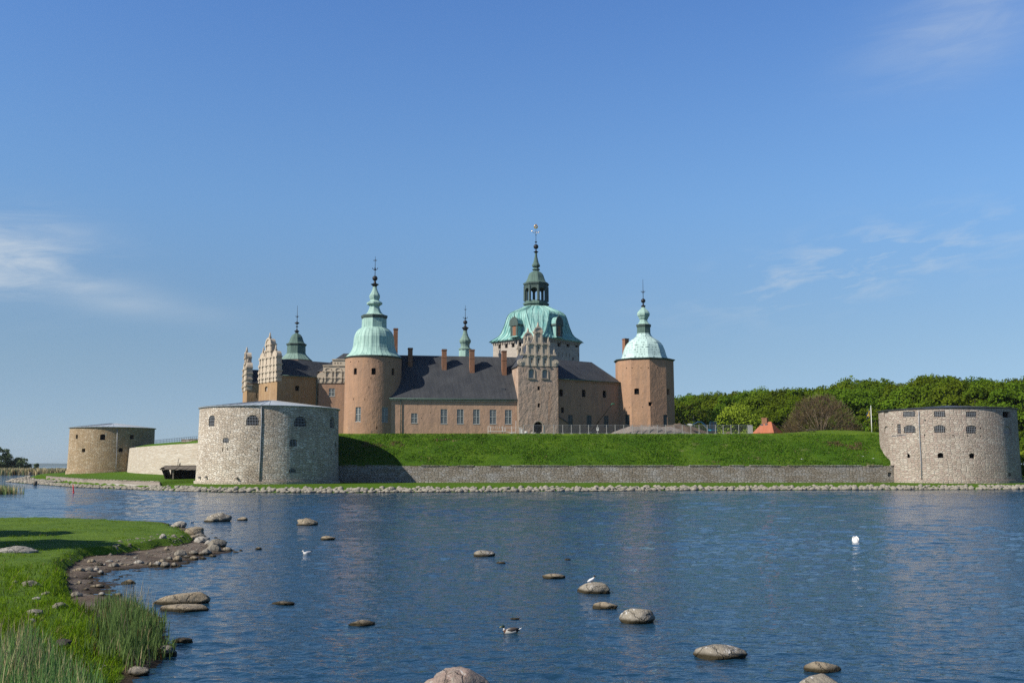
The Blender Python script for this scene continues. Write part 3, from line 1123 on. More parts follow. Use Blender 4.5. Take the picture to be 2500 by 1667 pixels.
FB = []
for (x, y, w_, h, st, ar) in ((1050, 367, 26, 60, 'dark', 0.5), (1402, 374, 66, 80, 'dark', 0.4), (1805, 372, 50, 60, 'dark', 0.4),
                              (1140, 553, 42, 54, 'dark', 0.4), (1650, 548, 54, 54, 'dark', 0.4)):
    FB.append((x / 5.6, y / 5.6 + 1000, w_ / 5.6, h / 5.6, st, ar, 0.9))
th_f, body_f, info_f = bastion("smaller looking ochre round bastion farthest left behind the lawn", 171, 379, 340, 0.25,
                               2.6, 17.1, 18.9, 'bastion_far', 'zinc', FB,
                               [[(286.5, 1047), (285.5, 1090), (284, 1130), (283.5, 1147)]], 0.5, 48)

# ------------------------------------------------------------------ white curved wall and what stands on it
wpts = [(497, 240), (480, 246), (440, 257), (400, 271), (360, 288), (335, 302), (322, 313), (317, 322), (318, 332), (330, 345)]
WPX = []
for u, Yw in wpts:
    d = ray(u, 1086)
    WPX.append(Vector((d.x * Yw / d.y, Yw, 0)))
# refine with a spline
WP2 = []
for i in range(len(WPX) - 1):
    p0 = WPX[max(0, i - 1)]
    p1, p2 = WPX[i], WPX[i + 1]
    p3 = WPX[min(len(WPX) - 1, i + 2)]
    for k in range(4):
        q = k / 4
        WP2.append(0.5 * ((2 * p1) + (p2 - p0) * q + (2 * p0 - 5 * p1 + 4 * p2 - p3) * q * q + (3 * p1 - p0 - 3 * p2 + p3) * q ** 3))
WP2.append(WPX[-1])
th = empty("curved_wall", WP2[8])
tag(th, "curved cream stone wall between the two left bastions", "stone wall")
mb = MB()
vs, fs = [], []
TOPZ = 10.15
for i, p in enumerate(WP2):
    a = WP2[max(0, i - 1)]
    b = WP2[min(len(WP2) - 1, i + 1)]
    tdir = (b - a).normalized()
    nrm = Vector((tdir.y, -tdir.x, 0))      # into the bank
    if nrm.x < 0 and i < 20:
        nrm = -nrm
    g = float(far_h(p.x, p.y)) - 1.2
    for q, z in ((p - nrm * 0.45, g), (p - nrm * 0.0, TOPZ), (p + nrm * 0.9, TOPZ), (p + nrm * 0.9, g)):
        vs.append((q.x, q.y, z))
for i in range(len(WP2) - 1):
    for k in range(3):
        fs.append((i * 4 + k, i * 4 + k + 1, (i + 1) * 4 + k + 1, (i + 1) * 4 + k))
mb.add([(v[0] - WP2[8].x, v[1] - WP2[8].y, v[2]) for v in vs], fs)
mb.build("wall_face", MAT['wall_white'], (WP2[8].x, WP2[8].y, 0), 0, th)
# grass on top of it
tb = MB()
vs, fs = [], []
cxy = Vector((-30, 330, 0))
for i, p in enumerate(WP2):
    din = (cxy - p).normalized()
    for dd, z in ((0.8, TOPZ + 0.02), (2.0, TOPZ + 0.45), (4.5, TOPZ + 1.0), (9.0, TOPZ + 1.25), (40, TOPZ + 1.4)):
        q = p + din * dd
        vs.append((q.x, q.y, z))
for i in range(len(WP2) - 1):
    for k in range(4):
        fs.append((i * 5 + k + 1, i * 5 + k, (i + 1) * 5 + k, (i + 1) * 5 + k + 1))
tb.add(vs, fs, 0, True)
tag(tb.build("rampart_top", MAT['turf']), kind='structure')
# railing
th = empty("iron_railing", WP2[6])
tag(th, "thin iron railing on the rampart above the cream curved wall", "railing")
RP = []
for p in WP2[0:34]:
    din = (cxy - p).normalized()
    RP.append(p + din * 4.5 + Vector((0, 0, TOPZ + 0.95)))
o0 = WP2[6]
ry = MB()
for z in (0.55, 1.1):
    pts = [q + Vector((0, 0, z)) - o0 for q in RP]
    ry.path(pts, [0.035] * len(pts), 4, 0, False)
ry.build("rail", MAT['iron'], o0, 0, th)
# posts
acc = 0
post = MB()
post.box(-.035, .035, -.035, .035, -0.1, 1.15)
first = None
for i in range(len(RP) - 1):
    seg = RP[i + 1] - RP[i]
    L_ = seg.length
    while acc < L_:
        q = RP[i] + seg * (acc / L_)
        if first is None:
            first = post.build("railing_post", MAT['iron'], q, 0, th)
        else:
            c = first.copy()
            COL.objects.link(c)
            place(c, q, 0, th)
        acc += 1.9
    acc -= L_
# small parapet behind the railing
pf = frame_px(444, 262, -10)
mb = MB()
xa, z0 = pf.hit(443, 1080)
xb, z1 = pf.hit(500, 1072.5)
mb.box(xa, xb, 0, 1.0, TOPZ + 0.6, z1)
mb.box(xa - .1, xb + .1, -.08, 1.08, z1, z1 + .12)
tag(mb.build("parapet", MAT['quay'], pf.o, pf.phi), "short reddish stone parapet behind the railing beside the big left bastion", "parapet")

# timber shelter by the white wall
tf = frame_px(403, 228, 4)
th = empty("timber_shelter", tf.world(4, 0, 2))
tag(th, "low tarred timber shelter with a grey plank roof against the big left bastion", "shelter")
xl_b, zb = tf.hit(403, 1162.5)
xl_t, zt = tf.hit(387, 1139)
xr = tf.hit(486, 1150)[0]
zf = tf.hit(440, 1146)[1]
mb = MB()
mb.prism_xz([(xl_b, zb - .6), (xl_b + .25, zb - .6), (xl_t + .9, zt - .2), (xl_t + .5, zt - .2)], 0.0, 5)
mb.box(xl_b + .3, xr, 3.6, 3.9, zb - .6, zt + .3)
mb.build("side_wall", MAT['wood_dark'], tf.o, tf.phi, th)
mb = MB()
npl = 26
for k in range(npl):
    x0 = xl_t + (xr - xl_t) * k / npl
    x1 = xl_t + (xr - xl_t) * (k + 1) / npl - 0.02
    dz = rr.uniform(-.16, .05)
    x00 = max(x0, xl_t + 0.35) if k == 0 else x0
    mb.add([(x00, -0.25 + dz, zf + dz), (x1, -0.25 + dz, zf + dz), (x1, 4.2, zt + .15), (x00, 4.2, zt + .15),
            (x00, -0.25 + dz, zf + .1 + dz), (x1, -0.25 + dz, zf + .1 + dz), (x1, 4.2, zt + .3), (x00, 4.2, zt + .3)],
           [(3, 2, 1, 0), (4, 5, 6, 7), (0, 1, 5, 4), (1, 2, 6, 5), (2, 3, 7, 6), (3, 0, 4, 7)])
mb.build("plank_roof", MAT['wood_grey'], tf.o, tf.phi, th)
mb = MB()
xp = tf.hit(422.5, 1150)[0]
mb.box(xp - .17, xp + .17, 0.1, .44, zb - .6, zf + .05)
mb.build("post", MAT['wood_grey'], tf.o, tf.phi, th)
mb = MB()
p1 = tf.hit(434, 1137, 3.5)
p2 = tf.hit(437, 1118, 3.5)
mb.path([(p1[0], 3.5, p1[1] - .3), (p1[0] + .05, 3.5, p1[1] + 1.0), (p2[0] - .1, 3.5, p2[1] - .5), (p2[0] + .05, 3.5, p2[1])], [.07, .06, .06, .05], 6)
p3 = tf.hit(439, 1137, 3.5)
mb.path([(p3[0], 3.5, p3[1] - .3), (p3[0], 3.5, p3[1] + .5), (p3[0] + .1, 3.5, p3[1] + .75)], [.14, .14, .1], 6)
mb.build("mooring_post", MAT['wood_dark'], tf.o, tf.phi, th)

# quay wall
th = empty("quay_wall", (QX[2], QY[2], 1))
tag(th, "low straight stone quay wall above the waterline left of the big bastion", "quay wall")
mb = MB()
vs, fs = [], []
for i in range(len(QX)):
    for (dy, z) in ((0, -0.3), (0.06, 1.48), (0.75, 1.48), (0.75, -.3)):
        vs.append((QX[i] - QX[2], QY[i] + dy - QY[2], z + (0.0 if i < 4 else 0.0)))
for i in range(len(QX) - 1):
    for k in range(3):
        fs.append((i * 4 + k, (i + 1) * 4 + k, (i + 1) * 4 + k + 1, i * 4 + k + 1))
e = (len(QX) - 1) * 4
fs.append((e, e + 3, e + 2, e + 1))
fs.append((0, 1, 2, 3))
mb.add(vs, fs)
mb.build("wall_face", MAT['quay'], (QX[2], QY[2], 0), 0, th)
mb = MB()
for i in range(len(QX) - 1):
    n = max(1, int(math.hypot(QX[i + 1] - QX[i], QY[i + 1] - QY[i]) / 2.4))
    for k in range(n):
        a, b = k / n, (k + 1) / n - 0.02
        xa, xb = QX[i] + (QX[i + 1] - QX[i]) * a, QX[i] + (QX[i + 1] - QX[i]) * b
        ya, yb = QY[i] + (QY[i + 1] - QY[i]) * a, QY[i] + (QY[i + 1] - QY[i]) * b
        zt_ = 1.60 + rr.uniform(-.03, .05)
        mb.add([(xa - QX[2], ya - .08 - QY[2], 1.49), (xb - QX[2], yb - .08 - QY[2], 1.49), (xb - QX[2], yb + .85 - QY[2], 1.49), (xa - QX[2], ya + .85 - QY[2], 1.49),
                (xa - QX[2], ya - .08 - QY[2], zt_), (xb - QX[2], yb - .08 - QY[2], zt_), (xb - QX[2], yb + .85 - QY[2], zt_), (xa - QX[2], ya + .85 - QY[2], zt_)],
               [(3, 2, 1, 0), (4, 5, 6, 7), (0, 1, 5, 4), (1, 2, 6, 5), (2, 3, 7, 6), (3, 0, 4, 7)])
mb.build("coping", MAT['quay'], (QX[2], QY[2], 0), 0, th)

# ------------------------------------------------------------------ the castle
castle = empty("castle", (0, 252, 12.4))
tag(castle, "red-brown castle with green copper domes and dark slate roofs behind the grassy bank", "castle")
BZ = 9.0          # walls start below the terrace


def zz(pts, s, u0, v0):
    return [(x / s + u0, y / s + v0) for x, y in pts]


def prof_px(pts, s, v0, Y):
    """pts: (y in enlargement, half width in enlargement) from bottom to top"""
    out = []
    for y, hw in pts:
        v = y / s + v0
        out.append((hw / s * mpp(v, Y), zat(v, Y)))
    return out


def finial_ornament(mb, z, r, mi=0):
    """a small fleur cross of four curled arms"""
    for a in (0, pi / 2, pi, 3 * pi / 2):
        c, s = cos(a), sin(a)
        mb.path([(0, 0, z - r * .5), (c * r * .55, s * r * .55, z - r * .15), (c * r, s * r, z + r * .25), (c * r * .75, s * r * .75, z + r * .6)],
                [r * .10, r * .13, r * .12, r * .05], 5, mi, False)
    mb.lathe([(0.02, z - r * .55), (r * .28, z - r * .2), (r * .28, z + r * .1), (0.02, z + r * .5)], 8, mi=mi)


def rod(mb, z0, z1, r0=0.11, r1=0.035):
    mb.path([(0, 0, z0), (0, 0, z1)], [r0, r1], 6, 0, False)


# ---- round tower (left)
Y = 252
u0 = 909
X = (u0 - 1250) / F * Y / ray(u0, 1058).y
R = 69 * mpp(960, Y - 2)
ztop = zat(873.5, Y - 4)
mb = MB()
mb.lathe([(R + .12, BZ), (R + .05, 20), (R, ztop - 1.2), (R + .02, ztop)], 96)
tower = mb.build("round_tower", MAT['plaster_tower'], (X, Y, 0), 0, castle)
tower['label'] = "round red-brown tower with a pale green copper dome and lantern spire"
S, UU, VV = 3.266, 560, 600
it = []
for (x, y, w_, h, st, ar, d) in ((1004, 1000, 24, 52, 'dark', 0.5, .5), (1150, 1000, 34, 52, 'dark', 0.4, .5), (1306, 1004, 22, 54, 'dark', 0.4, .5),
                                 (1027, 1343, 42, 116, 'frame', 0, .28), (1240, 1345, 48, 122, 'frame', 0, .28), (1175, 1450, 8, 24, 'dark', 0, .4),
                                 (966, 925, 7, 8, 'hole', 0, .3), (1030, 922, 7, 8, 'hole', 0, .3), (1105, 922, 7, 8, 'hole', 0, .3),
                                 (1190, 925, 7, 8, 'hole', 0, .3), (1275, 928, 7, 8, 'hole', 0, .3), (990, 1222, 4, 18, 'hole', 0, .2),
                                 (1080, 1222, 4, 18, 'hole', 0, .2), (1128, 1055, 4, 22, 'hole', 0, .2), (1112, 1125, 5, 14, 'hole', 0, .2)):
    it.append((x / S + UU, y / S + VV, w_ / S, h / S, st, ar, d))
round_openings(tower, X, Y, R, it)
mb = MB()
mb.lathe([(R + .02, ztop - .02), (R + .32, ztop + .14), (R + .34, ztop + .3), (R - .2, ztop + .34)], 64)
mb.build("cornice", MAT['copper_black'], (X, Y, 0), 0, tower)
mb = MB()
P = prof_px([(893, 224), (884, 216), (868, 196), (850, 183), (825, 172), (795, 165), (760, 162), (735, 160), (712, 153), (690, 142), (672, 124), (660, 106)], S, VV, Y)
mb.lathe(P, 16, ph=0, mi=0)
P = prof_px([(662, 103), (655, 100), (582, 98)], S, VV, Y)
mb.lathe(P, 8, ph=0, mi=0)
P = prof_px([(584, 99), (575, 104), (562, 107), (557, 104)], S, VV, Y)
mb.lathe(P, 8, ph=0, mi=1)
P = prof_px([(558, 100), (552, 84), (545, 68), (528, 54), (508, 45), (490, 39), (484, 40), (476, 48), (468, 62), (455, 63), (447, 50), (440, 38), (430, 35),
             (422, 40), (405, 43), (395, 42), (378, 32), (358, 22), (340, 17), (326, 15)], S, VV, Y)
mb.lathe(P, 8, ph=0, mi=0)
mb.build("dome", [MAT['copper'], MAT['copper_black']], (X, Y, 0), 0, tower)
mb = MB()
mb.lathe(prof_px([(328, 15), (318, 20), (308, 34), (300, 12), (280, 7)], S, VV, Y), 12)
zb_ = zat(260 / S + VV, Y)
rb_ = 21 / S * mpp(680, Y)
mb.lathe([(rb_ * sin(pi * k / 8) + .01, zb_ - rb_ * cos(pi * k / 8)) for k in range(9)], 14, smooth=True)
rod(mb, zat(285 / S + VV, Y), zat(85 / S + VV, Y))
finial_ornament(mb, zat(186 / S + VV, Y), 22 / S * mpp(650, Y))
zz_ = zat(116 / S + VV, Y)
mb.box(-.5, .45, -.02, .02, zz_ - .12, zz_ + .05)
mb.box(-.06, .06, -.02, .02, zz_ - .5, zz_ + .4)
mb.build("finial", MAT['iron'], (X, Y, 0), 0, tower)

# ---- left wing
fr = frame_px(978, 247.5, 9)
L = fr.hit(1264, 1000)[0]
ze = fr.hit(1120, 974)[1]
DEP = 20.0
mb = MB()
mb.box(-3.0, L + 3, 0, DEP, BZ, ze)
wing = mb.build("wing", MAT['plaster_wing'], fr.o, fr.phi, castle)
wing['label'] = "long low wing with tall pale framed windows under a steep slate roof"
S, UU, VV = 4.354, 960, 720
it = []
for (xa, xb, ya, yb) in ((190, 258, 1257, 1362), (503, 576, 1213, 1367), (677, 750, 1215, 1368), (849, 921, 1216, 1370), (1025, 1096, 1219, 1370), (1188, 1260, 1220, 1371)):
    it.append(((xa + xb) / 2 / S + UU, (ya + yb) / 2 / S + VV, (xb - xa) / S, (yb - ya) / S, 'frame', 0, .22))
for x, y in ((138, 1158), (260, 1165), (392, 1165), (398, 1250), (300, 1310)):
    it.append((x / S + UU, y / S + VV, 2, 2.2, 'hole', 0, .2))
flat_openings(wing, fr, it)
zr = fr.hit(1120, 869.5, DEP / 2)[1]
mb = MB()
ov = 0.45
mb.prism_yz([(-ov, ze - .15), (0, ze + .02), (DEP, ze + .02), (DEP + ov, ze - .15), (DEP + ov, ze + .05), (DEP / 2, zr), (-ov, ze + .05)], -3.5, L + 5.5)
roof = mb.build("roof", MAT['slate'], fr.o, fr.phi, wing)
mb = MB()
mb.path([(-3, -ov - .08, ze - .05), (L + .4, -ov - .08, ze - .05)], [.13, .13], 6)
mb.box(-3, L + .3, -.22, -.003, ze - .62, ze - .16, 1)
for k in range(60):
    x = -2.8 + (L + 3) * k / 60
    mb.box(x, x + .22, -.30, -.225, ze - .44, ze - .16, 1)
mb.build("gutter", [MAT['copper_dark'], MAT['stucco_grey']], fr.o, fr.phi, wing)
for (u, va, vb) in ((978.5, 975, 1060), (1263.5, 978, 1062)):
    mb = MB()
    x1, z1 = fr.hit(u, va, -.2)
    x0, z0 = fr.hit(u, vb, -.2)
    mb.path([(x1, -.5, z1 + .3), (x1, -.2, z1 - .6), (x0, -.2, z0 - 2)], [.10, .10, .10], 6)
    mb.build("drainpipe", MAT['copper_black'], fr.o, fr.phi, wing)


def roof_hit(fr, u, v, p0, n):
    """pixel ray against the plane through local p0 with local normal n -> local point"""
    d = ray(u, v)
    nw = fr.ex * n[0] + fr.ey * n[1] + Vector((0, 0, n[2]))
    pw = fr.world(*p0)
    t_ = (pw - Vector((0, 0, H))).dot(nw) / d.dot(nw)
    p = Vector((0, 0, H)) + d * t_ - fr.o
    return Vector((p.dot(fr.ex), p.dot(fr.ey), p.z))


def chimney(fr, parent, x, y, w_, d, z0, z1, mat='brick'):
    mb = MB()
    mb.box(x - w_ / 2, x + w_ / 2, y, y + d, z0, z1 - .35)
    mb.box(x - w_ / 2 - .1, x + w_ / 2 + .1, y - .1, y + d + .1, z1 - .35, z1 - .12)
    mb.box(x - w_ / 2 - .03, x + w_ / 2 + .03, y - .03, y + d + .03, z1 - .12, z1, 1)
    zm = z0 + (z1 - z0) * .62
    mb.box(x - w_ / 2 - .05, x + w_ / 2 + .05, y - .05, y + d + .05, zm, zm + .14)
    return mb.build("chimney", [MAT[mat], MAT['lead']], fr.o, fr.phi, parent)


nrm = Vector((0, -(zr - ze), DEP / 2 + ov)).normalized()
for (xa, xb, yt, yb) in ((157, 205, 561, 764), (519, 568, 575, 800), (814, 865, 577, 830), (1158, 1207, 590, 855)):
    p = roof_hit(fr, (xa + xb) / 2 / S + UU, yb / S + VV, (0, -ov, ze), nrm)
    ztop_ = fr.hit((xa + xb) / 2 / S + UU, yt / S + VV, p.y)[1]
    chimney(fr, wing, p.x, p.y, (xb - xa) / S * mpp(860, 252), 1.5, p.z - .5, ztop_)
xx, zt_ = fr.hit(966.5, 801, 13)
chimney(fr, wing, xx, 13, 1.1, 1.4, ze + 3, zt_)
p = roof_hit(fr, 1168 / S + UU, 1012 / S + VV, (0, -ov, ze), nrm)
mb = MB()
mb.box(p.x - .55, p.x + .55, p.y, p.y + 1.0, p.z - .3, p.z + .55)
mb.build("roof_hatch", MAT['lead'], fr.o, fr.phi, wing)

# ---- stepped gables


def scroll(mb, cx, z0, r, y0, y1, sgn):
    """volute disc with boss"""
    n = 16
    mb.prism_xz([(cx + r * cos(2 * pi * k / n), z0 + r * sin(2 * pi * k / n)) for k in range(n)], y0, y1)
    mb.prism_xz([(cx + r * .62 * cos(2 * pi * k / n), z0 + r * .62 * sin(2 * pi * k / n)) for k in range(n)], y0 - .10, y0)
    mb.lathe([(r * .25, 0), (r * .2, .1), (.01, .16)], 8, c=(0, 0))
    b = len(mb.v) - 24
    for i in range(b, len(mb.v)):
        x, y, z = mb.v[i]
        mb.v[i] = (cx + x, y0 - .10 - z, z0 + y)


def pinnacle(mb, x, y, z, h, r):
    mb.box(x - r, x + r, y - r, y + r, z, z + h * .22)
    mb.lathe([(r * 1.25, z + h * .22), (r * 1.25, z + h * .30), (r * .75, z + h * .33), (r * .95, z + h * .45), (r * .55, z + h * .8), (.02, z + h)], 8, c=(x, y))


def gable(name, fr, parent, xc, z0, tiers, top, mat, t_=0.9, y0=-.12, openings=()):
    """tiers: (half width, height, [pilaster x], shoulder)"""
    mb = MB()
    z = z0
    prev = None
    for i, (hw, h, pil, sh_) in enumerate(tiers):
        mb.box(xc - hw, xc + hw, y0, y0 + t_, z, z + h)
        mb.box(xc - hw - .22, xc + hw + .22, y0 - .24, y0 + t_ + .1, z + h - .28, z + h + .02)
        mb.box(xc - hw - .10, xc + hw + .10, y0 - .12, y0 + t_ + .05, z + h - .44, z + h - .285)
        for px_ in pil:
            mb.box(xc + px_ - .22, xc + px_ + .22, y0 - .16, y0 - .003, z, z + h - .45)
            mb.box(xc + px_ - .30, xc + px_ + .30, y0 - .22, y0 - .163, z, z + .3)
            mb.box(xc + px_ - .30, xc + px_ + .30, y0 - .32, y0 - .245, z + h - .6, z + h + .03)
        if sh_:
            hp = tiers[i - 1][0] if i else sh_[1]
            for sg in (-1, 1):
                if sh_[0] == 'volute':
                    scroll(mb, xc + sg * (hw + sh_[1]), z + sh_[2], sh_[2], y0 - .02, y0 + .45, sg)
                    mb.prism_xz([(xc + sg * q, z + w__) for q, w__ in ([(hw - .05, 0), (hw + sh_[1], 0), (hw + sh_[1] * .55, h * .62), (hw + sh_[1] * .3, h * .97), (hw - .05, h * .97)][::sg])], y0 + .02, y0 + .40)
                elif sh_[0] == 'pin':
                    xp_ = xc + sg * (hp - .25)
                    mb.box(xc + sg * (hp - .25) - .34, xc + sg * (hp - .25) + .34, y0 - .1, y0 + .5, z + .02, z + .35)
                    pinnacle(mb, xp_, y0 + .2, z + .35, sh_[1], .26)
                    n = 8
                    c0 = hp - .7
                    poly = [(hw - .02, 0), (c0, 0)] + [(c0 - (c0 - hw) * sin(pi / 2 * k / n), h * .78 * (1 - cos(pi / 2 * k / n))) for k in range(n + 1)][1:]
                    if c0 > hw + .15:
                        mb.prism_xz([(xc + sg * a, z + .02 + b_) for a, b_ in poly[::sg]], y0 + .05, y0 + .5)
                elif sh_[0] == 'arch':
                    r = sh_[1]
                    n = 12
                    xa_ = xc + sg * (hp - r - .05)
                    mb.prism_xz([(xa_ + r * cos(pi * k / n), z + .02 + r * sin(pi * k / n)) for k in range(n + 1)], y0 - .05, y0 + t_)
                    mb.prism_xz([(xa_ + r * .7 * cos(pi * k / n), z + .02 + r * .7 * sin(pi * k / n)) for k in range(n + 1)], y0 - .12, y0 - .053)
                    pinnacle(mb, xa_, y0 + .3, z + r - .05, sh_[2], .28)
        z += h
    hw = tiers[-1][0]
    n = 14
    r = top[0]
    mb.prism_xz([(xc + r * cos(pi * k / n), z + .02 + r * sin(pi * k / n)) for k in range(n + 1)], y0 - .1, y0 + t_)
    mb.prism_xz([(xc + r * .72 * cos(pi * k / n), z + .02 + r * .72 * sin(pi * k / n)) for k in range(n + 1)], y0 - .02, y0 + t_ + .02, 0)
    for k in range(n):
        a, b_ = pi * k / n, pi * (k + 1) / n
        mb.prism_xz([(xc + r * 1.1 * cos(a), z + .02 + r * 1.1 * sin(a)), (xc + r * 1.1 * cos(b_), z + .02 + r * 1.1 * sin(b_)),
                     (xc + r * .80 * cos(b_), z + .02 + r * .80 * sin(b_)), (xc + r * .80 * cos(a), z + .02 + r * .80 * sin(a))], y0 - .26, y0 - .103)
    pinnacle(mb, xc, y0 + .3, z + r * 1.02, top[1], .3)
    for (x, z_, w_, h) in openings:
        mb.box(xc + x - w_ / 2, xc + x + w_ / 2, y0 - .006, y0 + .05, z0 + z_, z0 + z_ + h, 1)
    return mb.build(name, [MAT[mat], MAT['void']], fr.o, fr.phi, parent)


# ---- gate tower
fr = frame_px(1265.5, 251.0, 13)
GW = fr.hit(1363, 1000)[0]
GD = 10.5
zg = fr.hit(1314, 894.5)[1]
mb = MB()
mb.box(0, GW, 0, GD, BZ, zg)
gt = mb.build("gate_tower", MAT['plaster_rough'], fr.o, fr.phi, castle)
gt['label'] = "square tower with worn plaster, an arched door and a cream stepped gable"
it = []
for (x, y, w_, h, st, ar, d) in ((1469, 834, 58, 98, 'blind', 0.9, .3), (1612, 838, 55, 94, 'blind', 0.9, .3), (1547, 991, 26, 42, 'dark', 0, .5),
                                 (1548, 1172, 26, 44, 'dark', 0, .5), (1541, 1420, 92, 150, 'dark', 1.0, 1.2)):
    it.append((x / S + UU, y / S + VV, w_ / S, h / S, st, ar, d))
flat_openings(gt, fr, it)
for c in gt.children:
    if c.name.startswith("window") and c.dimensions.x > 1.8:
        c.name = "door"
# moulded surrounds of the blind windows and the door arch
for (x, y, w_, h, ar) in ((1469, 834, 58, 98, .9), (1612, 838, 55, 94, .9), (1541, 1420, 92, 150, 1.0)):
    xa, z0 = fr.hit((x - w_ / 2) / S + UU, (y + h / 2) / S + VV)
    xb, z1 = fr.hit((x + w_ / 2) / S + UU, (y - h / 2) / S + VV)
    pin = arch_poly(xb - xa, z1 - z0, ar)[2:]
    pout = arch_poly(xb - xa + .5, z1 - z0 + .25, ar)[2:]
    mb = MB()
    xm = (xa + xb) / 2
    for k in range(len(pin) - 1):
        mb.prism_xz([(xm + pin[k][0], z0 + pin[k][1]), (xm + pout[k][0], z0 + pout[k][1]), (xm + pout[k + 1][0], z0 + pout[k + 1][1]), (xm + pin[k + 1][0], z0 + pin[k + 1][1])], -.12, -.003)
    for sg in (-1, 1):
        xs_ = xm + sg * (xb - xa) / 2
        zt2 = z0 + pin[0][1]
        mb.box(min(xs_, xs_ + sg * .25), max(xs_, xs_ + sg * .25), -.12, -.003, z0, zt2)
    mb.box(xa - .35, xb + .35, -.25, -.003, z0 - .22, z0 - .004)
    mb.build("window_surround" if w_ < 80 else "door_surround", MAT['stucco_grey'], fr.o, fr.phi, gt)
k_ = GW / (98 * .0239 * 4.354)
m_ = .0239 / cos(fr.phi)
tiers = [(110 * m_ + .28, 127 * .0239, [-110 * m_, -33 * m_, 38 * m_, 110 * m_], ('volute', 1.35, .92)),
         (110 * m_ + .25, 120 * .0239, [-110 * m_, -33 * m_, 38 * m_, 110 * m_], ('pin', 1.75)),
         (1.12, 125 * .0239, [-.85, .85], ('pin', 1.55))]
tiers[0] = (tiers[0][0], tiers[0][1], tiers[0][2], ('volute', 1.55, .92))
op = [(-70 * m_, .8, .22, 1.2), (2 * m_, .8, .22, 1.2), (73 * m_, .8, .22, 1.2), (0, 3.8, .2, 1.4)]


def gable_gate(name, fr2, par):
    # widen the first step so that the pinnacles of the second stand above its volutes
    g = gable(name, fr2, par, GW / 2, zg + .05, tiers, (1.1, 1.35), 'stucco', .7, -.1, op)
    return g


tiers[1] = (tiers[1][0], tiers[1][1], tiers[1][2], ('pin', 1.75))
_t0 = tiers[0]
# the shoulder code reads the half width of the step below: give it the full width of the tower
tiers_fix = [(_t0[0], _t0[1], _t0[2], _t0[3])] + tiers[1:]
gable_gate("gable", fr, gt)
for sg in (-1, 1):
    pass
for sg in (-1, 1):
    mbp = MB()
    xq = GW / 2 + sg * (GW / 2 - 1.0)
    zq = zg + .05 + tiers[0][1]
    mbp.box(GW / 2 + sg * tiers[0][0] if sg > 0 else xq - .5, xq + .5 if sg > 0 else GW / 2 + sg * tiers[0][0], -.36, .45, zq - .27, zq + .01)
    mbp.box(xq - .32, xq + .32, -.2, .4, zq + .01, zq + .35)
    pinnacle(mbp, xq, .1, zq + .35, 1.7, .26)
    n = 8
    hw = tiers[1][0]
    c0 = GW / 2 - 1.5
    poly = [(hw - .02, 0), (c0, 0)] + [(c0 - (c0 - hw) * sin(pi / 2 * k / n), 2.3 * (1 - cos(pi / 2 * k / n))) for k in range(n + 1)][1:]
    if c0 > hw + .1:
        mbp.prism_xz([(GW / 2 + sg * a, zq + .02 + b_) for a, b_ in poly[::sg]], -.05, .4)
    mbp.build("pinnacle", MAT['stucco'], fr.o, fr.phi, gt)
fb = Frame(fr.world(0, GD + .1, 0).x, fr.world(0, GD + .1, 0).y, 13)
gable_gate("gable", fb, gt)
mb = MB()
hwr = GW / 2
prof = [(hwr + .35, -.1), (hwr - 1.1, 1.9), (hwr - 2.4, 4.0), (hwr - 4.0, 6.3), (0, 7.6)]
poly = [(GW / 2 + a, zg + b) for a, b in prof] + [(GW / 2 - a, zg + b) for a, b in prof[-2::-1]]
mb.prism_xz(poly, .62, GD)
mb.build("roof", MAT['slate_y'], fr.o, fr.phi, gt)

# ---- right wing
fr = frame_px(1362, 255.0, 35)
L = fr.hit(1513, 1000)[0]
ze = fr.hit(1440, 929.5)[1]
DEP = 15.0
mb = MB()
mb.box(-1.0, L + 1.0, 0, DEP, BZ, ze)
wr = mb.build("wing", MAT['plaster'], fr.o, fr.phi, castle)
wr['label'] = "shaded wing between the gate tower and the octagonal tower"
S2, U2, V2 = 3.647, 1340, 650
it = []
for (x, y, w_, h, st, ar, d) in ((110, 1125, 34, 60, 'dark', .4, .5), (312, 1130, 34, 64, 'dark', .4, .5), (496, 1137, 32, 62, 'dark', .4, .5),
                                 (192, 1373, 40, 100, 'frame_dark', 0, .25), (358, 1375, 42, 98, 'frame_dark', 0, .25), (510, 1378, 40, 96, 'frame_dark', 0, .25),
                                 (122, 1280, 26, 50, 'dark', .6, .3), (97, 1412, 16, 26, 'dark', 0, .4), (278, 1240, 8, 12, 'hole', 0, .2), (595, 1300, 8, 12, 'hole', 0, .2)):
    it.append((x / S2 + U2, y / S2 + V2, w_ / S2, h / S2, st, ar, d))
flat_openings(wr, fr, it)
zr = fr.hit(1404, 881, DEP / 2)[1]
xrid = fr.hit(1444, 882, DEP / 2)[0]
xe = L + .4
mb = MB()
a = [(-1, -.45, ze), (xe, -.45, ze), (xe, DEP + .45, ze), (-1, DEP + .45, ze), (-1, DEP / 2, zr), (xrid, DEP / 2, zr)]
mb.add(a, [(0, 1, 5, 4), (1, 2, 5), (2, 3, 4, 5), (3, 0, 4), (3, 2, 1, 0)])
mb.build("roof", MAT['slate'], fr.o, fr.phi, wr)
mb = MB()
mb.path([(-.5, -.55, ze), (xe, -.55, ze)], [.13, .13], 6)
mb.box(-.5, L, -.2, -.003, ze - .5, ze - .03, 1)
mb.build("gutter", [MAT['copper_dark'], MAT['plaster']], fr.o, fr.phi, wr)
mb = MB()
x1, z1 = fr.hit(1513.5, 936, -.2)
mb.path([(x1, -.5, ze - .1), (x1, -.2, ze - .9), (x1, -.2, 10)], [.11] * 3, 6)
mb.build("drainpipe", MAT['copper_black'], fr.o, fr.phi, wr)
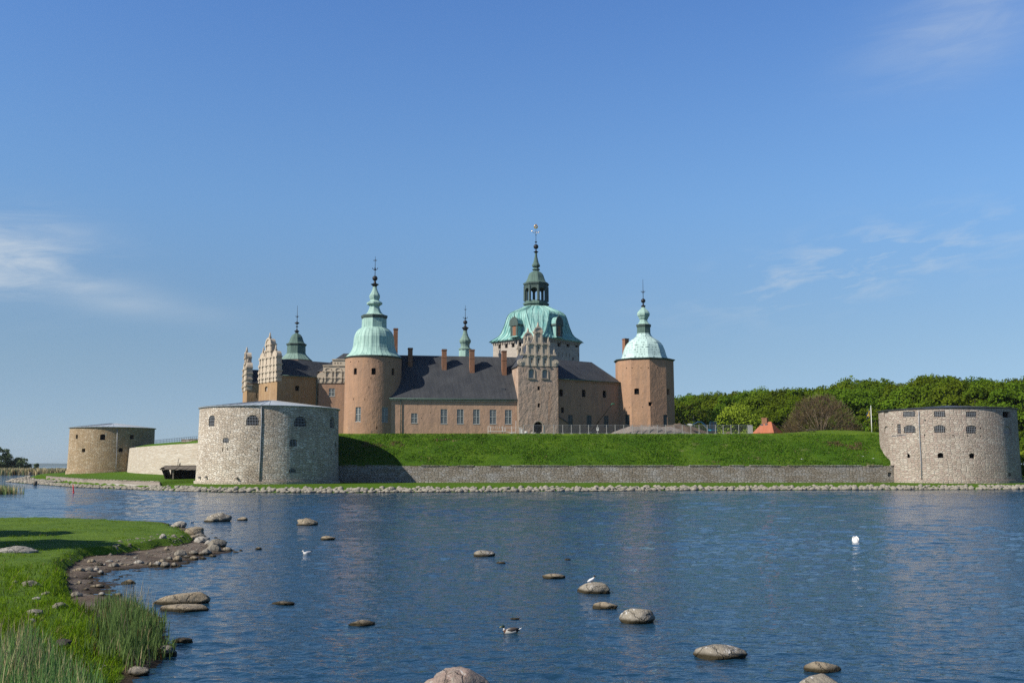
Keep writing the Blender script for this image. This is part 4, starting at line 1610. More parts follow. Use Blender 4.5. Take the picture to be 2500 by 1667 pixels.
# lean-to roof line at the gate tower
xa, za = fr.hit(85 / S2 + U2, 1340 / S2 + V2, -.6)
xb, zb = fr.hit(170 / S2 + U2, 1390 / S2 + V2, -.6)
mb = MB()
mb.prism_xz([(xa - .3, BZ), (xb - .1, BZ), (xb, zb - .25), (xa - .3, za + .1)], -.62, -.01)
lt = mb.build("lean_to", MAT['plaster'], fr.o, fr.phi, wr)
mb = MB()
mb.prism_xz([(xa - .3, za + .12), (xb + .35, zb - .42), (xb + .35, zb - .2), (xa - .3, za + .34)], -.9, -.02)
mb.build("lean_to_roof", MAT['lead'], fr.o, fr.phi, wr)

# ---- octagonal (many sided) tower
Y = 270
u0 = 1575.5
X = (u0 - 1250) / F * Y / ray(u0, 1050).y
NS = 10
PH = radians(4) + atan2(-X, Y) * -1
PH = radians(2.5)
R = 71.3 * mpp(960, Y)
ztop = zat(877, Y - 5)
mb = MB()
mb.lathe([(R + .1, BZ), (R, ztop)], NS, ph=PH)
ot = mb.build("many_sided_tower", MAT['plaster_tower'], (X, Y, 0), 0, castle)
ot['label'] = "faceted red-brown tower on the right with a pale shingled copper dome"
it = []


def facet_openings(body, items):
    cb = MB()
    todo = []
    Ra = R * cos(pi / NS)
    for (x, y, w_, h, st, ar, d) in items:
        u, v = x / S2 + U2, y / S2 + V2
        phi, p = cyl_hit(X, Y, Ra, u, v)
        k = math.floor((phi - PH) / (2 * pi / NS)) + .5
        pc = PH + k * 2 * pi / NS
        f2 = Frame(X + sin(pc) * Ra, Y - cos(pc) * Ra, math.degrees(pc))
        xa, z0 = f2.hit(u - w_ / S2 / 2, v + h / S2 / 2)
        xb, z1 = f2.hit(u + w_ / S2 / 2, v - h / S2 / 2)
        ww, hh, xm = xb - xa, z1 - z0, (xa + xb) / 2
        b = len(cb.v)
        cb.prism_xz([(xm + q, z0 + r_) for q, r_ in arch_poly(ww, hh, ar)], -1, d + .02)
        for i in range(b, len(cb.v)):
            wv = f2.world(*cb.v[i]) - Vector((X, Y, 0))
            cb.v[i] = tuple(wv)
        todo.append((f2, xm, z0, ww, hh, st, d, ar))
    cut(body, cb)
    for (f2, xm, z0, ww, hh, st, d, ar) in todo:
        if st != 'hole':
            window(body, f2.world(xm, 0, z0), f2.phi, ww, hh, st, d, ar, 2, 6 if hh > 2.4 else 4)


facet_openings(ot, [(782, 1113, 42, 54, 'dark', .3, .5), (905, 1225, 28, 34, 'dark', 0, .5), (700, 1371, 40, 104, 'frame_dark', 0, .25),
                    (1037, 1373, 34, 104, 'frame_dark', 0, .25), (1062, 1117, 22, 52, 'dark', .3, .5),
                    (692, 905, 8, 9, 'hole', 0, .3), (742, 905, 8, 9, 'hole', 0, .3), (820, 903, 8, 9, 'hole', 0, .3), (886, 904, 8, 9, 'hole', 0, .3),
                    (968, 903, 8, 9, 'hole', 0, .3), (657, 1212, 7, 7, 'hole', 0, .3), (720, 1256, 7, 7, 'hole', 0, .3), (834, 1250, 7, 7, 'hole', 0, .3)])
mb = MB()
mb.lathe([(R + .02, ztop - .3), (R + .45, ztop + .05), (R + .5, ztop + .2), (R - .3, ztop + .28)], NS, ph=PH)
mb.build("cornice", MAT['copper_black'], (X, Y, 0), 0, ot)
mb = MB()
mb.lathe(prof_px([(872, 258), (862, 236), (845, 218), (800, 198), (750, 184), (710, 168), (685, 150), (662, 124), (645, 96), (630, 76), (612, 64), (600, 61)], S2, V2, Y), NS, ph=PH)
mb.lathe(prof_px([(602, 60), (545, 59)], S2, V2, Y), 8, ph=PH, mi=1)
mb.lathe(prof_px([(546, 60), (535, 66), (524, 68), (520, 66)], S2, V2, Y), 8, ph=PH, mi=2)
mb.lathe(prof_px([(521, 63), (515, 52), (505, 44), (490, 36), (476, 33), (470, 38), (462, 44), (458, 42), (452, 46), (440, 55), (424, 57), (412, 53), (395, 40), (380, 24), (366, 15)], S2, V2, Y), 8, ph=PH, mi=3)
mb.build("dome", [MAT['copper_tiles'], MAT['copper_dark'], MAT['copper_black'], MAT['copper']], (X, Y, 0), 0, ot)
mb = MB()
mb.lathe(prof_px([(367, 13), (358, 20), (352, 20), (346, 8), (330, 6)], S2, V2, Y), 10)
zb_ = zat(308 / S2 + V2, Y)
rb_ = 20 / S2 * mpp(730, Y)
mb.lathe([(rb_ * sin(pi * k / 8) + .01, zb_ - rb_ * cos(pi * k / 8)) for k in range(9)], 14, smooth=True)
rod(mb, zat(340 / S2 + V2, Y), zat(116 / S2 + V2, Y))
finial_ornament(mb, zat(228 / S2 + V2, Y), 19 / S2 * mpp(710, Y))
mb.build("finial", MAT['iron'], (X, Y, 0), 0, ot)
f2 = frame_px(1530.5, 278, 30)
xx, zt_ = f2.hit(1530.5, 826)
chimney(f2, ot, xx, 0, 1.35, 1.3, 24, zt_)

# ---- keep with the big dome
Yc = 285
u_c = 1316
S3, U3, V3 = 4.239, 1180, 530
side = 18.4
xc0 = (u_c - 1250) / F * Yc / ray(u_c, 900).y
fk = Frame(xc0, Yc, 47)      # right face frame: x to the right-back
ctr = fk.world(side / 2, side / 2, 0)
yk = 297.0
zk = zat(1283 / S3 + V3, yk - 4)
mb = MB()
mb.box(0, side, 0, side, BZ, zk)
kp = mb.build("keep", MAT['keep_stone'], fk.o, fk.phi, castle)
kp['label'] = "tall pale square keep crowned by the largest green copper dome"
it = []
for (x, y, w_, h) in ((785, 1307, 34, 62), (878, 1313, 32, 60), (968, 1318, 30, 58), (928, 1466, 18, 26), (780, 1424, 7, 40), (820, 1424, 7, 40), (858, 1424, 7, 40), (895, 1430, 7, 40), (985, 1428, 7, 40)):
    it.append((x / S3 + U3, y / S3 + V3, w_ / S3, h / S3, 'dark', 0, .7))
flat_openings(kp, fk, it)
fl = Frame(xc0, Yc, 47 - 90)
it = []
for (x, y, w_, h) in ((168, 1333, 26, 56), (238, 1325, 28, 60), (308, 1318, 30, 62), (376, 1310, 32, 64), (452, 1300, 34, 64)):
    it.append((x / S3 + U3, y / S3 + V3, w_ / S3, h / S3, 'dark', 0, .7))
# the left face runs to the left of the corner: local x negative
cb = MB()
todo = []
for (u, v, wp, hp, st, ar, d) in it:
    xa, z0 = fl.hit(u - wp / 2, v + hp / 2)
    xb, z1 = fl.hit(u + wp / 2, v - hp / 2)
    b = len(cb.v)
    cb.prism_xz([(xa, z0), (xb, z0), (xb, z1), (xa, z1)], -1, d)
    for i in range(b, len(cb.v)):
        wv = fl.world(*cb.v[i]) - fk.o
        cb.v[i] = (wv.dot(fk.ex), wv.dot(fk.ey), wv.z)
    todo.append((xa, xb, z0, z1, d))
cut(kp, cb)
for (xa, xb, z0, z1, d) in todo:
    window(kp, fl.world((xa + xb) / 2, 0, z0), fl.phi, xb - xa, z1 - z0, 'dark', d - .02)
# corbel table
mb = MB()
e = .45
for k in range(26):
    q = .2 + (side - .6) * k / 25
    mb.box(q, q + .3, -.35, -.003, zk - .75, zk - .25)
    mb.box(-.35, -.003, q, q + .3, zk - .75, zk - .25)
mb.box(-e, side + e, -e, side + e, zk - .22, zk + .16)
mb.build("cornice", MAT['keep_stone'], fk.o, fk.phi, kp)
# dome: square at the eaves, eight sided above
hw_px = [(1296, 490), (1285, 470), (1266, 435), (1245, 398), (1215, 372), (1180, 356), (1140, 340), (1100, 327), (1060, 314), (1030, 300), (1005, 272), (985, 235), (965, 190), (945, 152), (932, 135)]
mb = MB()
rings = []
for i, (y, hw) in enumerate(hw_px):
    v = y / S3 + V3
    z = zat(v, yk)
    half = hw / S3 * mpp(v, yk)       # silhouette half width seen towards the corner
    k = i / (len(hw_px) - 1)
    ch = min(1, k * 1.3) ** 0.7 * 0.46       # chamfer as a share of the side
    # silhouette of a square with chamfer seen along its diagonal: a*sqrt2*(1-ch/1) roughly
    a_ = half / (sqrt(2) * (1 - ch * 0.66))
    c_ = a_ * 2 * ch * 0.7
    rings.append([(-a_ + c_, -a_, z), (a_ - c_, -a_, z), (a_, -a_ + c_, z), (a_, a_ - c_, z), (a_ - c_, a_, z), (-a_ + c_, a_, z), (-a_, a_ - c_, z), (-a_, -a_ + c_, z)])
vs = [p for r_ in rings for p in r_]
fs = []
for k in range(len(rings) - 1):
    for i in range(8):
        j = (i + 1) % 8
        fs.append((k * 8 + i, k * 8 + j, (k + 1) * 8 + j, (k + 1) * 8 + i))
mb.add(vs, fs)
for i in range(8):                      # standing seams
    j = (i + 1) % 8
    nrib = 11 if i % 2 == 0 else 4
    for q in range(nrib + 1):
        f_ = q / nrib
        pts = [Vector(rings[k][i]).lerp(Vector(rings[k][j]), f_) for k in range(len(rings))]
        pts = [p_ + Vector((p_.x, p_.y, 0)).normalized() * .05 + Vector((0, 0, .03)) for p_ in pts]
        mb.path(pts, [.09] * len(pts), 4, 0, False)
mb.build("dome", MAT['copper_keep'], ctr, fk.phi, kp)
# lantern
LZ = lambda y: zat(y / S3 + V3, yk)
LW_ = lambda w__, y: w__ / S3 * mpp(y / S3 + V3, yk)
mb = MB()
ph = radians(10)
mb.lathe([(LW_(137, 930), LZ(938)), (LW_(122, 930), LZ(915)), (LW_(138, 900), LZ(905)), (LW_(138, 890), LZ(890)), (LW_(122, 880), LZ(880)), (LW_(119, 870), LZ(868))], 8, ph=ph, mi=1)
ri = LW_(119, 800)
for k in range(8):
    a = ph + 2 * pi * k / 8
    p = Vector((sin(a) * ri, -cos(a) * ri, 0))
    mb.path([p + Vector((0, 0, LZ(870))), p + Vector((0, 0, LZ(715)))], [.42, .40], 8, 0, False)
    a2 = ph + 2 * pi * (k + 1) / 8
    p2 = Vector((sin(a2) * ri, -cos(a2) * ri, 0))
    z1, z2 = LZ(765), LZ(715)
    dirn = (p2 - p)
    # arch spandrel between the posts
    n = 8
    dl = dirn.length
    ux = dirn.normalized()
    pr = [(.35 + (dl - .7) * (.5 - .5 * cos(pi * q / n)), z1 + (z2 - z1) * .55 * sin(pi * q / n)) for q in range(n + 1)]
    poly = [(0, z2), (0, z1)] + pr + [(dl, z1), (dl, z2)]
    nr = Vector((ux.y, -ux.x, 0))
    v0 = [p + ux * q[0] + nr * .12 + Vector((0, 0, q[1])) for q in poly]
    v1 = [p + ux * q[0] - nr * .12 + Vector((0, 0, q[1])) for q in poly]
    m__ = len(poly)
    mb.add(v0 + v1, [tuple(range(m__)), tuple(m__ + i for i in reversed(range(m__)))] + [((i + 1) % m__, i, m__ + i, m__ + (i + 1) % m__) for i in range(m__)], 0)
    mb.box(p.x - .01, p.x + .01, p.y - .01, p.y + .01, LZ(870), LZ(840))
mb.lathe([(ri + .15, LZ(722)), (ri + .2, LZ(710)), (LW_(137, 690), LZ(697)), (LW_(137, 690), LZ(684)), (LW_(128, 690), LZ(680))], 8, ph=ph)
lan = mb.build("lantern", [MAT['copper_black'], MAT['copper_dark']], ctr, 0, kp)
mb = MB()
mb.lathe([(LW_(w__, y), LZ(y)) for y, w__ in ((682, 130), (672, 112), (655, 101), (630, 90), (600, 80), (580, 70), (565, 50), (556, 34))], 8, ph=ph, mi=0)
mb.lathe([(LW_(w__, y), LZ(y)) for y, w__ in ((557, 30), (546, 30), (540, 42), (532, 40), (526, 28), (518, 26), (508, 40), (496, 44), (486, 40), (470, 30), (440, 22), (405, 14), (365, 11))], 8, ph=ph, mi=0)
mb.build("lantern_roof", [MAT['copper_dark'], MAT['copper_black']], ctr, 0, kp)
mb = MB()
mb.lathe([(LW_(w__, y), LZ(y)) for y, w__ in ((366, 12), (358, 20), (353, 27), (348, 12), (330, 6))], 10, mi=0)
zb_, rb_ = LZ(300), LW_(26, 300)
mb.lathe([(rb_ * sin(pi * k / 8) + .01, zb_ - rb_ * cos(pi * k / 8)) for k in range(9)], 14, smooth=True)
mb.lathe([(.06, LZ(262)), (LW_(15, 250), LZ(252)), (.06, LZ(244))], 8)
rod(mb, LZ(335), LZ(118))
mb.lathe([(.05, LZ(185)), (LW_(8, 180), LZ(180)), (.05, LZ(174))], 8)
for sg in (-1, 1):
    mb.path([(0, 0, LZ(160)), (sg * LW_(20, 150), 0, LZ(158)), (sg * LW_(38, 145), 0, LZ(142)), (sg * LW_(42, 140), 0, LZ(132))], [.05, .06, .05, .03], 5, 1)
    mb.path([(0, 0, LZ(150)), (sg * LW_(12, 150), 0, LZ(138)), (sg * LW_(20, 145), 0, LZ(150))], [.05, .05, .03], 5, 1)
zc, rc = LZ(110), LW_(16, 100)
mb.lathe([(.05, zc - .05), (rc, zc), (rc * 1.05, zc + .22), (rc * .9, zc + .25)], 10, mi=1)
for k in range(4):
    a = pi * k / 4
    mb.path([(cos(a) * rc, sin(a) * rc, zc + .2), (cos(a) * rc * 1.2, sin(a) * rc * 1.2, zc + .6), (cos(a) * rc * .5, sin(a) * rc * .5, zc + 1.05), (0, 0, zc + 1.0),
             (-cos(a) * rc * .5, -sin(a) * rc * .5, zc + 1.05), (-cos(a) * rc * 1.2, -sin(a) * rc * 1.2, zc + .6), (-cos(a) * rc, -sin(a) * rc, zc + .2)], [.09] * 7, 5, 1)
mb.lathe([(.02, zc + 1.0), (.2, zc + 1.18), (.02, zc + 1.4)], 8, mi=1)
mb.build("finial", [MAT['iron'], MAT['gold']], ctr, 0, kp)
# dormers of the dome


def dormer(u, vtop, vbot, vsill, depth_y, phi):
    f2 = frame_px(u, depth_y, phi)
    x, zb0 = f2.hit(u, vsill)
    zt0 = f2.hit(u, vtop)[1]
    w_ = 3.2
    h = zt0 - zb0
    mb = MB()
    mb.box(x - w_ / 2 + .25, x + w_ / 2 - .25, .1, 5, zb0, zb0 + h * .60, 1)
    mb.box(x - w_ / 2 + .2, x - w_ / 2 + .75, -.1, .12, zb0, zb0 + h * .52)
    mb.box(x + w_ / 2 - .75, x + w_ / 2 - .2, -.1, .12, zb0, zb0 + h * .52)
    mb.box(x - w_ / 2 - .1, x + w_ / 2 + .1, -.25, 5, zb0 + h * .52, zb0 + h * .60)
    n = 10
    r = w_ / 2
    mb.prism_xz([(x + r * cos(pi * k / n), zb0 + h * .60 + h * .34 * sin(pi * k / n)) for k in range(n + 1)], 0, 5, 1)
    mb.prism_xz([(x + r * 1.05 * cos(pi * k / n), zb0 + h * .602 + h * .36 * sin(pi * k / n)) for k in range(n + 1)], -.22, -.003)
    mb.lathe([(.16, 0), (.2, .3), (.08, .5), (.03, 1.5)], 6)
    b = len(mb.v) - 24
    for i in range(b, len(mb.v)):
        q = mb.v[i]
        mb.v[i] = (q[0] + x, q[1] + .2, q[2] + zb0 + h * .95)
    mb.box(x - w_ / 2 - .1, x + w_ / 2 + .1, -.45, 4, zb0 - .3, zb0 - .003, 1)
    mb.box(x - .62, x + .62, .02, .095, zb0 + .15, zb0 + h * .5, 2)
    return mb.build("dormer", [MAT['copper_black'], MAT['copper_keep'], MAT['brick']], f2.o, f2.phi, kp)


dormer(318 / S3 + U3, 1025 / S3 + V3, 0, 1232 / S3 + V3, 289.2, -43)
dormer(786 / S3 + U3, 1018 / S3 + V3, 0, 1240 / S3 + V3, 289.0, 47)

# ---- small spire behind the left wing
Y = 290
S4, U4, V4 = 4.354, 960, 720
u0 = 764 / S4 + U4
X = (u0 - 1250) / F * Y / ray(u0, 870).y
mb = MB()
mb.lathe([(4.0, BZ), (4.0, 27), (65 / S4 * mpp(868, Y), zat(660 / S4 + V4, Y)), (64 / S4 * mpp(855, Y), zat(582 / S4 + V4, Y))], 8, ph=.1)
st_ = mb.build("stair_turret", MAT['copper'], (X, Y, 0), 0, castle)
st_['label'] = "slim pale green onion spire rising behind the long slate roof"
mb = MB()
mb.lathe(prof_px([(583, 70), (574, 70), (566, 56), (552, 47), (538, 46), (528, 48), (518, 50), (508, 58), (492, 62), (480, 60), (462, 48), (435, 32), (400, 22), (378, 19)], S4, V4, Y), 12, ph=.1)
mb.build("spire", MAT['copper_mid'], (X, Y, 0), 0, st_)
mb = MB()
mb.lathe(prof_px([(380, 20), (366, 24), (352, 37), (346, 34), (338, 16), (318, 8)], S4, V4, Y), 12)
zb_, rb_ = zat(291 / S4 + V4, Y), 23 / S4 * mpp(790, Y)
mb.lathe([(rb_ * sin(pi * k / 8) + .01, zb_ - rb_ * cos(pi * k / 8)) for k in range(9)], 14, smooth=True)
rod(mb, zat(320 / S4 + V4, Y), zat(110 / S4 + V4, Y))
finial_ornament(mb, zat(246 / S4 + V4, Y), 24 / S4 * mpp(780, Y))
finial_ornament(mb, zat(155 / S4 + V4, Y), 14 / S4 * mpp(780, Y))
mb.build("finial", MAT['iron'], (X, Y, 0), 0, st_)

# ---- far left dark dome
Y = 300
S5, U5, V5 = 7.129, 580, 780
u0 = 1018 / S5 + U5
X = (u0 - 1250) / F * Y / ray(u0, 880).y
mb = MB()
mb.lathe([(5.2, BZ), (5.2, 30), (280 / S5 * mpp(878, Y), zat(705 / S5 + V5, Y))], 8, ph=.35)
cup = mb.build("clock_turret", MAT['plaster'], (X, Y, 0), 0, castle)
cup.name = "domed_turret"
cup['label'] = "dark green domed turret standing behind the cream gable"
mb = MB()
mb.lathe(prof_px([(715, 290), (690, 262), (660, 226), (630, 196), (612, 180), (600, 172)], S5, V5, Y), 8, ph=.35, mi=0)
mb.lathe(prof_px([(604, 168), (590, 170), (585, 162), (470, 158), (455, 162)], S5, V5, Y), 8, ph=.35, mi=1)
mb.lathe(prof_px([(458, 165), (448, 172), (435, 178), (425, 176)], S5, V5, Y), 8, ph=.35, mi=2)
mb.lathe(prof_px([(428, 172), (415, 148), (395, 130), (360, 116), (320, 104), (290, 88), (265, 68), (248, 44), (238, 26)], S5, V5, Y), 8, ph=.35, mi=1)
mb.build("dome", [MAT['copper_mid'], MAT['copper_dark'], MAT['copper_black']], (X, Y, 0), 0, cup)
mb = MB()
mb.lathe(prof_px([(240, 24), (222, 26), (205, 46), (198, 40), (185, 14), (150, 8)], S5, V5, Y), 10)
mb.lathe(prof_px([(135, 8), (124, 26), (114, 8)], S5, V5, Y), 10)
mb.lathe(prof_px([(85, 8), (66, 42), (58, 40), (40, 8)], S5, V5, Y), 10)
mb.path([(0, 0, zat(800, Y)), (0, 0, zat(746, Y))], [.12, .04], 6)
finial_ornament(mb, zat(773, Y), 14 / 3.27 * mpp(770, Y))
mb.build("finial", MAT['iron'], (X, Y, 0), 0, cup)

# ---- block with the pale arcaded gable
fr = frame_px(775, 262, 2)
L = 15.0
zw = fr.hit(810, 1104 / S5 + V5)[1]
mb = MB()
mb.box(0, L, 0, 16, BZ, zw)
gb = mb.build("corner_block", MAT['plaster'], fr.o, fr.phi, castle)
gb['label'] = "plastered block with a cream arcaded gable left of the round tower"
flat_openings(gb, fr, [(1640 / S5 + U5, 1265 / S5 + V5, 110 / S5, 140 / S5, 'frame', 0, .22)])
PX = lambda x: fr.hit(x / S5 + U5, 900)[0]
PZ = lambda y: fr.hit(800, y / S5 + V5)[1]
mb = MB()
zs = [PZ(1104), PZ(1002), PZ(892), PZ(795), PZ(690)]
xcen = PX(1870)
lefts = [PX(1400), PX(1492), PX(1492), PX(1650)]
# body steps
hw = [xcen - q for q in lefts]
for k in range(4):
    mb.box(xcen - hw[k], xcen + hw[k], -.1, .7, zs[k], zs[k + 1])
    mb.box(xcen - hw[k] - .15, xcen + hw[k] + .15, -.32, .8, zs[k + 1] - .22, zs[k + 1] + .03)
mb.box(xcen - hw[0] - .1, xcen + hw[0] + .1, -.22, -.103, zs[0], zs[0] + .25)
for rowi in (0, 1):
    for x in (1478, 1530, 1640, 1700, 1812, 1866):
        px_ = PX(x)
        if px_ - .2 < xcen - hw[rowi]:
            continue
        mb.box(px_ - .2, px_ + .2, -.36, -.103, zs[rowi] + (.26 if rowi == 0 else .04), zs[rowi + 1] - .23)
        mb.box(px_ - .3, px_ + .3, -.44, -.33, zs[rowi + 1] - .4, zs[rowi + 1] + .04)


def arch_mould(xm, z0, r, ry, y0):
    n = 12
    for k in range(n):
        a, b_ = pi * k / n, pi * (k + 1) / n
        mb.prism_xz([(xm + r * cos(a), z0 + ry * sin(a)), (xm + r * cos(b_), z0 + ry * sin(b_)), (xm + (r - .25) * cos(b_), z0 + (ry - .25) * sin(b_)), (xm + (r - .25) * cos(a), z0 + (ry - .25) * sin(a))], y0 - .16, y0 - .003)


arch_mould(PX(1572), zs[2] + .04, .95, .95, -.1)
arch_mould(PX(1752), zs[2] + .04, .95, .95, -.1)
arch_mould(PX(1438), zs[1] + .04 - .9, .66, .9, -.1)
for x in (1695, 1745, 1797):
    mb.box(PX(x) - .09, PX(x) + .09, -.106, -.05, PZ(778), PZ(742), 1)
# rounded left shoulder
n = 8
mb.prism_xz([(PX(1492) - .02, zs[1] + .02), (PX(1492) - .02, zs[2] - .3)] + [(PX(1492) - .02 - (PX(1492) - PX(1385)) * sin(pi / 2 * k / n), zs[1] + .02 + (zs[2] - .3 - zs[1]) * cos(pi / 2 * k / n)) for k in range(1, n + 1)], -.08, .6)
mb.build("gable", [MAT['stucco'], MAT['void']], fr.o, fr.phi, gb)
mb = MB()
zr = zat(590 / S5 + V5, 271)
zee = zat(905 / S5 + V5, 263)
x0 = PX(1372)
a = [(x0, .75, zee), (L + 2, .75, zee), (L + 2, 16.5, zee), (x0, 16.5, zee), (PX(1740) + .3, 9, zr), (L + 2, 9, zr)]
mb.add(a, [(0, 1, 5, 4), (1, 2, 5), (2, 3, 4, 5), (3, 0, 4), (3, 2, 1, 0)])
mb.box(.1, L + 1.8, .72, 16.2, zw + .02, zee - .02, 1)
mb.build("roof", [MAT['slate'], MAT['plaster']], fr.o, fr.phi, gb)

# ---- wing with the cream gable on the left
fr = frame_px(673, 255, 40)
L = fr.hit(776, 1000)[0] + 3
GWd = 10.4
ze = fr.hit(720, 917.5)[1]
mb = MB()
mb.box(0, L, 0, GWd, BZ, ze)
lw = mb.build("wing", MAT['plaster_ochre'], fr.o, fr.phi, castle)
lw['label'] = "wing ending in a cream renaissance gable with pinnacles"
flat_openings(lw, fr, [(1040 / S5 + U5, 1195 / S5 + V5, 76 / S5, 86 / S5, 'dark', 0, .6)])
fg = Frame(fr.world(0, GWd, 0).x, fr.world(0, GWd, 0).y, -50)
# opening in the gable wall
cb = MB()
xa, z0 = fg.hit(474 / S5 + U5, 1255 / S5 + V5)
xb, z1 = fg.hit(522 / S5 + U5, 1160 / S5 + V5)
b = len(cb.v)
cb.prism_xz([((xa + xb) / 2 + q, z0 + r_) for q, r_ in arch_poly(xb - xa, z1 - z0, .4)], -1, .5)
for i in range(b, len(cb.v)):
    wv = fg.world(*cb.v[i]) - fr.o
    cb.v[i] = (wv.dot(fr.ex), wv.dot(fr.ey), wv.z)
cut(lw, cb)
window(lw, fg.world((xa + xb) / 2, 0, z0), fg.phi, xb - xa, z1 - z0, 'blocked', .45, .4)
zgb = fg.hit(520 / S5 + U5, 1092 / S5 + V5)[1]
hs = [fg.hit(520 / S5 + U5, q / S5 + V5)[1] for q in (1092, 1000, 900, 785, 655, 540, 432)]
W2 = GWd / 2
pil = [-W2 + .35, -W2 * .62, -W2 * .22, W2 * .22, W2 * .62, W2 - .35]
tiers_l = [(W2 + .05, hs[1] - hs[0], pil, None), (W2, hs[2] - hs[1], pil, None), (W2 - .1, hs[3] - hs[2], pil, None), (W2 - .25, hs[4] - hs[3], [q * .97 for q in pil], None),
           (1.9, hs[5] - hs[4], [-1.5, 1.5], ('arch', 1.35, 1.7)), (1.7, hs[6] - hs[5], [-1.3, 1.3], None)]
ga = gable("gable", fg, lw, W2, zgb, tiers_l, (1.45, 1.7), 'stucco', 1.35, -.1, [(-2.5, .6, .2, .5), (0, .6, .2, .5), (-1.2, hs[1] - hs[0] + .5, .2, .5), (1.2, hs[1] - hs[0] + .5, .2, .5), (0, hs[2] - hs[0] + .5, .2, .5), (2.4, .6, .2, .5)])
zr = fr.hit(900 / S5 + U5, 697 / S5 + V5, GWd / 2)[1]
mb = MB()
mb.prism_yz([(-.4, ze - .1), (GWd + .4, ze - .1), (GWd + .4, ze + .05), (GWd / 2, zr), (-.4, ze + .05)], 1.1, L + 4)
mb.build("roof", MAT['slate'], fr.o, fr.phi, lw)
mb = MB()
mb.path([(1.2, -.5, ze - .05), (L, -.5, ze - .05)], [.12, .12], 6)
mb.box(.3, L, -.25, -.003, ze - .55, ze - .12, 1)
mb.build("gutter", [MAT['copper_dark'], MAT['plaster_ochre']], fr.o, fr.phi, lw)
mb = MB()
x1, z1 = fr.hit(1385 / S5 + U5, 1020 / S5 + V5, -.2)
mb.path([(x1, -.2, ze - .2), (x1, -.2, 12)], [.12, .12], 6)
mb.build("drainpipe", MAT['copper_black'], fr.o, fr.phi, lw)

# ---- farthest gable on the left
fr = frame_px(599.6, 281, 22)
L = 16.0
GWd = 9.6
ze = fr.hit(615, 1105 / S5 + V5)[1]
mb = MB()
mb.box(0, L, 0, GWd, BZ, ze)
l2 = mb.build("wing", MAT['plaster_ochre'], fr.o, fr.phi, castle)
l2['label'] = "farthest wing on the left, its cream gable seen nearly edge on"
flat_openings(l2, fr, [(331 / S5 + U5, 1320 / S5 + V5, 18 / S5, 90 / S5, 'dark', .4, .5)])
fg = Frame(fr.world(0, GWd, 0).x, fr.world(0, GWd, 0).y, 22 - 90)
hs = [fr.hit(600, q / S5 + V5)[1] for q in (1222, 1130, 1025, 920, 820, 735, 625)]
W2 = GWd / 2
pil = [-W2 + .35, -W2 * .55, W2 * .55, W2 - .35]
gable("gable", fg, l2, W2, hs[0], [(W2 + .1, hs[1] - hs[0], pil, None), (W2, hs[2] - hs[1], pil, None), (W2 - .15, hs[3] - hs[2], pil, None), (W2 - .25, hs[4] - hs[3], pil, None),
                                   (1.9, hs[5] - hs[4], [-1.4, 1.4], ('arch', 1.3, 1.4)), (1.7, hs[6] - hs[5], [-1.2, 1.2], None)], (1.35, 1.7), 'stucco', 1.5, -.1)
zr = fr.hit(640, 878 / S5 + V5, GWd / 2)[1]
mb = MB()
mb.prism_yz([(-.4, ze - .1), (GWd + .4, ze - .1), (GWd + .4, ze + .05), (GWd / 2, zr), (-.4, ze + .05)], 1.2, L + 6)
mb.build("roof", MAT['slate'], fr.o, fr.phi, l2)

# ------------------------------------------------------------------ near bank on the left
def poly_px(pts, z):
    return np.array([(on_z(u, v, z).x, on_z(u, v, z).y) for u, v in pts])


LP = poly_px([(-500, 1268), (0, 1267.5), (120, 1267), (220, 1268), (330, 1272), (400, 1276), (450, 1288), (490, 1306), (540, 1333), (575, 1345), (560, 1350), (510, 1358),
              (470, 1370), (440, 1384), (390, 1388), (345, 1393), (310, 1403), (285, 1420), (272, 1440), (282, 1460), (330, 1484), (380, 1510), (405, 1550), (400, 1590),
              (370, 1622), (335, 1655), (290, 1700), (220, 1800), (-100, 2100), (-900, 2100), (-900, 1268)], 0.0)
GP = poly_px([(-500, 1262), (0, 1262), (120, 1261.5), (220, 1262.5), (330, 1267), (420, 1274), (445, 1284), (465, 1298), (468, 1305), (430, 1312), (390, 1316), (340, 1322), (286, 1330), (240, 1332),
              (205, 1337), (182, 1350), (168, 1362), (162, 1380), (164, 1402), (168, 1425), (160, 1440), (190, 1458), (240, 1480), (300, 1515), (325, 1550), (310, 1600),
              (250, 1660), (150, 1800), (-200, 2100), (-900, 2100), (-900, 1262)], 0.62)


def seg_dist(px_, py_, P):
    d = np.full(px_.shape, 1e9)
    for i in range(len(P)):
        ax, ay = P[i]
        bx, by = P[(i + 1) % len(P)]
        vx, vy = bx - ax, by - ay
        q = np.clip(((px_ - ax) * vx + (py_ - ay) * vy) / (vx * vx + vy * vy + 1e-9), 0, 1)
        d = np.minimum(d, np.hypot(px_ - ax - q * vx, py_ - ay - q * vy))
    return d


def inside(px_, py_, P):
    c = np.zeros(px_.shape, bool)
    j = len(P) - 1
    for i in range(len(P)):
        xi, yi = P[i]
        xj, yj = P[j]
        c ^= ((yi > py_) != (yj > py_)) & (px_ < (xj - xi) * (py_ - yi) / (yj - yi + 1e-12) + xi)
        j = i
    return c


def sdist(x, y, P):
    d = seg_dist(x, y, P)
    return np.where(inside(x, y, P), d, -d)


RNG = np.random.default_rng(5)
_per = RNG.random((64, 64))


def vnoise(x, y):
    xi = np.floor(x).astype(int)
    yi = np.floor(y).astype(int)
    fx, fy = x - xi, y - yi
    fx = fx * fx * (3 - 2 * fx)
    fy = fy * fy * (3 - 2 * fy)
    g = lambda a, b: _per[a % 64, b % 64]
    return (g(xi, yi) * (1 - fx) + g(xi + 1, yi) * fx) * (1 - fy) + (g(xi, yi + 1) * (1 - fx) + g(xi + 1, yi + 1) * fx) * fy - .5


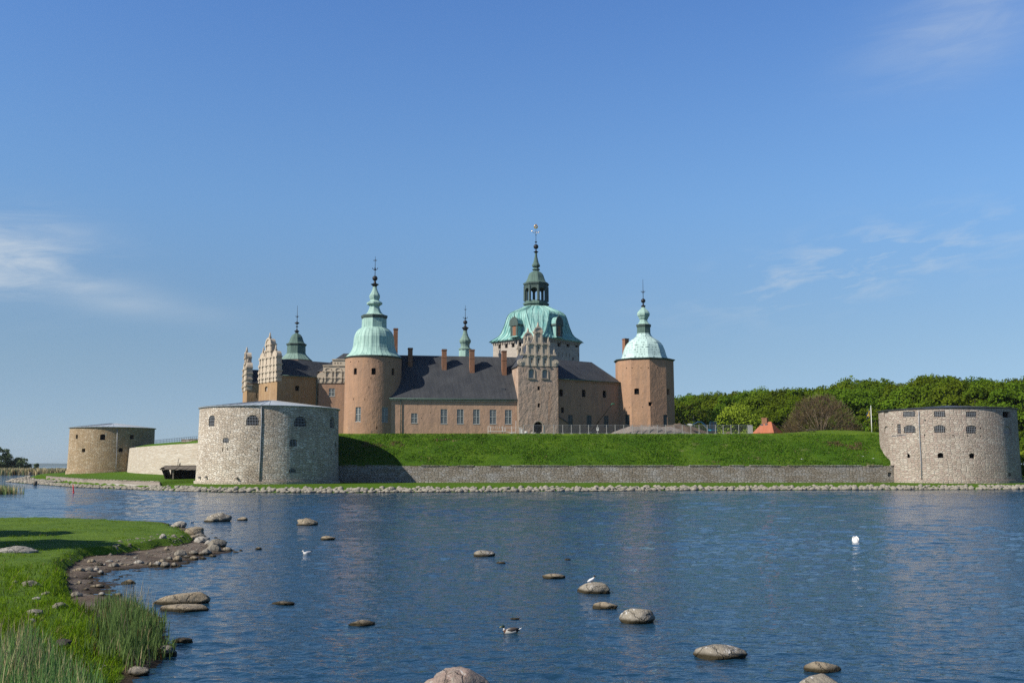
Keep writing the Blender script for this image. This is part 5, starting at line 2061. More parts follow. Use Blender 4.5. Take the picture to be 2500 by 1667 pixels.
def near_parts(x, y):
    x = np.asarray(x, float)
    y = np.asarray(y, float)
    wob = vnoise(x * .9, y * .9) * .5 + vnoise(x * 2.7, y * 2.7) * .25
    dl = sdist(x, y, LP) + wob * .3
    dg = sdist(x, y, GP) + wob * .8
    return dl, dg


def near_h(x, y):
    dl, dg = near_parts(x, y)
    x = np.asarray(x, float)
    y = np.asarray(y, float)
    h = np.where(dl < 0, np.maximum(dl * .10, -1.2), 0.02 + .14 * sst(dl / 2.5))
    low = sst((33 - y) / 6)            # the near slope runs down softly, the far one is an eroded edge
    h = h + (.42 * sst(dg / .45) * (1 - low) + .42 * sst(dg / 3.5) * low) + .14 * sst(dg / 6)
    h = h + (vnoise(x * .33, y * .33) * .16 + vnoise(x * 1.1, y * 1.1) * .08 + vnoise(x * 3.1, y * 3.1) * .03) * sst((dl + .3) / .8)
    return h


def nh(x, y):
    return float(near_h(np.array([x]), np.array([y]))[0])


# ground material: turf where the plateau is, mud and sand on the beach
mt, t = newmat("bank_ground")
ps = t.pos()
at = t.n('ShaderNodeAttribute', attribute_name="turf").outputs['Fac']
n1 = t.noise(ps, 0.5, 5, 0.6)
n2 = t.noise(ps, 5.0, 5, 0.7)
n3 = t.noise(ps, 30.0, 4, 0.7)
mud = t.mix(t.ramp(n1, (0.35, 0.65)), (0.105, 0.076, 0.054), (0.165, 0.135, 0.108))
mud = t.mix(t.ramp(n2, (0.4, 0.7, 0, .7)), mud, (0.060, 0.044, 0.031))
mud = t.mix(t.ramp(n3, (0.5, 0.7, 0, .5)), mud, (0.20, 0.175, 0.145))
z_ = t.sep(ps)[2]
mud = t.mix(t.ramp(t.m('ADD', z_, t.m('MULTIPLY', n1, .08)), (0.15, 0.06)), mud, (0.033, 0.024, 0.016))
soil = t.mix(n2, (0.03, 0.022, 0.012), (0.0432, 0.0324, 0.0158))
gr = t.mix(t.ramp(n1, (0.38, 0.62)), (0.095, 0.155, 0.012), (0.065, 0.12, 0.010))
gr = t.mix(t.ramp(n2, (0.42, 0.68, 0, .75)), gr, (0.036, 0.072, 0.007))
c = t.mix(t.ramp(at, (0.45, 0.60)), t.mix(t.ramp(at, (0.12, 0.35)), mud, soil), gr)
hh = t.m('ADD', n2, t.m('MULTIPLY', n3, .4))
t.out(t.bsdf(c, .9, t.bump(hh, .06), .15))
MAT['bankg'] = mt
xs = np.concatenate([np.arange(-62, -40, .8), np.arange(-40, 3, .26)])
yy = np.concatenate([np.arange(14, 60, .22), np.arange(60, 93, .4)])
Xg, Yg = np.meshgrid(xs, yy)
Zg = near_h(Xg, Yg)
dl, dg = near_parts(Xg, Yg)
o = grid_mesh(xs, yy, "bank_ground", mt, lambda x, y: Zg, False)
ta = o.data.attributes.new("turf", 'FLOAT', 'POINT')
ta.data.foreach_set('value', np.clip(dg / .5 + .45, 0, 1).ravel().astype(np.float32))
tag(o, kind='structure')

# ------------------------------------------------------------------ blades


def blades(name, mats, pts, hts, wid, lean, segs=1, per=1, seed=1, cols=None, bend=0.5, spread=.06):
    """one mesh of many blades: pts (n,3)"""
    r = np.random.default_rng(seed)
    P = np.repeat(pts, per, 0)
    Hh = np.repeat(hts, per) * r.uniform(.65, 1.15, len(P))
    n = len(P)
    P = P + np.stack([r.normal(0, spread, n), r.normal(0, spread, n), np.full(n, -.03)], -1)
    a = r.uniform(0, 2 * pi, n)
    la = r.uniform(0, 2 * pi, n)
    ll = np.abs(r.normal(lean, lean * .6, n)) * Hh
    wv = np.stack([np.cos(a), np.sin(a), np.zeros(n)], -1) * (wid * r.uniform(.7, 1.3, n))[:, None]
    lv = np.stack([np.cos(la), np.sin(la), np.zeros(n)], -1)
    up = np.array([0, 0, 1.0])
    rings = []
    for k in range(segs + 1):
        f = k / segs
        c = P + up * (Hh * f)[:, None] * (1 - .12 * f) + lv * (ll * (f ** (1 + bend)))[:, None]
        if k < segs:
            s = (1 - f) ** .6
            rings += [c - wv * s, c + wv * s]
        else:
            rings.append(c)
    V = np.stack(rings, 1).reshape(-1, 3)
    m = 2 * segs + 1
    base = np.arange(n) * m
    fc = []
    quads = []
    for k in range(segs - 1):
        quads.append(np.stack([base + 2 * k, base + 2 * k + 1, base + 2 * k + 3, base + 2 * k + 2], -1))
    tri = np.stack([base + 2 * segs - 2, base + 2 * segs - 1, base + 2 * segs], -1)
    me = bpy.data.meshes.new(name)
    nq = sum(len(q) for q in quads)
    loops = np.concatenate([np.concatenate(quads).ravel() if quads else np.zeros(0, int), tri.ravel()]).astype(np.int32)
    starts = np.concatenate([np.arange(nq) * 4, nq * 4 + np.arange(n) * 3]).astype(np.int32)
    me.vertices.add(len(V))
    me.vertices.foreach_set('co', V.ravel().astype(np.float32))
    me.loops.add(len(loops))
    me.loops.foreach_set('vertex_index', loops)
    me.polygons.add(nq + n)
    me.polygons.foreach_set('loop_start', starts)
    mats = mats if isinstance(mats, list) else [mats]
    for m_ in mats:
        me.materials.append(m_)
    if len(mats) > 1:
        pick = r.choice(len(mats), n, p=cols)
        me.polygons.foreach_set('material_index', np.concatenate([np.tile(pick, segs - 1), pick]).astype(np.int32))
    me.update(calc_edges=True)
    me.validate()
    o = bpy.data.objects.new(name, me)
    COL.objects.link(o)
    place(o, (0, 0, 0))
    return tag(o, kind='stuff')


MAT['blade_a'] = leaf_mat("grass_blade_fresh", (0.145, 0.235, 0.011), (0.185, 0.27, 0.016), .35, .5)
MAT['blade_b'] = leaf_mat("grass_blade_deep", (0.080, 0.15, 0.010), (0.11, 0.185, 0.012), .35, .5)
MAT['blade_dry'] = leaf_mat("grass_blade_dry", ks((0.30, 0.23, 0.11)), ks((0.22, 0.17, 0.08)), .25, .5)
MAT['reed_green'] = leaf_mat("reed_green", (0.165, 0.26, 0.085), (0.12, 0.21, 0.06), .3, .8)
MAT['reed_dry'] = leaf_mat("reed_dry", (0.46, 0.385, 0.23), (0.34, 0.275, 0.15), .25, .8)
MAT['reed_brown'] = leaf_mat("reed_brown", ks((0.16, 0.095, 0.035)), ks((0.10, 0.07, 0.03)), .2, .8)


def scatter(x0, x1, y0, y1, n, cond, seed):
    r = np.random.default_rng(seed)
    x = r.uniform(x0, x1, n)
    # even in the picture: more points close to the camera
    q = r.random(n)
    y = 1 / (1 / y0 + q * (1 / y1 - 1 / y0))
    k = cond(x, y)
    x, y = x[k], y[k]
    return np.stack([x, y, near_h(x, y)], -1)


def in_view(x, y):
    return (x > -(1250 / F) * y * 1.06 - .6)


g = scatter(-46, 0, 22, 88, 60000, lambda x, y: in_view(x, y) & (near_parts(x, y)[1] > .12), 11)
hts = .05 + .12 * np.clip(vnoise(g[:, 0] * .8, g[:, 1] * .55) + .3, 0, 1) ** 1.5 * 1.6 + .10 * sst((36 - g[:, 1]) / 8)
hts = hts + .12 * (near_parts(g[:, 0], g[:, 1])[1] < .5)
blades("grass", [MAT['blade_a'], MAT['blade_b'], MAT['blade_dry']], g, hts, .012, .45, 2, 3, 3, [.58, .38, .04], .6, .06)
# longer tufts where the bank is rougher
g = scatter(-24, -3, 22, 42, 9000, lambda x, y: in_view(x, y) & (near_parts(x, y)[1] > .05) & (vnoise(x * .8 + 7, y * .8) > -.08), 12)
blades("long_grass", [MAT['blade_a'], MAT['blade_b'], MAT['blade_dry']], g, np.full(len(g), .33), .012, .55, 3, 4, 4, [.5, .45, .05], .8, .08)


def in_px(x, y, poly, z=0.1):
    return sdist(x, y, poly_px(poly, z)) + vnoise(x * 1.6, y * 1.6) * .9 > 0


RZ = [(232, 1478), (290, 1476), (330, 1492), (385, 1512), (412, 1548), (408, 1590), (372, 1618), (320, 1628), (250, 1640), (215, 1620), (225, 1560), (215, 1510)]
g = scatter(-14, -4, 23, 36, 14000, lambda x, y: in_px(x, y, RZ), 13)
blades("reeds", [MAT['reed_green'], MAT['reed_brown'], MAT['reed_dry']], g, np.where(g[:, 1] > 30, .85, 1.15) * (1 + .5 * vnoise(g[:, 0] * .9, g[:, 1] * .9)) * (.55 + .45 * sst(seg_dist(g[:, 0], g[:, 1], poly_px(RZ, .1)) / .8)), .014, .16, 3, 1, 5, [.86, .09, .05], .9, .04)
RZ2 = [(-40, 1640), (60, 1600), (170, 1620), (240, 1670), (230, 1800), (-60, 1900)]
g = scatter(-16, -5, 19, 29, 15000, lambda x, y: in_px(x, y, RZ2, .4) & in_view(x, y), 14)
blades("reeds", [MAT['reed_green'], MAT['reed_dry'], MAT['reed_brown']], g, np.full(len(g), .85), .012, .14, 3, 1, 6, [.80, .16, .04], .9, .05)
RZ3 = [(275, 1460), (330, 1475), (380, 1482), (385, 1500), (320, 1500), (280, 1480)]
g = scatter(-13, -6, 28, 36, 2600, lambda x, y: in_px(x, y, RZ3), 15)
blades("dry_reeds", [MAT['reed_dry'], MAT['reed_brown']], g, np.full(len(g), 1.25), .006, .14, 3, 1, 7, [.9, .1], .6, .05)
RZ4 = [(-60, 1590), (30, 1575), (90, 1590), (120, 1640), (60, 1690), (-60, 1720)]
g = scatter(-16, -7, 20, 27, 2600, lambda x, y: in_px(x, y, RZ4, .5) & in_view(x, y), 16)
blades("dry_reeds", [MAT['reed_dry'], MAT['reed_brown']], g, np.full(len(g), .95), .008, .10, 3, 1, 8, [.85, .15], .6, .05)

# ------------------------------------------------------------------ stones
MAT['rock_grey'] = rock_mat("rock_grey", (0.32, 0.285, 0.225), (0.23, 0.205, 0.165), (0.28, 0.26, 0.235))
MAT['rock_tan'] = rock_mat("rock_tan", (0.40, 0.335, 0.235), (0.30, 0.24, 0.165), (0.34, 0.29, 0.22))
MAT['rock_pale'] = rock_mat("rock_pale", (0.46, 0.43, 0.38), (0.36, 0.335, 0.29), (0.42, 0.38, 0.32))
MAT['rock_pink'] = rock_mat("rock_pink", (0.38, 0.27, 0.225), (0.36, 0.315, 0.26), (0.27, 0.205, 0.17), True, .9)
MAT['rock_guano'] = rock_mat("rock_whitened", (0.36, 0.32, 0.25), (0.27, 0.24, 0.19), (0.30, 0.27, 0.23), True, .95)
MAT['rock_dark'] = rock_mat("rock_dark", (0.075, 0.065, 0.048), (0.05, 0.042, 0.03), (0.09, 0.075, 0.05))


def rock_mesh(name, sx, sy, sz, seed, sub=3, rough=.2, flat=0.0, ridge=0.0):
    bm = bmesh.new()
    bmesh.ops.create_icosphere(bm, subdivisions=sub, radius=1)
    o = Vector((seed * 7.31, seed * 3.7, seed * 1.9))
    r_ = random.Random(seed)
    planes = [(Vector((r_.uniform(-1, 1), r_.uniform(-1, 1), r_.uniform(-.2, 1))).normalized(), r_.uniform(.62, .9)) for _ in range(5)]
    for v in bm.verts:
        p = v.co.copy()
        d = 1 + rough * 1.3 * mnoise.noise(p * 1.1 + o) + rough * .7 * mnoise.noise(p * 2.5 + o) + rough * .40 * mnoise.noise(p * 6 + o)
        q = p * d
        for n, k in planes:
            e = q.dot(n) - k
            if e > 0:
                q -= n * e * .72
        if flat and q.z > flat:
            q.z = flat + (q.z - flat) * .3
        v.co = Vector((q.x * sx, q.y * sy, q.z * sz))
    me = bpy.data.meshes.new(name)
    for f in bm.faces:
        f.smooth = True
    bm.to_mesh(me)
    bm.free()
    return me


def rock_at(u, v, wpx, hpx, mat, label=None, group=None, seed=1, ground=None, rough=.2, name="rock", depth=.75, rot=None, sink=.32, flat=0, cat="rock", tilt=0):
    """u, v: middle of its foot line in the photo"""
    p = on_z(u, v, 0.0)
    if ground:
        z = .3
        for _ in range(3):
            p = on_z(u, v, z)
            z = nh(p.x, p.y)
        p = on_z(u, v, z)
    else:
        z = 0.0
    k = mpp(v, p.y)
    sx = wpx * k / 2
    sy = sx * depth
    p = p + Vector((p.x, p.y, 0)).normalized() * sy * .7
    hz = max(.035, .93 * hpx * k - sy * .9 * abs(math.atan2(H - z, p.y)))
    sz = hz / (2 - 2 * sink) * 1.15
    me = rock_mesh(name, sx * 1.04, sy, sz, seed, 3 if wpx < 30 else 4, rough, flat)
    me.materials.append(MAT[mat])
    o = bpy.data.objects.new(name, me)
    COL.objects.link(o)
    place(o, (p.x, p.y, z + sz * (1 - 2 * sink)), rot if rot is not None else random.Random(seed).uniform(-.5, .5))
    if tilt:
        o.rotation_euler.y = tilt
    tag(o, label, cat, group)
    return o


G_W = "boulders standing in the water"
WR = [(533, 1273, 56, 21, 'rock_guano', "whitened lumpy boulder in the water beyond the grassy point", .25),
      (592, 1270, 25, 8, 'rock_tan', "small tan rock in the water right of the whitened lumpy boulder", .2),
      (751, 1282, 48, 16, 'rock_tan', "pointed tan rock awash in the water above the swimming gull", .3),
      (800, 1317, 36, 10, 'rock_tan', "low brown rock in the water right above the swimming gull", .12),
      (631, 1341, 16, 6, 'rock_tan', "tiny brown rock just off the tip of the stony point", .15),
      (692, 1476, 58, 10, 'rock_tan', "flat cracked brown rock barely above the water right of the long slab", .2),
      (883, 1527, 60, 14, 'rock_tan', "flat reddish brown rock awash left of the swimming duck", .2),
      (1182, 1358, 52, 16, 'rock_guano', "grey rock with a white top, first of the diagonal row of rocks", .12),
      (1221, 1376, 26, 6, 'rock_tan', "very small pale rock awash, second in the diagonal row", .15),
      (1386, 1367, 17, 4, 'rock_dark', "small dark reddish rock just breaking the water surface", .15),
      (1352, 1412, 56, 12, 'rock_tan', "flat tan rock left of the rock with the standing gull", .1),
      (1450, 1448, 80, 28, 'rock_guano', "rounded grey rock streaked white that the gull stands on", .14),
      (1474, 1486, 58, 17, 'rock_tan', "low tan rock between the gull's rock and the tall rounded rock", .2),
      (1556, 1521, 82, 40, 'rock_guano', "tall rounded grey boulder with dark weed along its waterline", .12),
      (1757, 1608, 120, 36, 'rock_guano', "broad grey boulder with dark wet foot, right of the lower middle", .14),
      (2007, 1641, 86, 27, 'rock_tan', "smooth tan boulder just above the whitened boulder at the bottom edge", .1),
      (1257, 1511, 24, 4, 'rock_dark', "dark sliver of rock awash right above the duck", .2)]
for i, (u, v, w_, h, m_, lb, ro) in enumerate(WR):
    rock_at(u, v, w_, h, m_, lb, G_W, 20 + i, False, ro, "boulder", cat="boulder")
rock_at(1998, 1706, 104, 62, 'rock_guano', "whitened boulder cut off by the bottom edge at the right", G_W, 51, False, .16, "boulder", cat="boulder")
rock_at(1128, 1714, 190, 84, 'rock_pink', "largest pinkish boulder with white streaks, cut off by the bottom edge", G_W, 52, False, .24, "boulder", cat="boulder", depth=.8)

G_B = "boulders of the stony point"
BR = [(436, 1288, 36, 16, 'rock_pale', "big pale boulder at the far corner of the grassy point"),
      (473, 1304, 46, 19, 'rock_tan', "long pinkish tan boulder along the grass edge of the point"),
      (488, 1311, 32, 10, 'rock_grey', "grey flattish boulder below the long pinkish one"),
      (473, 1319, 22, 13, 'rock_tan', "round tan boulder touching the grass at the sandy patch"),
      (494, 1325, 38, 15, 'rock_pale', "boulder crossed by a white band at the stony point"),
      (508, 1329, 18, 10, 'rock_pale', "tilted white topped stone in the middle of the boulder row"),
      (530, 1335, 42, 19, 'rock_grey', "long sloping grey boulder reaching into the water at the point"),
      (519, 1350, 40, 24, 'rock_grey', "roundest large grey boulder near the tip of the point"),
      (500, 1355, 32, 16, 'rock_grey', "dark grey boulder left of the roundest one"),
      (473, 1354, 23, 12, 'rock_grey', "grey block at the left end of the front boulders"),
      (440, 1358, 32, 15, 'rock_grey', "broad dark sided boulder on the mud near the waterline"),
      (455, 1361, 22, 6, 'rock_grey', "thin flat stone beside the broad dark sided boulder"),
      (434, 1370, 24, 14, 'rock_tan', "pinkish boulder with a black wet side at the pool edge"),
      (473, 1367, 24, 10, 'rock_tan', "tan wet stone standing in the shallows, left one of two"),
      (494, 1366, 16, 7, 'rock_tan', "tan wet stone standing in the shallows, right one of two"),
      (519, 1361, 20, 8, 'rock_tan', "yellowish stone in the water in front of the roundest boulder"),
      (556, 1344, 26, 9, 'rock_grey', "low dark weedy stone at the very tip of the point"),
      (313, 1345, 36, 20, 'rock_tan', "large tan boulder under the eroded turf edge"),
      (341, 1340, 28, 16, 'rock_grey', "grey flat topped boulder right of the large tan one"),
      (275, 1351, 27, 19, 'rock_grey', "dark boulder in the shade of the turf edge"),
      (225, 1350, 19, 10, 'rock_pale', "pale stone lying deepest in the shaded corner of the beach"),
      (398, 1314, 18, 11, 'rock_pale', "pale block at the inner end of the grass by the sandy patch"),
      (425, 1310, 12, 6, 'rock_grey', "small grey stone under the overhanging grass of the point"),
      (314, 1427, 30, 13, 'rock_tan', "round tan stone standing in the shallow pool"),
      (605 / 3.67 * 0 + 237, 1434, 30, 9, 'rock_tan', "flat yellowish slab on the dark mud by the pool"),
      (277, 1384, 23, 11, 'rock_grey', "greenish grey oval stone in the middle of the beach"),
      (243, 1381, 17, 9, 'rock_dark', "black stone in the middle of the beach"),
      (246, 1402, 14, 11, 'rock_pale', "pale round stone on the brown mud"),
      (217, 1396, 26, 12, 'rock_grey', "grey angular stone beside the pale round one"),
      (193, 1393, 30, 8, 'rock_tan', "long flat tan stone against the turf edge"),
      (224, 1373, 19, 10, 'rock_tan', "wedge shaped stone at the top of the beach"),
      (187, 1456, 27, 12, 'rock_grey', "grey stone where the reeds meet the mud"),
      (288, 1458, 22, 11, 'rock_tan', "stone half hidden by the tips of the reeds at the pool")]
for i, (u, v, w_, h, m_, lb) in enumerate(BR):
    rock_at(u, v, w_, h, m_, lb, G_B, 80 + i, True, .22, "boulder", cat="boulder")
# slabs by the reeds
rock_at(444, 1475, 134, 33, 'rock_tan', "long raised slab with white droppings beside the reeds", G_W, 130, False, .16, "boulder", .34, 0.05, cat="boulder", flat=.6, tilt=-.10)
rock_at(447, 1493, 118, 24, 'rock_tan', "flat pale slab lying low in front of the long raised slab", G_W, 131, False, .12, "boulder", .5, 0.0, cat="boulder", flat=.4)
rock_at(447, 1570, 48, 15, 'rock_dark', "black flat rock in the water right of the reeds", G_W, 132, False, .2, "boulder", cat="boulder")
rock_at(403, 1602, 52, 29, 'rock_grey', "grey angular boulder at the foot of the reeds", G_W, 133, False, .25, "boulder", cat="boulder")
rock_at(335, 1650, 62, 24, 'rock_grey', "broad grey boulder lowest of those by the reeds", G_W, 134, False, .25, "boulder", cat="boulder")
rock_at(293, 1650, 18, 11, 'rock_grey', "small grey stone left of the lowest broad boulder", G_W, 135, False, .2, "boulder", cat="boulder")
# stones in the grass
for i, (u, v, w_, h, m_, lb) in enumerate([(41, 1349, 80, 17, 'rock_pale', "long pale grey boulder lying in the grass at the left edge"),
                                           (76, 1431, 40, 15, 'rock_grey', "grey stone in the grass left of the turf edge"),
                                           (38, 1424, 14, 8, 'rock_grey', "small dark stone in the grass near the left edge"),
                                           (146, 1484, 38, 15, 'rock_grey', "bluish grey stone in the long grass"),
                                           (87, 1500, 38, 16, 'rock_grey', "tan grey hump of stone in the long grass"),
                                           (77, 1522, 20, 13, 'rock_pale', "light stone in a bare patch of the long grass"),
                                           (150, 1580, 42, 22, 'rock_dark', "dark boulder in the shade of the long grass"),
                                           (112, 1452, 22, 8, 'rock_grey', "flat stone at the upper edge of the long grass"),
                                           (90, 1463, 18, 7, 'rock_pale', "pale flat stone left in the long grass")]):
    rock_at(u, v, w_, h, m_, lb, "stones lying in the grass", 150 + i, True, .26, "stone", cat="stone", sink=.36)
# small look-alike stones of the beach and the shallows
SM = [(589, 1333, 13, 5), (576, 1350, 17, 5), (588, 1346, 9, 5), (518, 1305, 9, 5), (527, 1315, 11, 5), (532, 1319, 10, 5), (469, 1388, 11, 6), (439, 1385, 12, 7), (413, 1367, 15, 9),
      (395, 1375, 17, 10), (402, 1385, 23, 14), (385, 1382, 15, 13), (425, 1385, 17, 12), (406, 1342, 13, 7), (337, 1344, 10, 7), (267, 1372, 22, 6), (287, 1371, 9, 5), (312, 1382, 27, 7),
      (295, 1378, 17, 5), (339, 1377, 27, 10), (356, 1383, 17, 10), (367, 1385, 10, 12), (382, 1383, 19, 11), (234, 1395, 15, 10), (221, 1411, 13, 7), (194, 1425, 11, 8), (219, 1424, 15, 5),
      (248, 1454, 19, 9), (374, 1398, 11, 4), (168, 1372, 15, 10), (270, 1356, 8, 6), (255, 1380, 9, 5), (209, 1440, 16, 6), (300, 1387, 9, 5), (360, 1352, 12, 5), (330, 1362, 10, 4), (380, 1358, 9, 4),
      (245, 1636, 12, 7), (262, 1640, 14, 8), (278, 1634, 10, 7), (256, 1628, 10, 6), (330, 1624, 16, 8), (238, 1646, 12, 8)]
for i, (u, v, w_, h) in enumerate(SM):
    rock_at(u, v, w_, h, ['rock_grey', 'rock_tan', 'rock_grey', 'rock_dark' if i < 8 else 'rock_pale'][i % 4] if i > 5 else 'rock_dark',
            "small rounded stone on the muddy beach of the near bank", "small beach stones", 200 + i, True, .2, "stone", cat="stone")
# pebbles: one mesh
pb = []
r = np.random.default_rng(9)
pm = [rock_mesh("pebble", 1, 1, .6, 300 + k, 1, .2) for k in range(4)]
BEACH = poly_px([(470, 1310), (545, 1345), (440, 1380), (350, 1390), (300, 1405), (275, 1440), (262, 1462), (180, 1450), (168, 1400), (185, 1352), (280, 1335), (390, 1318)], .1)
cnt = 0
V, Fc = [], []
while cnt < 520:
    x, y = r.uniform(-22, -9), r.uniform(30, 62)
    if not inside(np.array([x]), np.array([y]), BEACH)[0]:
        continue
    s = .03 + .07 * r.random() ** 2
    z = nh(x, y)
    m_ = pm[cnt % 4]
    b = len(V)
    a = r.uniform(0, 6.28)
    for v in m_.vertices:
        V.append((x + s * (v.co.x * cos(a) - v.co.y * sin(a)) * 1.3, y + s * (v.co.x * sin(a) + v.co.y * cos(a)), z + s * v.co.z))
    Fc += [tuple(b + i for i in p.vertices) for p in m_.polygons]
    cnt += 1
me = bpy.data.meshes.new("pebbles")
me.from_pydata(V, [], Fc)
me.materials.append(MAT['rock_grey'])
o = bpy.data.objects.new("pebbles", me)
COL.objects.link(o)
place(o, (0, 0, 0))
tag(o, kind='stuff')

# ------------------------------------------------------------------ stone revetment along the far shore
MAT['rip'] = rock_mat("revetment_stone", (0.43, 0.39, 0.315), (0.33, 0.30, 0.24), (0.47, 0.435, 0.36))
protos = []
for k in range(10):
    me = rock_mesh("revetment_stone", .74, .56, .50, 400 + k, 2, .34)
    me.materials.append(MAT['rip'])
    protos.append(me)
r = random.Random(12)
first = True
xw = -61.5
nrip = 0
while xw < 99 and nrip < 296:
    for row in range(2):
        s = r.uniform(.55, 1.15)
        x = xw + r.uniform(-.4, .4) + (.55 if row else 0)
        d = (.4 if row == 0 else 1.7) + r.uniform(-.35, .4)
        y = float(shoreY(x)) + d
        o = bpy.data.objects.new("revetment_stone", protos[r.randrange(10)])
        COL.objects.link(o)
        place(o, (x, y, float(far_h(x, y)) + .10 * s), r.uniform(0, 6.28))
        o.scale = (s * r.uniform(.85, 1.2), s, s * r.uniform(.6, .95))
        tag(o, "rounded pale boulder in the stone revetment along the far waterline", "revetment stone", "boulders of the revetment along the far shore")
        nrip += 1
    xw += 1.085 + r.uniform(-.08, .08)
# the upper rubble, half grown over, and the rough spit on the left: uncountable
V, Fc = [], []


def add_stone(x, y, z, s, k):
    m_ = small[k % len(small)]
    a = r.uniform(0, 6.28)
    b = len(V)
    ca, sa = cos(a), sin(a)
    for v in m_.vertices:
        V.append((x + s * (v.co.x * ca - v.co.y * sa), y + s * (v.co.x * sa + v.co.y * ca), z + s * v.co.z))
    Fc.extend(tuple(b + i for i in p.vertices) for p in m_.polygons)


small = [rock_mesh("rubble", .6, .5, .42, 500 + k, 1, .25) for k in range(6)]
n = 0
x = -62
while x < 140:
    for q in range(2):
        xx = x + r.uniform(-.4, .4)
        y = float(shoreY(xx)) + 2.7 + q * 1.0 + r.uniform(-.35, .35)
        if r.random() < (.9 if q == 0 else .5) or xx > 99:
            add_stone(xx, y, float(far_h(xx, y)) - .08, r.uniform(.6, 1.2), n)
        n += 1
    for q in range(3):
        xx = x + r.uniform(-.45, .45)
        y = float(shoreY(xx)) + r.uniform(.2, 3.2)
        add_stone(xx, y, max(.02, float(far_h(xx, y))), r.uniform(.45, .9), n + q)
    if x > 99:
        for q in range(2):
            add_stone(x, float(shoreY(x)) + .4 + q, .3, 1.2, n)
    x += .85
x = -150
while x < -60.5:
    k = 1.0 if x > -118 else 2.2
    for q in range(int(7 * k)):
        xx = x + r.uniform(-.4, .4)
        y = float(shoreY(xx)) + r.uniform(.1, 4.2 if x > -118 else 15)
        if xx > QX[0] and y > np.interp(xx, QX, QY) - .3:
            continue
        z = float(far_h(xx, y))
        if z > -.2:
            add_stone(xx, y, max(z, -.05), r.uniform(.4, .95) * (1.3 if x < -118 else 1), n)
        n += 1
    x += .75
me = bpy.data.meshes.new("shore_rubble")
me.from_pydata(V, [], Fc)
me.polygons.foreach_set('use_smooth', [True] * len(Fc))
me.materials.append(MAT['rip'])
o = bpy.data.objects.new("shore_rubble", me)
COL.objects.link(o)
place(o, (0, 0, 0))
tag(o, kind='stuff')

# tufts that roughen the bank
r2 = np.random.default_rng(21)
n = 26000
s_ = r2.uniform(0, WLEN, n)
tt = r2.uniform(.3, 13.6, n)
px_ = wl.o.x + wl.ex.x * s_ + wl.ey.x * tt
py_ = wl.o.y + wl.ex.y * s_ + wl.ey.y * tt
k = vnoise(px_ * .22, py_ * .32) + .5 * vnoise(px_ * .9, py_ * 1.3) > -.22
px_, py_, tt = px_[k], py_[k], tt[k]
pz_ = np.array([ramp_row(a) for a in tt])
MAT['tuft_a'] = leaf_mat("bank_tuft", (0.065, 0.140, 0.011), (0.085, 0.155, 0.013), .3, .12)
MAT['tuft_b'] = leaf_mat("bank_tuft_dark", (0.042, 0.100, 0.009), (0.055, 0.115, 0.011), .3, .12)
blades("bank_grass_tufts", [MAT['tuft_a'], MAT['tuft_b'], MAT['blade_dry']], np.stack([px_, py_, pz_], -1),
       .22 + .26 * np.clip(vnoise(px_ * .15 + 9, py_ * .3) + .2, 0, 1), .11, .5, 1, 2, 22, [.62, .36, .02], .5, .25)

# worn, dry patches of the bank
r2 = np.random.default_rng(23)
PD = []
for (u0_, u1_, v0_, v1_, n_) in ((885, 985, 1078, 1092, 500), (1060, 1110, 1072, 1078, 90), (2020, 2065, 1078, 1090, 260), (2065, 2100, 1080, 1098, 300), (1720, 1790, 1125, 1134, 60)):
    for _ in range(n_):
        u_, v_ = r2.uniform(u0_, u1_), r2.uniform(v0_, v1_)
        d_ = ray(u_, v_)
        # walk the ray to the bank
        lo, hi = 200.0, 245.0
        for _k in range(24):
            md_ = (lo + hi) / 2
            q_ = Vector((0, 0, H)) + d_ * (md_ / d_.y)
            tt_ = (q_ - wl.o).dot(wl.ey)
            if tt_ > 0 and q_.z < ramp_row(tt_):
                hi = md_
            else:
                lo = md_
        if vnoise(np.array([q_.x * .8]), np.array([q_.z * 1.4]))[0] > -.05:
            PD.append((q_.x, q_.y, q_.z))
PD = np.array(PD)
blades("dry_grass_patches", [MAT['blade_dry'], MAT['tuft_a']], PD, np.full(len(PD), .40), .12, .6, 1, 2, 24, [.8, .2], .5, .25)

# ------------------------------------------------------------------ trees


def leaf_mesh(name, P, Nn, size, mats, rng, aspect=1.0, pick=None):
    """quads at P facing Nn"""
    n = len(P)
    Nn = Nn / (np.linalg.norm(Nn, axis=1, keepdims=True) + 1e-9)
    a = rng.normal(size=(n, 3))
    t1 = np.cross(Nn, a)
    t1 /= np.linalg.norm(t1, axis=1, keepdims=True) + 1e-9
    t2 = np.cross(Nn, t1)
    s = (size * rng.uniform(.6, 1.35, n))[:, None]
    t1 = t1 * s * aspect
    t2 = t2 * s
    bend = Nn * s * .25
    V = np.stack([P - t1 * .5, P - t2 * .5 + bend, P + t1 * .5, P + t2 * .5 + bend], 1).reshape(-1, 3)
    me = bpy.data.meshes.new(name)
    me.vertices.add(n * 4)
    me.vertices.foreach_set('co', V.ravel().astype(np.float32))
    me.loops.add(n * 4)
    me.loops.foreach_set('vertex_index', np.arange(n * 4, dtype=np.int32))
    me.polygons.add(n)
    me.polygons.foreach_set('loop_start', (np.arange(n) * 4).astype(np.int32))
    for m_ in mats:
        me.materials.append(m_)
    if pick is not None:
        me.polygons.foreach_set('material_index', pick.astype(np.int32))
    me.update(calc_edges=True)
    return me


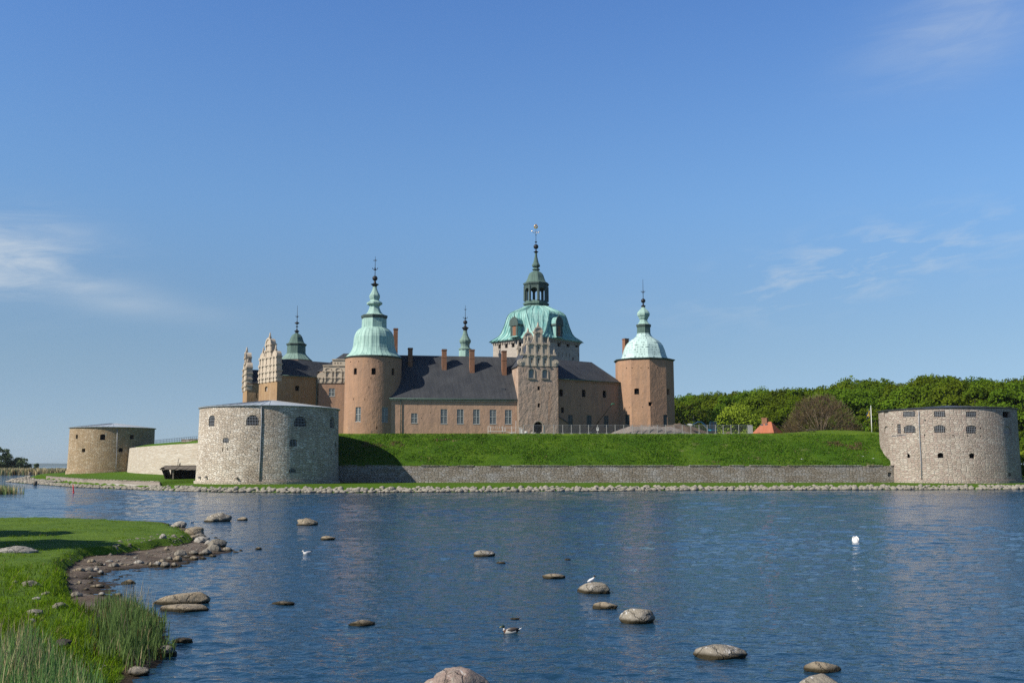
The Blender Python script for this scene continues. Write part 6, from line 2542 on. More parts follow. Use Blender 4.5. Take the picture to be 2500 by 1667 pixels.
def crown(name, w_, h, base, nl, nleaf, size, mats, seed, lobe=(.16, .30), open_=0.0, squash=1.0, jit=.55):
    """crown of many leaf clumps gathered in lobes on a broad egg; origin at the foot of the tree"""
    rng = np.random.default_rng(seed)
    C = []
    for i in range(nl):
        a = rng.uniform(0, 2 * pi)
        q = rng.random()
        zf = q ** .8
        prof = math.sin(pi * min(1, .12 + .80 * zf)) ** .62
        rad = prof * w_ / 2 * rng.uniform(.62, .92)
        C.append((cos(a) * rad, sin(a) * rad, base + (h - base) * (.08 + .80 * zf), w_ * rng.uniform(*lobe) * (1 - .25 * zf)))
    C.append((0, 0, base + (h - base) * .86, w_ * .2))
    C = np.array(C)
    k = rng.choice(len(C), nleaf, p=C[:, 3] ** 2 / (C[:, 3] ** 2).sum())
    d = rng.normal(size=(nleaf, 3))
    d /= np.linalg.norm(d, axis=1, keepdims=True)
    d[:, 2] = np.where(d[:, 2] < -.2, -d[:, 2] * .6, d[:, 2])
    r_ = C[k, 3] * (rng.uniform(.70, 1.06, nleaf))
    P = C[k, :3] + d * r_[:, None] * np.array([1, 1, .82 * squash])
    ctr = np.array([0, 0, base + (h - base) * .45])
    out = P - ctr
    out /= np.linalg.norm(out, axis=1, keepdims=True) + 1e-9
    Nn = d * .75 + out * .35 + rng.normal(size=(nleaf, 3)) * jit
    # gaps
    keep = np.array([mnoise.noise(Vector(p) * .45) > -.34 - open_ for p in P]) if open_ >= 0 else np.ones(nleaf, bool)
    pick = rng.choice(len(mats), nleaf) if len(mats) > 1 else None
    return leaf_mesh(name, P[keep], Nn[keep], size, mats, rng, 1.0, pick[keep] if pick is not None else None)


def trunk_mesh(name, h, r, spread, seed, nb=7, tip=.06):
    rr = random.Random(seed)
    mb = MB()
    lean = rr.uniform(-.04, .04) * h
    mb.path([(0, 0, -.5), (lean * .3, 0, h * .2), (lean * .6, lean * .3, h * .45), (lean, lean * .5, h * .75)], [r * 1.25, r, r * .75, r * .3], 8)
    for k in range(nb):
        a = 2 * pi * k / nb + rr.uniform(-.4, .4)
        z0 = h * rr.uniform(.22, .5)
        q = spread * rr.uniform(.6, 1.0)
        mb.path([(lean * .5, 0, z0), (cos(a) * q * .45, sin(a) * q * .45, z0 + h * .16), (cos(a) * q, sin(a) * q, z0 + h * rr.uniform(.24, .42))], [r * .45, r * .28, tip], 6)
    return mb.mesh(name)


MAT['bark'] = plain_mat("bark", (0.10, 0.078, 0.055), .95, 0, .6, 3, .1, .05)
MAT['leaf_wood'] = leaf_mat("leaf_wood", (0.095, 0.155, 0.012), (0.125, 0.185, 0.015), .45, .09)
MAT['leaf_wood2'] = leaf_mat("leaf_wood_light", (0.12, 0.185, 0.013), (0.15, 0.215, 0.018), .45, .09)
MAT['leaf_lime'] = leaf_mat("leaf_lime", (0.27, 0.36, 0.035), (0.21, 0.30, 0.028), .38, .3)
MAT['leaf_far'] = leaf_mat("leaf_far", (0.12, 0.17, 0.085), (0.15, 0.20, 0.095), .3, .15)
protos = []
for k in range(7):
    hgt_ = 26.0
    w_ = [13, 15, 12, 14.5, 11.5, 16, 13.5][k]
    cm = crown("crown", w_, hgt_, 2.0, [40, 50, 36, 46, 34, 54, 42][k], 12000, .56, [MAT['leaf_wood2' if k in (2, 5) else 'leaf_wood']], 70 + k)
    tm = trunk_mesh("trunk", hgt_, .38, w_ * .36, 90 + k)
    tm.materials.append(MAT['bark'])
    protos.append((cm, tm))

OUT = [(1480, 962), (1560, 960), (1650, 957), (1700, 952), (1760, 947), (1842, 940), (1916, 940), (1959, 934), (2022, 926), (2082, 915), (2125, 913), (2160, 927), (2192, 919), (2219, 925), (2240, 914), (2270, 903), (2304, 913),
       (2351, 911), (2406, 910), (2468, 911), (2500, 914), (2700, 916)]
OU = np.array([q[0] for q in OUT])
OV = np.array([q[1] for q in OUT])
rt = random.Random(31)
ntree = 0


def put_tree(u, Yt, vtop, k=None, z0=2.5, label=None, group=None, name="broadleaf_tree", wscale=1.0):
    global ntree
    k = rt.randrange(7) if k is None else k
    cm, tm = protos[k]
    top = zat(vtop, Yt)
    s = (top - z0) / 26.0
    X = (u - 1250) / F * Yt / ray(u, 1050).y
    e = empty(name, (X, Yt, z0), rt.uniform(0, 6.28))
    ws = wscale * rt.uniform(.92, 1.12)
    e.scale = (ws, ws, s)
    tag(e, label, "tree", group)
    for nm, me in (("crown", cm), ("trunk", tm)):
        o = bpy.data.objects.new(nm, me)
        COL.objects.link(o)
        o.parent = e
    ntree += 1
    return e


WL_ = "tall leafy tree in the dense green wood on the right behind the castle"
WG_ = "trees of the wood behind the castle"
for row, (dy, step, dv) in enumerate(((0, 47, 6), (14, 50, 1), (28, 55, -1))):
    u = 1500 + row * 17
    while u < 2620:
        Yb = np.interp(u, [1500, 1650, 2000, 2300, 2600], [365, 352, 312, 280, 262])
        v = float(np.interp(u, OU, OV)) + dv + rt.uniform(-3, 9) + (rt.uniform(0, 14) if row == 0 else 0)
        put_tree(u + rt.uniform(-9, 9), Yb + dy + rt.uniform(-3, 3), v, label=WL_, group=WG_)
        u += step * rt.uniform(.85, 1.12)
# lower front fringe
for u, Yt, v, k in ((1672, 322, 1000, 1), (1705, 318, 985, 3), (1860, 300, 990, 0), (1895, 296, 1000, 4), (2128, 268, 985, 2), (1940, 300, 965, 5)):
    put_tree(u, Yt, v, k, 3, "lower tree at the front edge of the wood behind the grassy bank", "trees at the front edge of the wood", wscale=.72)
# light green tree
e = empty("light_green_tree", ((1790 - 1250) / F * 276, 276, 6))
tag(e, "light yellow green tree behind the construction fence, left of the red roof", "tree")
htop = zat(984, 276) - 6
cm = crown("crown", 14.5, htop, .5, 46, 13000, .42, [MAT['leaf_lime']], 123, (.21, .33), .9)
o = bpy.data.objects.new("crown", cm)
COL.objects.link(o)
o.parent = e
tm = trunk_mesh("trunk", htop, .25, 4.2, 7)
tm.materials.append(MAT['bark'])
o = bpy.data.objects.new("trunk", tm)
COL.objects.link(o)
o.parent = e
# sparse, just budding tree with bare pale branches beside the faceted tower
e = empty("budding_tree", ((1690 - 1250) / F * 285, 285, 6))
tag(e, "thin budding tree with bare pale branches beside the faceted tower", "tree")
h_ = zat(985, 285) - 6
cm = crown("crown", 15, h_, 2.0, 30, 1500, .5, [leaf_mat("leaf_bud", (0.10, 0.11, 0.025), (0.075, 0.095, 0.02), .3, .3)], 133, (.16, .26), 0)
o = bpy.data.objects.new("crown", cm)
COL.objects.link(o)
o.parent = e
mb = MB()
rr2 = random.Random(5)
mb.path([(0, 0, -.5), (.1, 0, h_ * .3), (.3, .1, h_ * .55)], [.3, .24, .14], 6)
for k in range(16):
    a = rr2.uniform(0, 6.28)
    q = rr2.uniform(2.5, 6.5)
    z0 = h_ * rr2.uniform(.2, .5)
    mb.path([(.1, 0, z0), (cos(a) * q * .5, sin(a) * q * .5, z0 + 1.8), (cos(a) * q, sin(a) * q, z0 + rr2.uniform(2.5, 5.5))], [.13, .09, .03], 5)
mb.mats = None
o = mb.build("trunk", plain_mat("pale_bark", (0.50, 0.45, 0.37), .9, 0, .5, 2), (0, 0, 0))
o.parent = e
# brown bare bush tree
e = empty("bare_tree", ((2003 - 1250) / F * 262, 262, 9.5))
tag(e, "broad dome of a brown bare twigged tree in front of the green wood", "tree")
bw, bh = 20.5, zat(966, 262) - 9.5
rng = np.random.default_rng(8)
n = 15000
d = rng.normal(size=(n, 3))
d[:, 2] = np.abs(d[:, 2])
d /= np.linalg.norm(d, axis=1, keepdims=True)
rad = rng.uniform(.45, 1.0, n) ** .5
wobb = np.array([1 + .10 * mnoise.noise(Vector(q) * 3.0) + .05 * mnoise.noise(Vector(q) * 8) for q in d])
P = d * rad[:, None] * wobb[:, None] * np.array([bw / 2, bw / 2 * .8, bh])
# twigs: thin quads along the outward direction
tdir = d + rng.normal(size=(n, 3)) * .45 + np.array([0, 0, .25])
tdir /= np.linalg.norm(tdir, axis=1, keepdims=True)
sd = np.cross(tdir, rng.normal(size=(n, 3)))
sd /= np.linalg.norm(sd, axis=1, keepdims=True)
ln = rng.uniform(.5, 1.3, n)[:, None]
wd = rng.uniform(.018, .045, n)[:, None]
V = np.stack([P - sd * wd, P + sd * wd, P + tdir * ln + sd * wd * .4, P + tdir * ln - sd * wd * .4], 1).reshape(-1, 3)
me = bpy.data.meshes.new("crown")
me.from_pydata(V.tolist(), [], np.arange(n * 4).reshape(-1, 4).tolist())
tw1 = plain_mat("twig_brown", (0.10, 0.07, 0.043), .95, 0, .4, 1.0, .05)
tw2 = plain_mat("twig_bud", (0.125, 0.09, 0.038), .95, 0, .4, 1.0, .05)
tw3 = plain_mat("twig_pale", (0.19, 0.15, 0.105), .95, 0, .4, 1.0, .05)
for m_ in (tw1, tw2, tw3):
    me.materials.append(m_)
me.polygons.foreach_set('material_index', rng.choice(3, n, p=[.6, .27, .13]).astype(np.int32))
o = bpy.data.objects.new("crown", me)
COL.objects.link(o)
o.parent = e
mb = MB()
for k in range(26):
    a = rr2.uniform(0, 6.28)
    el_ = rr2.uniform(.15, 1.3)
    q = .8
    x, y, z = cos(a) * cos(el_) * bw / 2 * q, sin(a) * cos(el_) * bw / 2 * q * .8, sin(el_) * bh * q
    mb.path([(0, 0, 0), (x * .35, y * .35, z * .5 + .3), (x, y, z)], [.22, .13, .04], 5)
o = mb.build("trunk", tw3, (0, 0, 0))
o.parent = e
# shrubs at the right edge behind the right bastion
for i, (u, Yt, vt, w_, mt_, lb) in enumerate(((2496, 243, 1098, 7, 'leaf_lime', "yellow green shrub beside the right bastion at the picture's edge"),
                                              (2512, 236, 1130, 6, 'leaf_wood2', "low green shrub at the foot of the right bastion"),
                                              (2506, 252, 1035, 6, 'leaf_wood', "dark green shrub behind the right bastion"))):
    e = empty("shrub", ((u - 1250) / F * Yt, Yt, 1.3))
    tag(e, lb, "shrub")
    h_ = zat(vt, Yt) - 1.3
    o = bpy.data.objects.new("foliage", crown("foliage", w_, h_, .3, 20, 2500, .4, [MAT[mt_]], 160 + i, (.2, .32)))
    COL.objects.link(o)
    o.parent = e

# far left: reeds, trees, low coast
nr = 5200
r3 = np.random.default_rng(44)
yy_ = r3.uniform(486, 520, nr)
xx_ = (r3.uniform(-60, 250, nr) - 1250) / F * yy_
blades("far_reeds", [MAT['reed_dry'], MAT['reed_brown'], MAT['leaf_far']], np.stack([xx_, yy_, np.full(nr, .0)], -1), 3.0 + 1.0 * r3.random(nr), .35, .12, 2, 2, 45, [.76, .10, .14], .5, .5)
nb_ = MB()
nb_.box(-290, -185, 490, 560, -1, .35)
tag(nb_.build("marsh", MAT['lawn'], (0, 0, 0)), kind='structure')
for i, (u, Yt, vt, wpx, lb, bs) in enumerate(((2, 520, 1092, 66, "large dark tree at the left edge above the reeds", 1.0), (60, 525, 1118, 42, "rounded bush tree above the far reeds", .5),
                                              (38, 530, 1127, 50, "low spreading bush between the large dark tree and the rounded bush", .4), (98, 520, 1130, 12, "tiny round dark bush above the far reeds", .3))):
    e = empty("marsh_tree", ((u - 1250) / F * Yt, Yt, .3))
    tag(e, lb, "tree")
    h_ = zat(vt, Yt) - .3
    w_ = wpx * mpp(1110, Yt)
    o = bpy.data.objects.new("crown", crown("crown", w_, h_, bs, 22, 3800 if i == 0 else 1700, .75, [MAT['leaf_far']], 180 + i, (.16, .30)))
    COL.objects.link(o)
    o.parent = e
    if i == 0:
        tm = trunk_mesh("trunk", h_, .4, w_ * .3, 66)
        tm.materials.append(MAT['bark'])
        o = bpy.data.objects.new("trunk", tm)
        COL.objects.link(o)
        o.parent = e
mb = MB()
rr3 = random.Random(2)
n = 120
vs = []
for i in range(n + 1):
    x = -3400 + 3800 * i / n
    zt_ = 9 + 7 * (mnoise.noise(Vector((x * .0021, 3, 1))) + .5 * mnoise.noise(Vector((x * .01, 5, 2))))
    vs += [(x, 3600, -1), (x, 3620, max(2, zt_)), (x, 4300, -1)]
fs = []
for i in range(n):
    for k in range(2):
        fs.append((i * 3 + k, (i + 1) * 3 + k, (i + 1) * 3 + k + 1, i * 3 + k + 1))
mb.add(vs, fs, 0, True)
tag(mb.build("far_coast", plain_mat("far_coast", (0.10, 0.135, 0.15), .95, 0, .4, .01, .05)), kind='structure')  # bluish base colour carries part of the distance haze
# reed clump at the left edge on this side
r3 = np.random.default_rng(46)
n = 900
pc = on_z(4, 1206, 0)
blades("reed_clump", [MAT['reed_dry'], MAT['reed_green'], MAT['reed_brown']], np.stack([pc.x + r3.normal(-2.2, 1.6, n), pc.y + r3.normal(1.5, 1.2, n), np.zeros(n)], -1),
       np.full(n, 1.7), .05, .15, 2, 2, 47, [.62, .28, .10], .6, .2)

# off to the left, casting the band of shade over the lawn
for i, (x, y, h_, w_) in enumerate(((-39.5, 45.5, 16.5, 6), (-48, 51, 18, 8), (-57, 57, 18, 9))):
    e = empty("bank_tree", (x, y, .6))
    tag(e, ("nearest", "middle", "farthest")[i] + " of three trees on the near bank beyond the left edge that shade the lawn", "tree")
    o = bpy.data.objects.new("crown", crown("crown", w_, h_, 3.0, 30, 5000, .6, [MAT['leaf_wood']], 190 + i))
    COL.objects.link(o)
    o.parent = e
    tm = trunk_mesh("trunk", h_, .3, w_ * .3, 67 + i)
    tm.materials.append(MAT['bark'])
    o = bpy.data.objects.new("trunk", tm)
    COL.objects.link(o)
    o.parent = e

# ------------------------------------------------------------------ red roofed house
fr = frame_px(1840, 259.5, -42)
th = empty("red_roof_house", fr.world(3, 3, 12))
tag(th, "small house behind the bank showing only its orange tiled hip roof and brick chimney", "house")
zb_ = zat(1057.5, 257) + .25
zt_ = zat(1029.5, 260)
xa, xb, dp = 0.0, 5.6, 4.6
MAT['tile'] = slate_mat("orange_tiles", (0.50, 0.15, 0.060), (0.36, 0.105, 0.045))
mb = MB()
mb.add([(xa - .3, -.3, zb_ - .2), (xb + .3, -.3, zb_ - .2), (xb + .3, dp + .3, zb_ - .2), (xa - .3, dp + .3, zb_ - .2), (xa + 1.7, dp / 2, zt_), (xb - 1.7, dp / 2, zt_)],
       [(0, 1, 5, 4), (1, 2, 5), (2, 3, 4, 5), (3, 0, 4), (3, 2, 1, 0)])
rf = mb.build("roof", MAT['tile'], fr.o, fr.phi, th)
mb = MB()
mb.box(xa, xb, 0, dp, zb_ - 4, zb_ - .22)
mb.build("wall", MAT['plaster'], fr.o, fr.phi, th)
xc_ = fr.hit(1868, 1030, dp / 2)[0]
mb = MB()
ztc = fr.hit(1868, 1021, dp / 2)[1]
mb.box(xc_ - .75, xc_ + .75, dp / 2 - .45, dp / 2 + .45, zb_ + 1, ztc)
mb.box(xc_ - .85, xc_ + .85, dp / 2 - .55, dp / 2 + .55, ztc, ztc + .16)
mb.build("chimney", MAT['brick'], fr.o, fr.phi, rf)
for (uq, vq) in ((1860, 1039), (1871, 1038)):
    n_ = Vector((0, -(zt_ - zb_), dp / 2 + .3)).normalized()
    p = roof_hit(fr, uq, vq, (0, -.3, zb_ - .2), n_)
    mb = MB()
    mb.box(p.x - .32, p.x + .32, p.y - .1, p.y + .55, p.z - .1, p.z + .42)
    mb.build("roof_window", MAT['lead'], fr.o, fr.phi, rf)

# ------------------------------------------------------------------ flagpole and flag
pp = at_y(2129, 1060, 240)
zb_ = bank_z(pp.x, pp.y)
th = empty("flagpole", (pp.x, pp.y, zb_))
tag(th, "white flagpole left of the right bastion", "flagpole")
mb = MB()
ztp = zat(992, 240)
mb.path([(0, 0, -.3), (0, 0, (ztp - zb_) * .5), (0, 0, ztp - zb_)], [.10, .085, .05], 10, smooth=True)
mb.lathe([(.02, ztp - zb_), (.1, ztp - zb_ + .08), (.02, ztp - zb_ + .2)], 8)
mb.build("pole", plain_mat("white_paint", (0.78, 0.77, 0.72), .5, 0, .1), (pp.x, pp.y, zb_), 0, th)
fm_b = plain_mat("flag_blue", (0.03, 0.06, 0.10), .8, 0, .2)
fm_y = plain_mat("flag_yellow", (0.62, 0.42, 0.04), .8, 0, .2)
mb = MB()
# a limp flag: columns hanging from the pole to the left, folded
nx, nz = 12, 10
vs = []
for i in range(nx + 1):
    for j in range(nz + 1):
        fx, fz = i / nx, j / nz
        x = -.12 - fx * 1.15 - .1 * sin(fz * 3 + fx * 4)
        y = .22 * sin(fx * 9 + fz * 2) * (.3 + fx)
        z = ztp - zb_ - .35 - fz * 1.5 - fx * 1.6
        vs.append((x, y, z))
for i in range(nx):
    for j in range(nz):
        yb = (4 <= i <= 5) or (4 <= j <= 5)
        a = i * (nz + 1) + j
        b = len(mb.v)
        mb.add([vs[a], vs[a + 1], vs[a + nz + 2], vs[a + nz + 1]], [(0, 1, 2, 3)], 1 if yb else 0, True)
fl_o = mb.build("flag", [fm_b, fm_y], (pp.x, pp.y, zb_), 0)
tag(fl_o, "limp blue flag with a yellow cross hanging on the white pole", "flag")
md = fl_o.modifiers.new("thick", 'SOLIDIFY')
md.thickness = .02

# ------------------------------------------------------------------ building site on the terrace
MAT['galv'] = plain_mat("galvanised", (0.27, 0.28, 0.29), .5, .3, .25)
MAT['concrete'] = plain_mat("concrete_foot", (0.30, 0.29, 0.27), .9, 0, .3)
MAT['white'] = plain_mat("white_plastic", (0.50, 0.49, 0.46), .6, 0, .15)


def mesh_fence(w_, h):
    root = empty("mesh_fence")
    mb = MB()
    r_ = .03
    for z in (.15, h):
        mb.bar((0, 0, z), (w_, 0, z), r_, 6)
    mb.bar((w_, 0, .05), (w_, 0, h), r_ * .8, 6)
    mb.build("frame", MAT['galv'], (0, 0, 0), 0, root)
    mb = MB()
    mb.box(-.07, .07, -.07, .07, -.4, h + .06)
    mb.box(-.3, .3, -.14, .14, -.1, .14)
    mb.build("post", MAT['concrete'], (0, 0, 0), 0, root)
    mb = MB()
    n = 16
    for k in range(1, n):
        x = w_ * k / n
        mb.box(x - .004, x + .004, -.004, .004, .15, h)
    for k in range(1, 7):
        z = .15 + (h - .15) * k / 7
        mb.box(0, w_, -.004, .004, z - .004, z + .004)
    mb.build("wire_mesh", MAT['galv'], (0, 0, 0), 0, root)
    return root


def copy_tree(o):
    c = o.copy()
    COL.objects.link(c)
    for ch in o.children:
        d = ch.copy()
        COL.objects.link(d)
        d.parent = c
    return c


fposts = [1278, 1302, 1328, 1352, 1374, 1395, 1416, 1437, 1459, 1481, 1502, 1523, 1545, 1567, 1585, 1605, 1625, 1646, 1666, 1687, 1707, 1727, 1747, 1766, 1785, 1804, 1823]
proto = None
for i in range(len(fposts) - 1):
    u1, u2 = fposts[i], fposts[i + 1]
    Yf = 243.5 + i * .12
    p1, p2 = at_y(u1, 1060, Yf), at_y(u2, 1060, Yf + .12)
    wdt = math.hypot(p2.x - p1.x, p2.y - p1.y)
    if proto is None:
        proto = mesh_fence(2.2, 2.15)
        o = proto
    else:
        o = copy_tree(proto)
    o.location = (p1.x, p1.y, bank_z(p1.x, p1.y))
    o.rotation_euler = (0, 0, atan2(p2.y - p1.y, p2.x - p1.x))
    o.scale = (wdt / 2.2, 1, 1)
    tag(o, "length of wire mesh building fence along the top of the bank", "fence", "lengths of the building fence")
for i in range(5):
    p1 = at_y(1826 + i * 2.6, 1058, 247 + i * 2.1)
    o = copy_tree(proto)
    o.location = (p1.x, p1.y, bank_z(p1.x, p1.y))
    o.rotation_euler = (0, 0, radians(72))
    o.scale = (1, 1, 1)
    tag(o, "length of wire mesh fence in the leg running back beside the red roof", "fence", "lengths of fence beside the red roof")
# sign on the fence
p = at_y(1459, 1047, 243.3)
mb = MB()
mb.box(-.28, .28, -.03, .03, -.4, .4)
mb.box(-.2, .2, -.034, -.0305, .12, .28, 1)
mb.box(-.2, .2, -.034, -.0305, -.1, -.02, 1)
tag(mb.build("fence_sign", [MAT['white'], MAT['lead']], (p.x, p.y, p.z)), "small white notice hung on the building fence near the boom", "sign")

# heaps of gravel and soil


def heap(label, uc, Yh, wpx, vtop, mat, seed, dep=6.0, skew=0.0, flat=.0):
    X = (uc - 1250) / F * Yh
    z0 = bank_z(X, Yh) - .2
    w_ = wpx * mpp(1050, Yh)
    h = zat(vtop, Yh) - z0
    rr_ = []
    nxx, nyy = 48, 20
    vs = []
    for j in range(nyy + 1):
        for i in range(nxx + 1):
            a, b = i / nxx * 2 - 1, j / nyy * 2 - 1
            a2 = a - skew * (1 - a * a)
            q = max(0, 1 - (abs(a2) ** 1.7 + abs(b) ** 1.8))
            q = min(q, 1 - flat) / (1 - flat)
            n_ = mnoise.noise(Vector((a * w_ * .25 + seed, b * dep * .3, seed))) * .28 + mnoise.noise(Vector((a * w_ * .8 + seed, b * dep, 2))) * .12
            vs.append((a * w_ / 2, b * dep / 2, max(0, h * (q ** .8) * (1 + n_)) - .05))
    fs = []
    for j in range(nyy):
        for i in range(nxx):
            k = j * (nxx + 1) + i
            fs.append((k, k + 1, k + nxx + 2, k + nxx + 1))
    mb = MB()
    mb.add(vs, fs, 0, True)
    return tag(mb.build("heap", MAT[mat], (X, Yh, z0), 0), label, "heap")


MAT['gravel'] = grass_mat("gravel", (0.34, 0.30, 0.265), (0.28, 0.245, 0.215), (0.22, 0.19, 0.165), .5, 3.0, .2)
MAT['soil'] = grass_mat("soil", (0.17, 0.125, 0.09), (0.13, 0.095, 0.07), (0.21, 0.165, 0.125), .5, 2.0, .2)
heap("long pale gravel heap at the foot of the faceted tower", 1588, 248.5, 205, 1041, 'gravel', 3, 7, -.05, .25)
heap("darker brown soil heap behind the pale gravel heap", 1668, 256, 150, 1035, 'soil', 8, 9, -.25)
heap("small dark soil heap right of the blue excavator", 1777, 251, 22, 1053, 'soil', 13, 3)

# excavator
p = at_y(1738, 1061, 252)
z0 = bank_z(p.x, p.y)
th = empty("excavator", (p.x, p.y, z0))
tag(th, "small blue excavator with a dark cab and raised arm behind the fence", "excavator")
MAT['exc_blue'] = plain_mat("excavator_blue", (0.008, 0.045, 0.09), .45, 0, .25)
MAT['exc_cyan'] = plain_mat("excavator_cyan", (0.03, 0.33, 0.42), .45, 0, .25)
MAT['rubber'] = plain_mat("track_rubber", (0.015, 0.015, 0.016), .9, 0, .3)
k = mpp(1050, 252)
L0 = (p.x, p.y, z0)
mb = MB()
for y in (-.75, .45):
    mb.prism_xz([(-1.2, .3), (-1.0, .02), (1.0, .02), (1.2, .3), (1.0, .62), (-1.0, .62)], y, y + .35)
mb.build("tracks", MAT['rubber'], L0, 0, th)
mb = MB()
mb.box(-1.0, 1.25, -.75, .75, .64, 1.15, 0, .08)
mb.box(-.95, -.3, -.80, -.75, .66, .95, 1)
mb.build("body", [MAT['exc_blue'], MAT['exc_cyan']], L0, 0, th)
mb = MB()
mb.prism_xz([(-.55, 1.15), (1.05, 1.15), (1.05, 2.9), (-.35, 2.9), (-.62, 2.0)], -.7, .35, 0)
mb.box(-.45, 1.1, -.75, .4, 2.9, 3.0, 1)
for x in (-.5, .3, 1.03):
    mb.box(x - .05, x + .05, -.74, -.69, 1.15, 2.9, 1)
mb.build("cab", [MAT['glass_dark'], MAT['exc_blue']], L0, 0, th)
mb = MB()
mb.path([(-.8, .1, 1.0), (-1.5, .1, 2.0), (-2.6, .1, 2.9), (-3.4, .1, 2.85)], [.26, .24, .22, .18], 6, 0, False)
mb.path([(-3.3, .1, 3.0), (-4.2, .1, 2.5), (-4.9, .1, 2.15)], [.2, .17, .14], 6, 0, False)
mb.bar((-1.2, .1, 1.2), (-2.4, .1, 2.6), .07, 6, 1)
mb.build("boom", [MAT['exc_blue'], MAT['galv']], L0, 0, th)
mb = MB()
mb.prism_xz([(-4.9, 2.35), (-5.0, 1.95), (-5.6, 1.9), (-6.3, 2.3), (-5.7, 2.5)], -.35, .5)
mb.build("bucket", MAT['white'], L0, 0, th)

# telescopic boom
p0, p1 = at_y(1440, 1062, 246), at_y(1495, 985, 248)
z0 = bank_z(p0.x, p0.y)
th = empty("telescopic_boom", (p0.x, p0.y, z0))
tag(th, "dark telescopic boom with a green tip leaning in front of the shaded wing", "boom lift")
b0 = Vector((0, 0, .5))
b1 = p1 - Vector((p0.x, p0.y, z0))
mb = MB()
for (a, b, r_) in ((0, .45, .24), (.40, .75, .19), (.70, .97, .14)):
    mb.path([b0.lerp(b1, a), b0.lerp(b1, b)], [r_, r_], 4, 0, False)
mb.build("boom", MAT['wood_dark'], (p0.x, p0.y, z0), 0, th)
mb = MB()
mb.path([b0.lerp(b1, .95), b0.lerp(b1, 1.0), b0.lerp(b1, 1.0) + Vector((.5, 0, -.1))], [.17, .17, .14], 6, 0, False)
mb.build("tip", plain_mat("boom_green", (0.03, 0.12, 0.07), .5, 0, .2), (p0.x, p0.y, z0), 0, th)
mb = MB()
mb.box(-.9, .9, -.6, .6, .12, .5, 0, .05)
mb.build("chassis", MAT['lead'], (p0.x, p0.y, z0), 0, th)
for x in (-.65, .65):
    for y in (-.66, .5):
        mb = MB()
        mb.lathe([(.2, 0), (.26, .03), (.26, .15), (.2, .18)], 14)
        w_o = mb.build("wheel", MAT['rubber'], (p0.x, p0.y, z0), 0, th)
        w_o.rotation_euler = (pi / 2, 0, 0)
        w_o.location = Vector((x, y + .18, .24))

# white access platform and ramp by the wing
p = at_y(1193, 1060, 246.5)
z0 = bank_z(p.x, p.y)
th = empty("access_platform", (p.x, p.y, z0))
tag(th, "white railed access platform with a sloping ramp against the long wing", "platform")
k = mpp(1050, 246.5)
X_ = lambda u: (u - 1193) * k
Zv = lambda v: zat(v, 246.5) - z0
mb = MB()
for (u, vt) in ((1191.5, 1040), (1197, 1042), (1227, 1040), (1233, 1043), (1249, 1040), (1259.5, 1027), (1268, 1043), (1272, 1042)):
    mb.box(X_(u) - .06, X_(u) + .06, -.06, .06, -.1, Zv(vt))
for u in range(1199, 1226, 5):
    mb.box(X_(u) - .035, X_(u) + .035, -.03, .03, Zv(1046), Zv(1041))
mb.box(X_(1191), X_(1197), -.04, .04, Zv(1041), Zv(1040.2))
mb.box(X_(1227), X_(1272), -.03, .03, Zv(1044), Zv(1043.4))
mb.build("railing", MAT['white'], (p.x, p.y, z0), 0, th)
mb = MB()
mb.box(X_(1192), X_(1234), -.5, 1.2, Zv(1053.5), Zv(1052.4))
mb.box(X_(1248), X_(1260), -.1, .9, Zv(1056), Zv(1054.8))
mb.build("deck", MAT['white'], (p.x, p.y, z0), 0, th)
mb = MB()
mb.add([(X_(1236), -.1, Zv(1052.6)), (X_(1256), -1.3, .02), (X_(1249), -2.2, .02), (X_(1236), -1.0, Zv(1052.6)),
        (X_(1236), -.1, Zv(1053.4)), (X_(1256), -1.3, -.08), (X_(1249), -2.2, -.08), (X_(1236), -1.0, Zv(1053.4))],
       [(0, 3, 2, 1), (4, 5, 6, 7), (0, 1, 5, 4), (1, 2, 6, 5), (2, 3, 7, 6), (3, 0, 4, 7)])
mb.build("ramp", MAT['concrete'], (p.x, p.y, z0), 0, th)
for (u0_, u1_, vt, vb, nm, lb, ct) in ((1270.5, 1275.5, 1047.5, 1057.5, "cabinet", "upright white cabinet at the left corner of the gate tower", "cabinet"),
                                       (1280.5, 1288, 1056.5, 1062, "gas_canister", "low white canister on the ground left of the arched door", "canister")):
    p = at_y((u0_ + u1_) / 2, vb, 246)
    z0 = bank_z(p.x, p.y)
    w_ = (u1_ - u0_) * k / 2
    mb = MB()
    if nm == "cabinet":
        zb_ = max(0, zat(vb, 246) - z0)
        zt_ = zat(vt, 246) - z0
        mb.box(-w_, w_, -.25, .25, zb_, zt_)
        mb.box(-w_ - .03, w_ + .03, -.28, .28, zt_, zt_ + .05)
        mb.box(-w_ + .1, -w_ + .18, -.2, .2, 0, zb_)
        mb.box(w_ - .18, w_ - .1, -.2, .2, 0, zb_)
        mb.box(w_ - .12, w_ - .08, -.28, -.251, (zb_ + zt_) / 2, (zb_ + zt_) / 2 + .2)
    else:
        mb.path([(-w_, 0, .32), (-w_ * .8, 0, .32), (w_ * .8, 0, .32), (w_, 0, .32)], [.15, .3, .3, .15], 12)
        mb.box(-w_ * .8, -w_ * .5, -.25, .25, 0, .12)
        mb.box(w_ * .5, w_ * .8, -.25, .25, 0, .12)
    tag(mb.build(nm, MAT['white'], (p.x, p.y, z0)), lb, ct)
